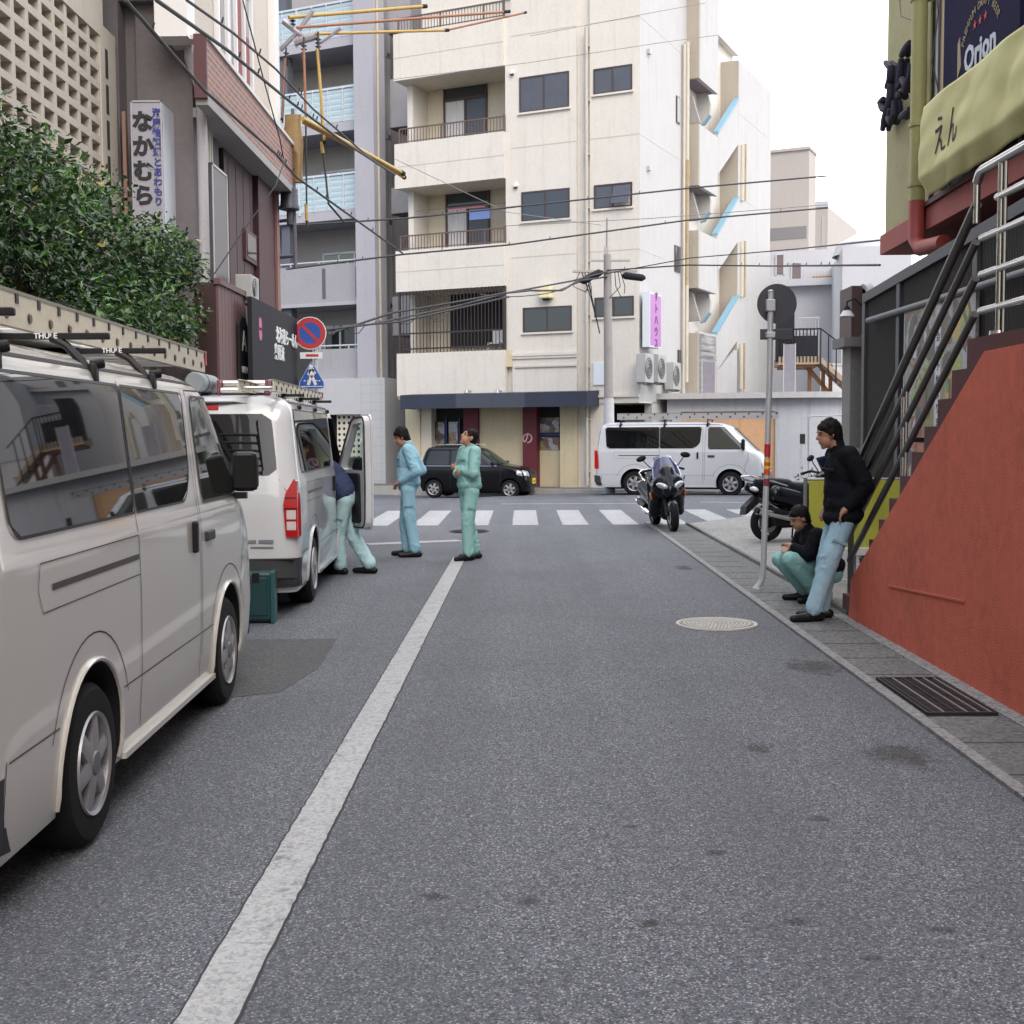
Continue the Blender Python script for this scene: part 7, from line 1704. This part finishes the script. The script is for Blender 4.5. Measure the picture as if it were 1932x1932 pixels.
def person(label, loc, rz, J, jm, tm, hair_long=1.0, look=V(0, 1, 0), up=None, sc=1.0, jk_r=1.0, shoes=None, tr_r=1.0, hands=True, grp='workers standing around in the street', jbot=.10, hfringe=True, belt=None):
    p = thing('person', label, 'person', loc, rz, grp); p.scale = (sc, sc, sc)
    f = look.normalized(); u = (up or V(0, 0, 1)); u = (u - f * u.dot(f)).normalized(); r = f.cross(u); c = J['head']
    rot = Matrix((r, f, u)).transposed().to_4x4()
    neck = J['neck']; pel = J['pel']; ch = J['chest']
    pr = [('e', c + u * .03 - f * .012, (.074, .092, .092), rot), ('e', c + f * .026 - u * .045, (.057, .066, .070), rot), ('c', c + f * .055 - u * .092, c + f * .062 - u * .098, .024, .022),
          ('c', c + f * .080 + u * .020, c + f * .103 - u * .018, .009, .0135), ('e', c + f * .085 - u * .055, (.024, .012, .010), rot), ('e', c + f * .075 + u * .038, (.052, .016, .012), rot),
          ('e', c + r * .076 - f * .01 - u * .005, (.011, .022, .033), rot), ('e', c - r * .076 - f * .01 - u * .005, (.011, .022, .033), rot),
          ('c', c - u * .06 - f * .02, neck, .052, .058), ('c', neck, ch, .06, .095), ('c', ch, pel, .095, .085)]
    for s in 'LR':
        pr += [('c', neck - V(0, 0, .05), J['sh' + s], .035, .035), ('c', J['sh' + s], J['el' + s], .045, .036), ('c', J['el' + s], J['wr' + s], .036, .026), ('c', pel, J['hp' + s], .07, .07), ('c', J['hp' + s], J['kn' + s], .065, .045), ('c', J['kn' + s], J['an' + s], .042, .032)]
        if hands: pr += hand_prims(J['wr' + s], (J['wr' + s] - J['el' + s]), J.get('hn' + s, V(0, 0, -1)), .45, 1 if s == 'R' else -1)
    blob('body', pr, .0085, SKIN, p, 3)
    # hair
    hp = [('e', c + u * .045 - f * .022, (.083, .097, .092), rot), ('e', c - f * .05 + u * .0, (.078, .062, .085), rot)]
    if hair_long > .8: hp += [('e', c + u * .068 + f * .040, (.068, .044, .034), rot), ('e', c - f * .06 - u * .05, (.062, .045, .055), rot), ('c', c + u * .075 + f * .045 + r * .04, c + u * .045 + f * .070 + r * .05, .022, .010), ('c', c + u * .075 + f * .045 - r * .04, c + u * .05 + f * .072 - r * .045, .022, .010), ('e', c + r * .07 + u * .01 - f * .015, (.016, .03, .045), rot), ('e', c - r * .07 + u * .01 - f * .015, (.016, .03, .045), rot)]
    blob('hair', hp, .010, HAIR, p, 2, disp=(.012, 30, (1, 1, .5)))
    e = MB().use(mat('eye_dark', (.02, .015, .012), .2))
    for s in (1, -1):
        q = c + f * .0815 + u * .012 + r * s * .031; e.ell(q, (.012, .006, .005), 10, 6, rot); q = c + f * .084 + u * .032 + r * s * .033; e.ell(q, (.018, .006, .0035), 10, 6, rot)
    part('eyes', e, None, p); 
    e = MB().use(mat('lips', (.26, .10, .08), .5)); e.ell(c + f * .0935 - u * .0555, (.021, .006, .003), 10, 6, rot); part('mouth', e, None, p)
    # jacket
    k = jk_r
    mid = (ch + pel) / 2; sh = (J['shL'] - J['shR']).normalized(); sp = (neck - pel).normalized(); fw = sh.cross(sp)
    tr = Matrix((-sh, (-sh).cross(sp) * -1, sp)).transposed().to_4x4(); tr = Matrix((sh, sp.cross(sh), sp)).transposed().to_4x4()
    wst = pel + sp * jbot
    jp = [('e', ch, (.190 * k, .138 * k, .21), tr), ('e', mid, (.180 * k, .140 * k, .20), tr), ('e', wst, (.190 * k, .156 * k, .10), tr), ('e', (mid + wst) / 2, (.184 * k, .148 * k, .14), tr), ('c', neck - sp * .02, neck + sp * .035, .068, .060), ('c', neck - sp * .055 + sh * .045, J['shL'] - sp * .01, .07, .066), ('c', neck - sp * .055 - sh * .045, J['shR'] - sp * .01, .07, .066)]
    for s in 'LR':
        jp += [('c', J['sh' + s], J['el' + s], .078 * k, .066 * k), ('c', J['el' + s], J['wr' + s] * .93 + J['el' + s] * .07, .068 * k, .046 * k)]
    blob('jacket', jp, .012, jm, p, 4, disp=(.010, 6.5, (1.3, 1.3, 1.3)))
    tp = [('e', pel + sp * .02, (.172 * tr_r, .132 * tr_r, .13), tr)]
    for s in 'LR':
        an = J['an' + s]; kn = J['kn' + s]
        tp += [('c', pel, J['hp' + s], .12, .102 * tr_r), ('c', J['hp' + s], kn, .102 * tr_r, .082 * tr_r), ('c', kn, an + V(0, 0, .03), .082 * tr_r, .072 * tr_r)]
    blob('trousers', tp, .012, tm, p, 4, disp=(.011, 6, (1.3, 1.3, 1.2)))
    dk = MATS.get(jm.name + '_seam') or mat(jm.name + '_seam', tuple(c_ * .62 for c_ in jm.diffuse_color[:3]), .85)
    fwd = sp.cross(sh) if (sp.cross(sh)).dot(f) > 0 else -sp.cross(sh)
    cm = MB().use(jm)
    for kk in range(14):
        a0, a1 = 2 * math.pi * kk / 14, 2 * math.pi * (kk + 1) / 14
        def cp(a, h, r_): return neck + sp * h + sh * math.cos(a) * r_ + fwd * math.sin(a) * r_
        cm.add([cp(a0, -.02, .074), cp(a1, -.02, .074), cp(a1, .032, .066), cp(a0, .032, .066), cp(a0, -.02, .066), cp(a1, -.02, .066), cp(a1, .03, .058), cp(a0, .03, .058)], [(0, 1, 2, 3), (7, 6, 5, 4), (3, 2, 6, 7)])
    part('collar', cm, None, p)
    sm = MB().use(dk)
    surf = ch + fwd * .138 * k
    sm.tube([neck - sp * .05 + fwd * (.085 * k), ch + sp * .08 + fwd * (.130 * k), ch + fwd * (.143 * k), mid + fwd * (.145 * k), wst + fwd * (.150 * k)], .004, 5)
    part('placket', sm, None, p)
    for s_ in (-1, 1):
        c_ = ch + sp * .03 + fwd * (.128 * k) + sh * s_ * .085 * k
        q = Matrix((sh, fwd, sp)).transposed().to_4x4(); fm = MB().use(dk); fm.M = Matrix.Translation(c_) @ q @ Matrix.Rotation(R(s_ * -22), 4, 'Z'); fm.cbox(-.05, .05, -.008, .012, -.012, .012, .004); part('pocket_flap', fm, None, p)
    for s in 'LR':
        hp_, kn_ = J['hp' + s], J['kn' + s]; d_ = (kn_ - hp_).normalized(); o_ = (J['hp' + s] - pel); o_ = V(o_.x, 0, 0).normalized(); c_ = hp_.lerp(kn_, .52) + o_ * (.084 * tr_r)
        g_ = o_.cross(d_).normalized(); q = Matrix((o_, g_, d_)).transposed().to_4x4(); fm = MB().use(MATS.get(tm.name + '_seam') or mat(tm.name + '_seam', tuple(c2 * .7 for c2 in tm.diffuse_color[:3]), .85)); fm.M = Matrix.Translation(c_) @ q; fm.cbox(-.006, .012, -.065, .065, -.016, .010, .004); part('cargo_flap', fm, None, p)
    for s in 'LR':
        an = J['an' + s]; ft = J.get('ft' + s, V(0, .10, -.03)); h = V(ft.x, ft.y, 0).normalized() if abs(ft.z) < .06 else ft.normalized()
        nn = V(0, 0, 1); base = V(an.x, an.y, an.z - .045)
        if abs(ft.z) >= .06: base = an + ft.normalized() * .02; 
        sp_ = [('c', base - h * .06, base + h * .06, .042, .045), ('c', base + h * .05 - V(0, 0, .004), base + h * .19 - V(0, 0, .008), .046, .034), ('c', an + (V(0, 0, 0)), base, .040, .042)]
        blob('shoe', sp_, .010, SHOE, p, 2)
    return p
def stand(**k):
    J = dict(pel=V(0, 0, .93), chest=V(0, .0, 1.27), neck=V(0, -.01, 1.46), head=V(0, .03, 1.60), shL=V(-.185, -.01, 1.41), shR=V(.185, -.01, 1.41), hpL=V(-.09, 0, .88), hpR=V(.09, 0, .88), knL=V(-.10, .02, .48), knR=V(.10, .02, .48), anL=V(-.11, -.02, .085), anR=V(.11, -.02, .085),
             elL=V(-.27, -.10, 1.14), elR=V(.27, -.10, 1.14), wrL=V(-.20, .10, .98), wrR=V(.20, .10, .98), ftL=V(-.02, .1, -.03), ftR=V(.02, .1, -.03))
    J.update(k); return J
# man in pale blue, profile, hands in the front pockets, head bowed
p = PG(772, 1050)
person('worker in pale blue overalls with bowed head and both hands in his front pockets', (p.x, p.y, 0), R(92),
       stand(head=V(0, .085, 1.575), neck=V(0, .0, 1.45), elL=V(-.26, -.12, 1.13), elR=V(.25, -.16, 1.13), wrL=V(-.15, .09, 1.0), wrR=V(.16, .08, .99), anL=V(-.09, -.08, .085), anR=V(.09, .03, .085), knL=V(-.09, -.02, .48), knR=V(.09, .05, .48)), WORKB, WORKB, look=V(0, 1, -.38), sc=1.0, jk_r=1.04, jbot=.06)
# man in turquoise with folded arms looking up
p = PG(886, 1056)
person('worker in turquoise overalls with folded arms and short hair, looking up', (p.x, p.y, 0), R(116),
       stand(head=V(0, .0, 1.585), neck=V(0, -.02, 1.45), elL=V(-.25, .05, 1.13), elR=V(.25, .05, 1.12), wrL=V(.05, .15, 1.19), wrR=V(-.04, .19, 1.13), hnL=V(0, -1, 0), hnR=V(0, -1, 0), anL=V(-.10, .06, .085), anR=V(.10, -.12, .085), knL=V(-.10, .07, .48), knR=V(.09, -.03, .48)), WORKG, WORKG, hair_long=.5, look=V(0, 1, .55), sc=.985, jk_r=1.02, jbot=.05)
# standing man in the dark jacket leaning back on the rail
p = PG(1545, 1172)
person('standing man in black jacket and washed blue jeans leaning back on the hand rail', (p.x + .10, p.y + .03, 0.01), R(90 + 4),
       stand(pel=V(0, -.10, .93), chest=V(0, -.10, 1.27), neck=V(0, -.05, 1.46), head=V(0, .03, 1.585), shL=V(-.18, -.09, 1.41), shR=V(.18, -.09, 1.41), hpL=V(-.09, -.09, .88), hpR=V(.09, -.09, .88), knL=V(-.10, .05, .49), knR=V(.09, .01, .49), anL=V(-.10, .17, .085), anR=V(.09, .04, .085),
             elL=V(-.24, -.22, 1.15), elR=V(.22, -.20, 1.14), wrL=V(-.20, -.08, .98), wrR=V(.19, -.04, .97)), BLACKJ, mat('washed_denim', (.30, .46, .56), .85, var=.14, vs=6, bump=.3, bs=30), look=V(0, 1, -.20), sc=1.0, jk_r=1.1, tr_r=1.0, jbot=-.04, grp='workers resting by the red wall')
# crouching man
p = PG(1508, 1137)
person('man crouching in black jacket and turquoise trousers beside the grey sign pole', (p.x + .13, p.y, 0.01), R(98),
       dict(pel=V(0, -.18, .30), chest=V(0, -.03, .56), neck=V(0, .06, .72), head=V(0, .15, .84), shL=V(-.18, .04, .68), shR=V(.18, .04, .68), hpL=V(-.10, -.16, .29), hpR=V(.10, -.16, .29), knL=V(-.14, .30, .45), knR=V(.13, .30, .42), anL=V(-.11, .0, .085), anR=V(.12, .05, .085),
            elL=V(-.22, .13, .50), elR=V(.21, .12, .50), wrL=V(-.05, .23, .56), wrR=V(.04, .25, .53), ftL=V(-.02, .1, -.03), ftR=V(.02, .1, -.03)), BLACKJ, WORKG, look=V(-.1, 1, -.42), sc=.94, jk_r=1.08, jbot=.04, grp='workers resting by the red wall')
# man leaning into the van
p = PG(655, 1082)
person('worker bending into the open door of the second van, navy jacket and pale green trousers', (p.x - .03, p.y, 0), R(70),
       dict(pel=V(0, -.08, .90), chest=V(0, .16, 1.15), neck=V(0, .30, 1.27), head=V(0, .43, 1.31), shL=V(-.17, .26, 1.24), shR=V(.17, .26, 1.24), hpL=V(-.09, -.07, .85), hpR=V(.09, -.07, .85), knL=V(-.10, .03, .47), knR=V(.09, -.06, .46), anL=V(-.10, .0, .085), anR=V(.09, -.28, .085),
            elL=V(-.20, .42, 1.05), elR=V(.20, .45, 1.04), wrL=V(-.18, .62, .92), wrR=V(.18, .66, .92), ftL=V(0, .1, -.03), ftR=V(0, .1, -.03)), NAVYJ, WORKP, look=V(0, .8, -.6), sc=1.0, jk_r=1.05, tr_r=1.03, jbot=.03)
# ================================================================ traffic signs
PGAL = mat('galvanised', (.48, .50, .53), .45, .3, var=.06, vs=6)
SRED = mat('sign_red', (.42, .022, .03), .45); SBLU = mat('sign_blue', (.012, .075, .36), .45); SWH = mat('sign_white_face', (.66, .68, .70), .45)
SBACK = mat('sign_back', (.065, .065, .078), .65, spec=.3, var=.15, vs=6)
yS = 19.6; pp = PYp(600, 940, yS)
# left pole with no parking and crossing signs
t = thing('traffic_sign', 'round no parking sign above a blue pedestrian crossing sign on one pole', 'traffic sign', (pp.x, yS, 0))
top = PYp(600, 600, yS).z
part('pole', MB().use(PGAL).tube([(0, 0, 0), (0, 0, top)], .033, 14), None, t)
c = PYp(586, 629, yS); rr = 30.5 / F * yS; cx, cz = c.x - pp.x, c.z
b = MB().use(SWH).lathe([(.001, -.055), (rr, -.055), (rr, -.04), (.001, -.04)], 40, (cx, 0, cz), 'y'); q = part('round_plate', b, None, t, recalc=True)
b = MB().use(SRED).lathe([(rr * .66, -.058), (rr * .95, -.058)], 40, (cx, 0, cz), 'y'); part('red_ring', b, None, q)
b = MB().use(SBLU).lathe([(.001, -.0575), (rr * .66, -.0575)], 40, (cx, 0, cz), 'y'); part('blue_disc', b, None, q)
b = MB().use(SRED); b.M = Matrix.Translation((cx, 0, cz)) @ Matrix.Rotation(R(45), 4, 'Y'); b.box(-rr * .74, rr * .74, -.061, -.059, -rr * .095, rr * .095); part('slash', b, None, q)
x0, x1, z0, z1 = PYp(567, 665, yS).x - pp.x, PYp(609, 665, yS).x - pp.x, PYp(580, 677, yS).z, PYp(580, 665, yS).z
b = MB().use(SWH); b.box(x0, x1, -.05, -.035, z0, z1); q = part('small_plate', b, None, t); part('red_bar', MB().use(SRED).box(x0 + .09, x1 - .06, -.053, -.051, (z0 + z1) / 2 - .018, (z0 + z1) / 2 + .018), None, q)
c = PYp(589, 712, yS); cx = c.x - pp.x; zt, zb_ = PYp(589, 681, yS).z, PYp(589, 734, yS).z; hw = 24 / F * yS; zm = zb_ + (zt - zb_) * .26
pent = rounded([(cx - hw * .97, zb_ - .015), (cx + hw * .97, zb_), (cx + hw, zm - .02), (cx, zt), (cx - hw, zm - .02)], .035, 3)
q = part('pentagon_plate', MB().use(mat('sign_rim_pale', (.35, .42, .6), .5)).prism(pent, -.05, -.035, 'y'), None, t)
inn = [((a - cx) * .93 + cx, (z - (zb_ + .2)) * .93 + zb_ + .2) for a, z in pent]; part('blue_face', MB().use(SBLU).prism(inn, -.053, -.0505, 'y'), None, q)
b = MB().use(SWH); y0_, y1_ = -.057, -.0535; h = zt - zb_; 
def bar(p0, p1, w_):
    a, c_ = Vector(p0), Vector(p1); d = (c_ - a).normalized(); n_ = Vector((-d.y, d.x)) * w_ / 2; b.prism([tuple(a + n_), tuple(c_ + n_), tuple(c_ - n_), tuple(a - n_)], y0_, y1_, 'y')
X = lambda u: cx + u * hw; Z = lambda v: zb_ + v * h
b.lathe([(.001, -.057), (.033, -.057), (.033, -.0535)], 14, (X(-.02), 0, Z(.80)), 'y')
bar((X(-.02), Z(.74)), (X(-.0), Z(.45)), .085); bar((X(-.0), Z(.47)), (X(-.28), Z(.14)), .045); bar((X(.02), Z(.47)), (X(.32), Z(.14)), .045); bar((X(-.06), Z(.70)), (X(-.27), Z(.50)), .032); bar((X(.04), Z(.70)), (X(.32), Z(.54)), .032)
for u in (-.5, -.36, .42, .56): b.box(X(u) - .012 * 2, X(u) + .012 * 2, y0_, y1_, Z(.27), Z(.31))
for k in range(9): u = -.72 + k * .18; b.box(X(u) - .022, X(u) + .022, y0_, y1_, Z(.07), Z(.105))
part('walking_figure', b, None, q)
# right pole, seen from behind
y = 12.6; base = PG(1430, 1113); lx = PYp(1440, 1090, base.y)
t = thing('traffic_sign', 'dark back of a round traffic sign on a leaning pole with red and yellow tape', 'traffic sign', (base.x, base.y, 0))
def rel(px, py): q = PYp(px, py, base.y); return (q.x - base.x, 0, q.z)
b = MB().use(PGAL); b.tube([rel(1424, 1112), rel(1432, 1104), rel(1438, 1094), rel(1440, 1075), rel(1447, 880), rel(1452, 700), rel(1454.5, 552)], .03, 14); b.lathe([(.05, .0), (.045, .02), (.03, .02)], 14, (0, 0, .01)); b.ell(rel(1454.5, 550), (.032, .032, .02)); part('pole', b, None, t)
c = rel(1468, 572); rr = 37 / F * base.y
b = MB().use(SBACK).lathe([(.001, .05), (rr, .05), (rr, .065), (.001, .065)], 40, (c[0], 0, c[2]), 'y'); part('round_plate', b, None, t, recalc=True)
a0_, b0_ = rel(1436, 620), rel(1497, 640); part('small_plate', MB().use(SBACK).cbox(a0_[0], b0_[0], .045, .06, b0_[2], a0_[2], .006), None, t)
b = MB().use(PGAL)
for py in (578, 632): q = rel(1453.5, py); b.cbox(q[0] - .045, q[0] + .045, -.04, .045, q[2] - (.05 if py < 600 else .03), q[2] + (.07 if py < 600 else .03), .008)
part('clamp', b, None, t)
for i, (a_, b_, m_) in enumerate(((838, 862, SRED), (866, 872, 'y'), (872, 879, 'r'), (879, 885, 'y'), (885, 896, 'r'), (903, 917, 'm'))):
    mm_ = m_ if not isinstance(m_, str) else {'y': mat('tape_yellow', (.66, .50, .04), .5), 'r': mat('tape_red', (.62, .07, .02), .5), 'm': mat('sticker_maroon', (.20, .03, .06), .5)}[m_]
    q0, q1 = rel(1447 + (880 - a_) / 180 * 5, a_), rel(1447 + (880 - b_) / 180 * 5, b_); part('tape', MB().use(mm_).tube([q0, q1], .0318, 14, cap=False), None, t)
# ================================================================ utility poles and cables
UP = mat('concrete_pole', (.27, .255, .25), .85, var=.15, vs=3, streak=.3)
yU = 34.9; base = PYp(1148, 900, yU)
t = thing('utility_pole', 'short grey utility pole with black cable closures in front of the cream building', 'utility pole', (base.x, yU, -.1))
topz = PYp(1143, 480, yU).z + .1
b = MB().use(UP); b.tube([(.03, 0, 0), (-.03, 0, topz)], [.15, .105], 16); part('shaft', b, None, t)
b = MB().use(mat('pole_guard', (.42, .43, .45), .6, var=.15, vs=6)); z0, z1 = 0, PYp(1148, 745, yU).z; b.tube([(.03, 0, z0), (.01, 0, z1)], [.165, .145], 16, cap=False); part('guard', b, None, t)
b = MB().use(STEEL_W); b.tube([(-.05, 0, topz - .1), (-.03, .0, PYp(1136, 412, yU).z + .1)], .03, 8); b.box(-1.0, .8, -.05, .05, topz - .5, topz - .44); b.box(-.5, .6, -.04, .04, topz - .2, topz - .15)
b.box(-.12, .0, -.06, .06, topz - .05, topz + .2); part('cross_arm', b, None, t)
for px, sl_ in ((1115, .12), (1195, -.03)):
    q = PYp(px, 523, yU); b = MB().use(BLK); b.tube([(q.x - base.x - .33, -.1, q.z + .1 - sl_), (q.x - base.x - .24, -.1, q.z + .1 - sl_), (q.x - base.x + .24, -.1, q.z + .1 + sl_), (q.x - base.x + .33, -.1, q.z + .1 + sl_)], [.04, .1, .1, .04], 12); part('cable_closure', b, None, t)
b = MB().use(BLK); random.seed(4)
for k in range(7): x = random.uniform(-.9, .5); b.tube([(x, -.1, topz - .5), (x + random.gauss(0, .1), -.15, topz - .9), (x + random.gauss(0, .15), -.1, topz - 1.3 + random.random() * .3)], .012, 5)
b.tube([(-.6, -.1, topz - .6), (-.45, -.1, topz - 1.3), (-.25, -.1, topz - 2.2)], .018, 5); b.tube([(-.75, -.1, topz - .5), (-.5, -.12, topz - 1.2), (-.27, -.1, topz - 2.1)], .014, 5)
part('dropped_wires', b, None, t)
CBL = mat('cable_black', (.03, .03, .035), .6); CBG = mat('cable_grey_thin', (.20, .19, .20), .6)
def cable(label, pts, depths, r, m_=CBL, sag=0.0, loops=0, group='overhead cables'):
    "pts are pixels of support points, depths their distance; a catenary-like sag between them"
    P_ = [PYp(a, b_, d) for (a, b_), d in zip(pts, depths)]; out = []
    for i in range(len(P_) - 1):
        n_ = 14
        for k in range(n_): u = k / n_; q = P_[i].lerp(P_[i + 1], u); q.z -= sag * 4 * u * (1 - u) * (P_[i + 1] - P_[i]).length * .01; out.append(q)
    out.append(P_[-1]); b = MB().use(m_); b.tube(out, r, 6)
    if loops:
        random.seed(len(label)); 
        for k in range(loops):
            i = random.randrange(2, len(out) - 2); q = out[i]; b.tube([q, q + V(.02, 0, .07)], .01, 5)
    o = part('overhead_cable', b); return tag(o, label, 'cable', group)
cable('highest dark cable crossing the white stair tower, ending against the sky', [(560, 425), (765, 412), (955, 392), (1300, 355), (1560, 332)], [27, 28, 29, 31, 33], .022, loops=8)
cable('dark cable below the highest one, crossing the upper stair openings', [(540, 508), (760, 480), (960, 462), (1300, 415), (1562, 392)], [27, 28, 29, 31, 33], .022, loops=8)
cable('thin grey cable pair running just above the second dark cable', [(955, 426), (1230, 412), (1562, 386)], [31, 32, 33], .010, CBG)
cable('dark cable bundle in front of the grey balconies reaching over the pole to the right', [(545, 628), (700, 612), (860, 578), (960, 552), (1080, 530), (1145, 513)], [27, 28, 30, 32, 34, 34.8], .026, loops=5)
cable('thick black cable with closures leading from the left to the utility pole', [(540, 655), (740, 590), (950, 553), (1000, 548), (1060, 548), (1090, 530), (1145, 522)], [27, 29, 31, 32, 33, 34, 34.8], .028, sag=.4)
cable('cable from the utility pole to the black screen passing over the white tower foot', [(1145, 510), (1300, 500), (1455, 515 - 13), (1660, 500)], [34.8, 34, 32, 20], .02, loops=8)
cable('cable from the utility pole sloping up towards the right building', [(1145, 516), (1300, 487), (1500, 470), (1672, 452)], [34.8, 33, 29, 16.5], .014)
cable('heavy black cable with looping ties in front of the lower balconies', [(536, 640 - 12), (590, 622), (745, 612 - 4), (860, 590 - 28), (960, 552 - 3)], [26.5, 27, 28.5, 30, 31], .022, sag=.3) if False else None
cable('black cable with hanging loops across the grey concrete balcony', [(540, 620), (600, 632 - 8), (700, 612), (755, 607), (960, 560)], [25, 25.5, 26.5, 27, 29], .024, loops=9)
cable('drooping cable end between the awning building and the pole', [(905, 487 + 68), (960, 560), (1040, 552), (1120, 520)], [31, 32, 33.5, 34.7], .014, sag=1.2)
cable('faint wire across the top storey of the cream building', [(740, 150), (1000, 118), (1250, 80), (1356, 66)], [32, 32.5, 33, 34], .008, CBG)
cable('faint wire ending at the cream building side', [(1000, 68), (1240, 22), (1330, 6)], [32, 33, 34], .008, CBG)
cable('thin wire from the mast of the utility pole to the left', [(745, 300), (955, 400), (1135, 425)], [31, 33, 34.8], .008, CBG)
# loops hanging from the cables
b = MB().use(CBL)
for px0, px1, py in ((745, 790, 600), (810, 845, 595), (655, 690, 618), (612, 640, 620)):
    a, c_ = PYp(px0, py, 27), PYp(px1, py - 6, 27.3); b.tube([a, a.lerp(c_, .25) - V(0, 0, .14), a.lerp(c_, .6) - V(0, 0, .17), c_], .012, 6)
tag(part('cable_loops', b), 'slack loops hanging under the black cable by the grey balcony', 'cable')
# upper left: twisted service cables from above the brick balcony towards the building
cable('twisted dark cable from the top left corner down to the yellow cable guards', [(236, 0), (385, 170), (520, 290), (560, 335), (760, 478)], [10, 13, 17, 19, 26], .018, loops=10)
cable('second twisted cable high at the left, parallel to the brick band', [(295, 0), (430, 95), (545, 190), (640, 262), (745, 330)], [10, 12.5, 16, 19, 23], .018, loops=9)
cable('third service cable running along the brick band', [(352, 0), (440, 62), (520, 130), (590, 205), (700, 300)], [11, 13, 15.5, 18, 22], .014, loops=6)
cable('thin dark wire dropping steeply in front of the brick band', [(458, 0), (500, 160), (528, 262), (535, 300)], [14, 15, 16, 16.5], .008)
cable('dark wire from the brick band corner down to the grey box', [(538, 300), (520, 350), (470, 420), (385, 545)], [16.5, 16, 15.5, 14.8], .008)
# yellow insulating guards
YEL = mat('guard_yellow', (.42, .27, .06), .5, var=.2, vs=5, dirt=.25); OR_ = mat('guard_orange', (.60, .27, .05), .5, var=.15, vs=5, dirt=.2)
def guard(label, a, b_, d0, d1, r, m_=YEL):
    P0, P1 = PYp(*a, d0), PYp(*b_, d1); t = thing('cable_guard', label, 'cable guard', P0, 0, 'yellow insulating guards on the overhead cables'); q = P1 - P0
    part('tube', MB().use(m_).tube([(0, 0, 0), tuple(q)], r, 10), None, t)
    part('end_sleeve', MB().use(BLK).tube([tuple(q * .985), tuple(q * 1.02)], r * 1.25, 10), None, t); return t
guard('yellow insulating guard, thickest and topmost of the slanting pair', (571, 224), (758, 326), 20, 23.5, .04)
guard('orange insulating guard lying just below the thick slanting yellow one', (572, 231), (700, 296), 20.1, 22.6, .03, OR_)
guard('orange guard forming the lower end of the slanting bundle', (690, 290), (762, 334), 22.4, 23.9, .036, OR_)
guard('long straight yellow guard nearest the picture top', (545, 33), (800, 12), 21, 23, .03)
guard('dark orange straight guard below the topmost yellow one', (560, 52), (955, 22), 21, 24, .024, mat('guard_brown', (.30, .13, .07), .6, var=.2, vs=5))
guard('yellow straight guard in front of the grey upper balcony', (595, 64), (842, 57), 21, 23, .024)
guard('brown straight guard ending before the cream building top', (842, 57), (990, 24), 23, 24.5, .02, MATS['guard_brown'])
guard('upright yellow guard on the right dropper wire', (599, 92), (612, 268), 21, 21, .026)
guard('upright yellow guard low on the right dropper wire', (607, 268), (609, 290), 21, 21, .03)
guard('upright brown guard on the middle dropper wire', (573, 92), (577, 225), 21, 21, .022, MATS['guard_brown'])
guard('upright brown guard on the left dropper wire', (538, 110), (532, 225), 21, 21, .022, MATS['guard_brown'])
guard('short yellow guard at the lowest dropper end', (577, 385), (579, 418), 21, 21, .026)
cable('middle dropper wire between the yellow guards', [(573, 70), (577, 225), (579, 430)], [21, 21, 21], .016)
cable('right dropper wire bending outwards at its lower end', [(600, 60), (610, 290), (620, 385), (650, 420)], [21, 21, 21, 21.5], .018)
cable('left dropper wire beside the brick building corner', [(540, 90), (533, 232)], [21, 21], .016)
# line hardware: cross arm with insulators and the yellow cover at the building corner
q = PYp(560, 60, 21.2); t = thing('cross_arm', 'grey steel cross arm with insulators holding the yellow guarded lines', 'cross arm', q)
GA = mat('arm_steel', (.36, .34, .38), .5, .4)
def rq(px, py, d=21.2): return tuple(PYp(px, py, d) - q)
b = MB().use(GA); b.tube([rq(528, 95), rq(560, 62), rq(590, 20)], .04, 8); b.tube([rq(535, 40), rq(575, 72), rq(600, 66)], .05, 8); b.tube([rq(555, 80), rq(600, 66)], .07, 8); b.tube([rq(604, 82), rq(640, 56)], .022, 6); b.tube([rq(630, 62), rq(642, 53)], .035, 6); part('arm', b, None, t)
for px, py in ((600, 72), (573, 84), (540, 98), (552, 30)):
    b = MB().use(mat('insulator_dark', (.05, .04, .05), .3, coat=.5)); x, y_, z = rq(px, py)
    for k in range(4): b.lathe([(.02, z - k * .06), (.055, z - k * .06 - .02), (.02, z - k * .06 - .045)], 12, (x, y_, 0)); 
    part('insulator', b, None, t)
q = PYp(553, 250, 20.8); t = thing('insulating_sheet', 'brownish yellow insulating sheet wrapped round a pole at the brick building corner', 'insulating sheet', (q.x, 20.8, 0))
b = MB().use(mat('sheet_amber', (.22, .14, .05), .35, var=.25, vs=7, dirt=.3)); z0, z1 = PYp(553, 345, 20.8).z, PYp(553, 217, 20.8).z
b.grid(lambda u, v: (.15 * math.sin(u * 6.28) * (1 + .12 * math.sin(v * 9 + u * 12)) * (1 if v > .45 else .55) + (.0 if v > .45 else .07), .05 * math.cos(u * 6.28), z0 + (z1 - z0) * v), 30, 14); part('sheet', b, None, t)
part('pole', MB().use(mat('dark_pole', (.10, .10, .13), .6)).tube([(0, 0, z0 - 1.4), (0, 0, z1 + .1)], .03, 12).tube([(0, 0, z0 - .6), (-.7, .4, z0 - .6)], .03, 8).tube([(0, 0, z0 - 1.2), (-.7, .4, z0 - 1.2)], .03, 8), None, t)
x, z = PYp(547, 385, 20.8).x - q.x, PYp(547, 385, 20.8).z
b = MB().use(mat('transformer_dark', (.05, .055, .07), .5)); b.lathe([(.001, z + .25), (.14, z + .23), (.15, z - .02), (.17, z - .06), (.17, z - .1), (.05, z - .13), (.05, z - .35)], 18, (x, -.05, 0)); part('transformer', b, None, t)
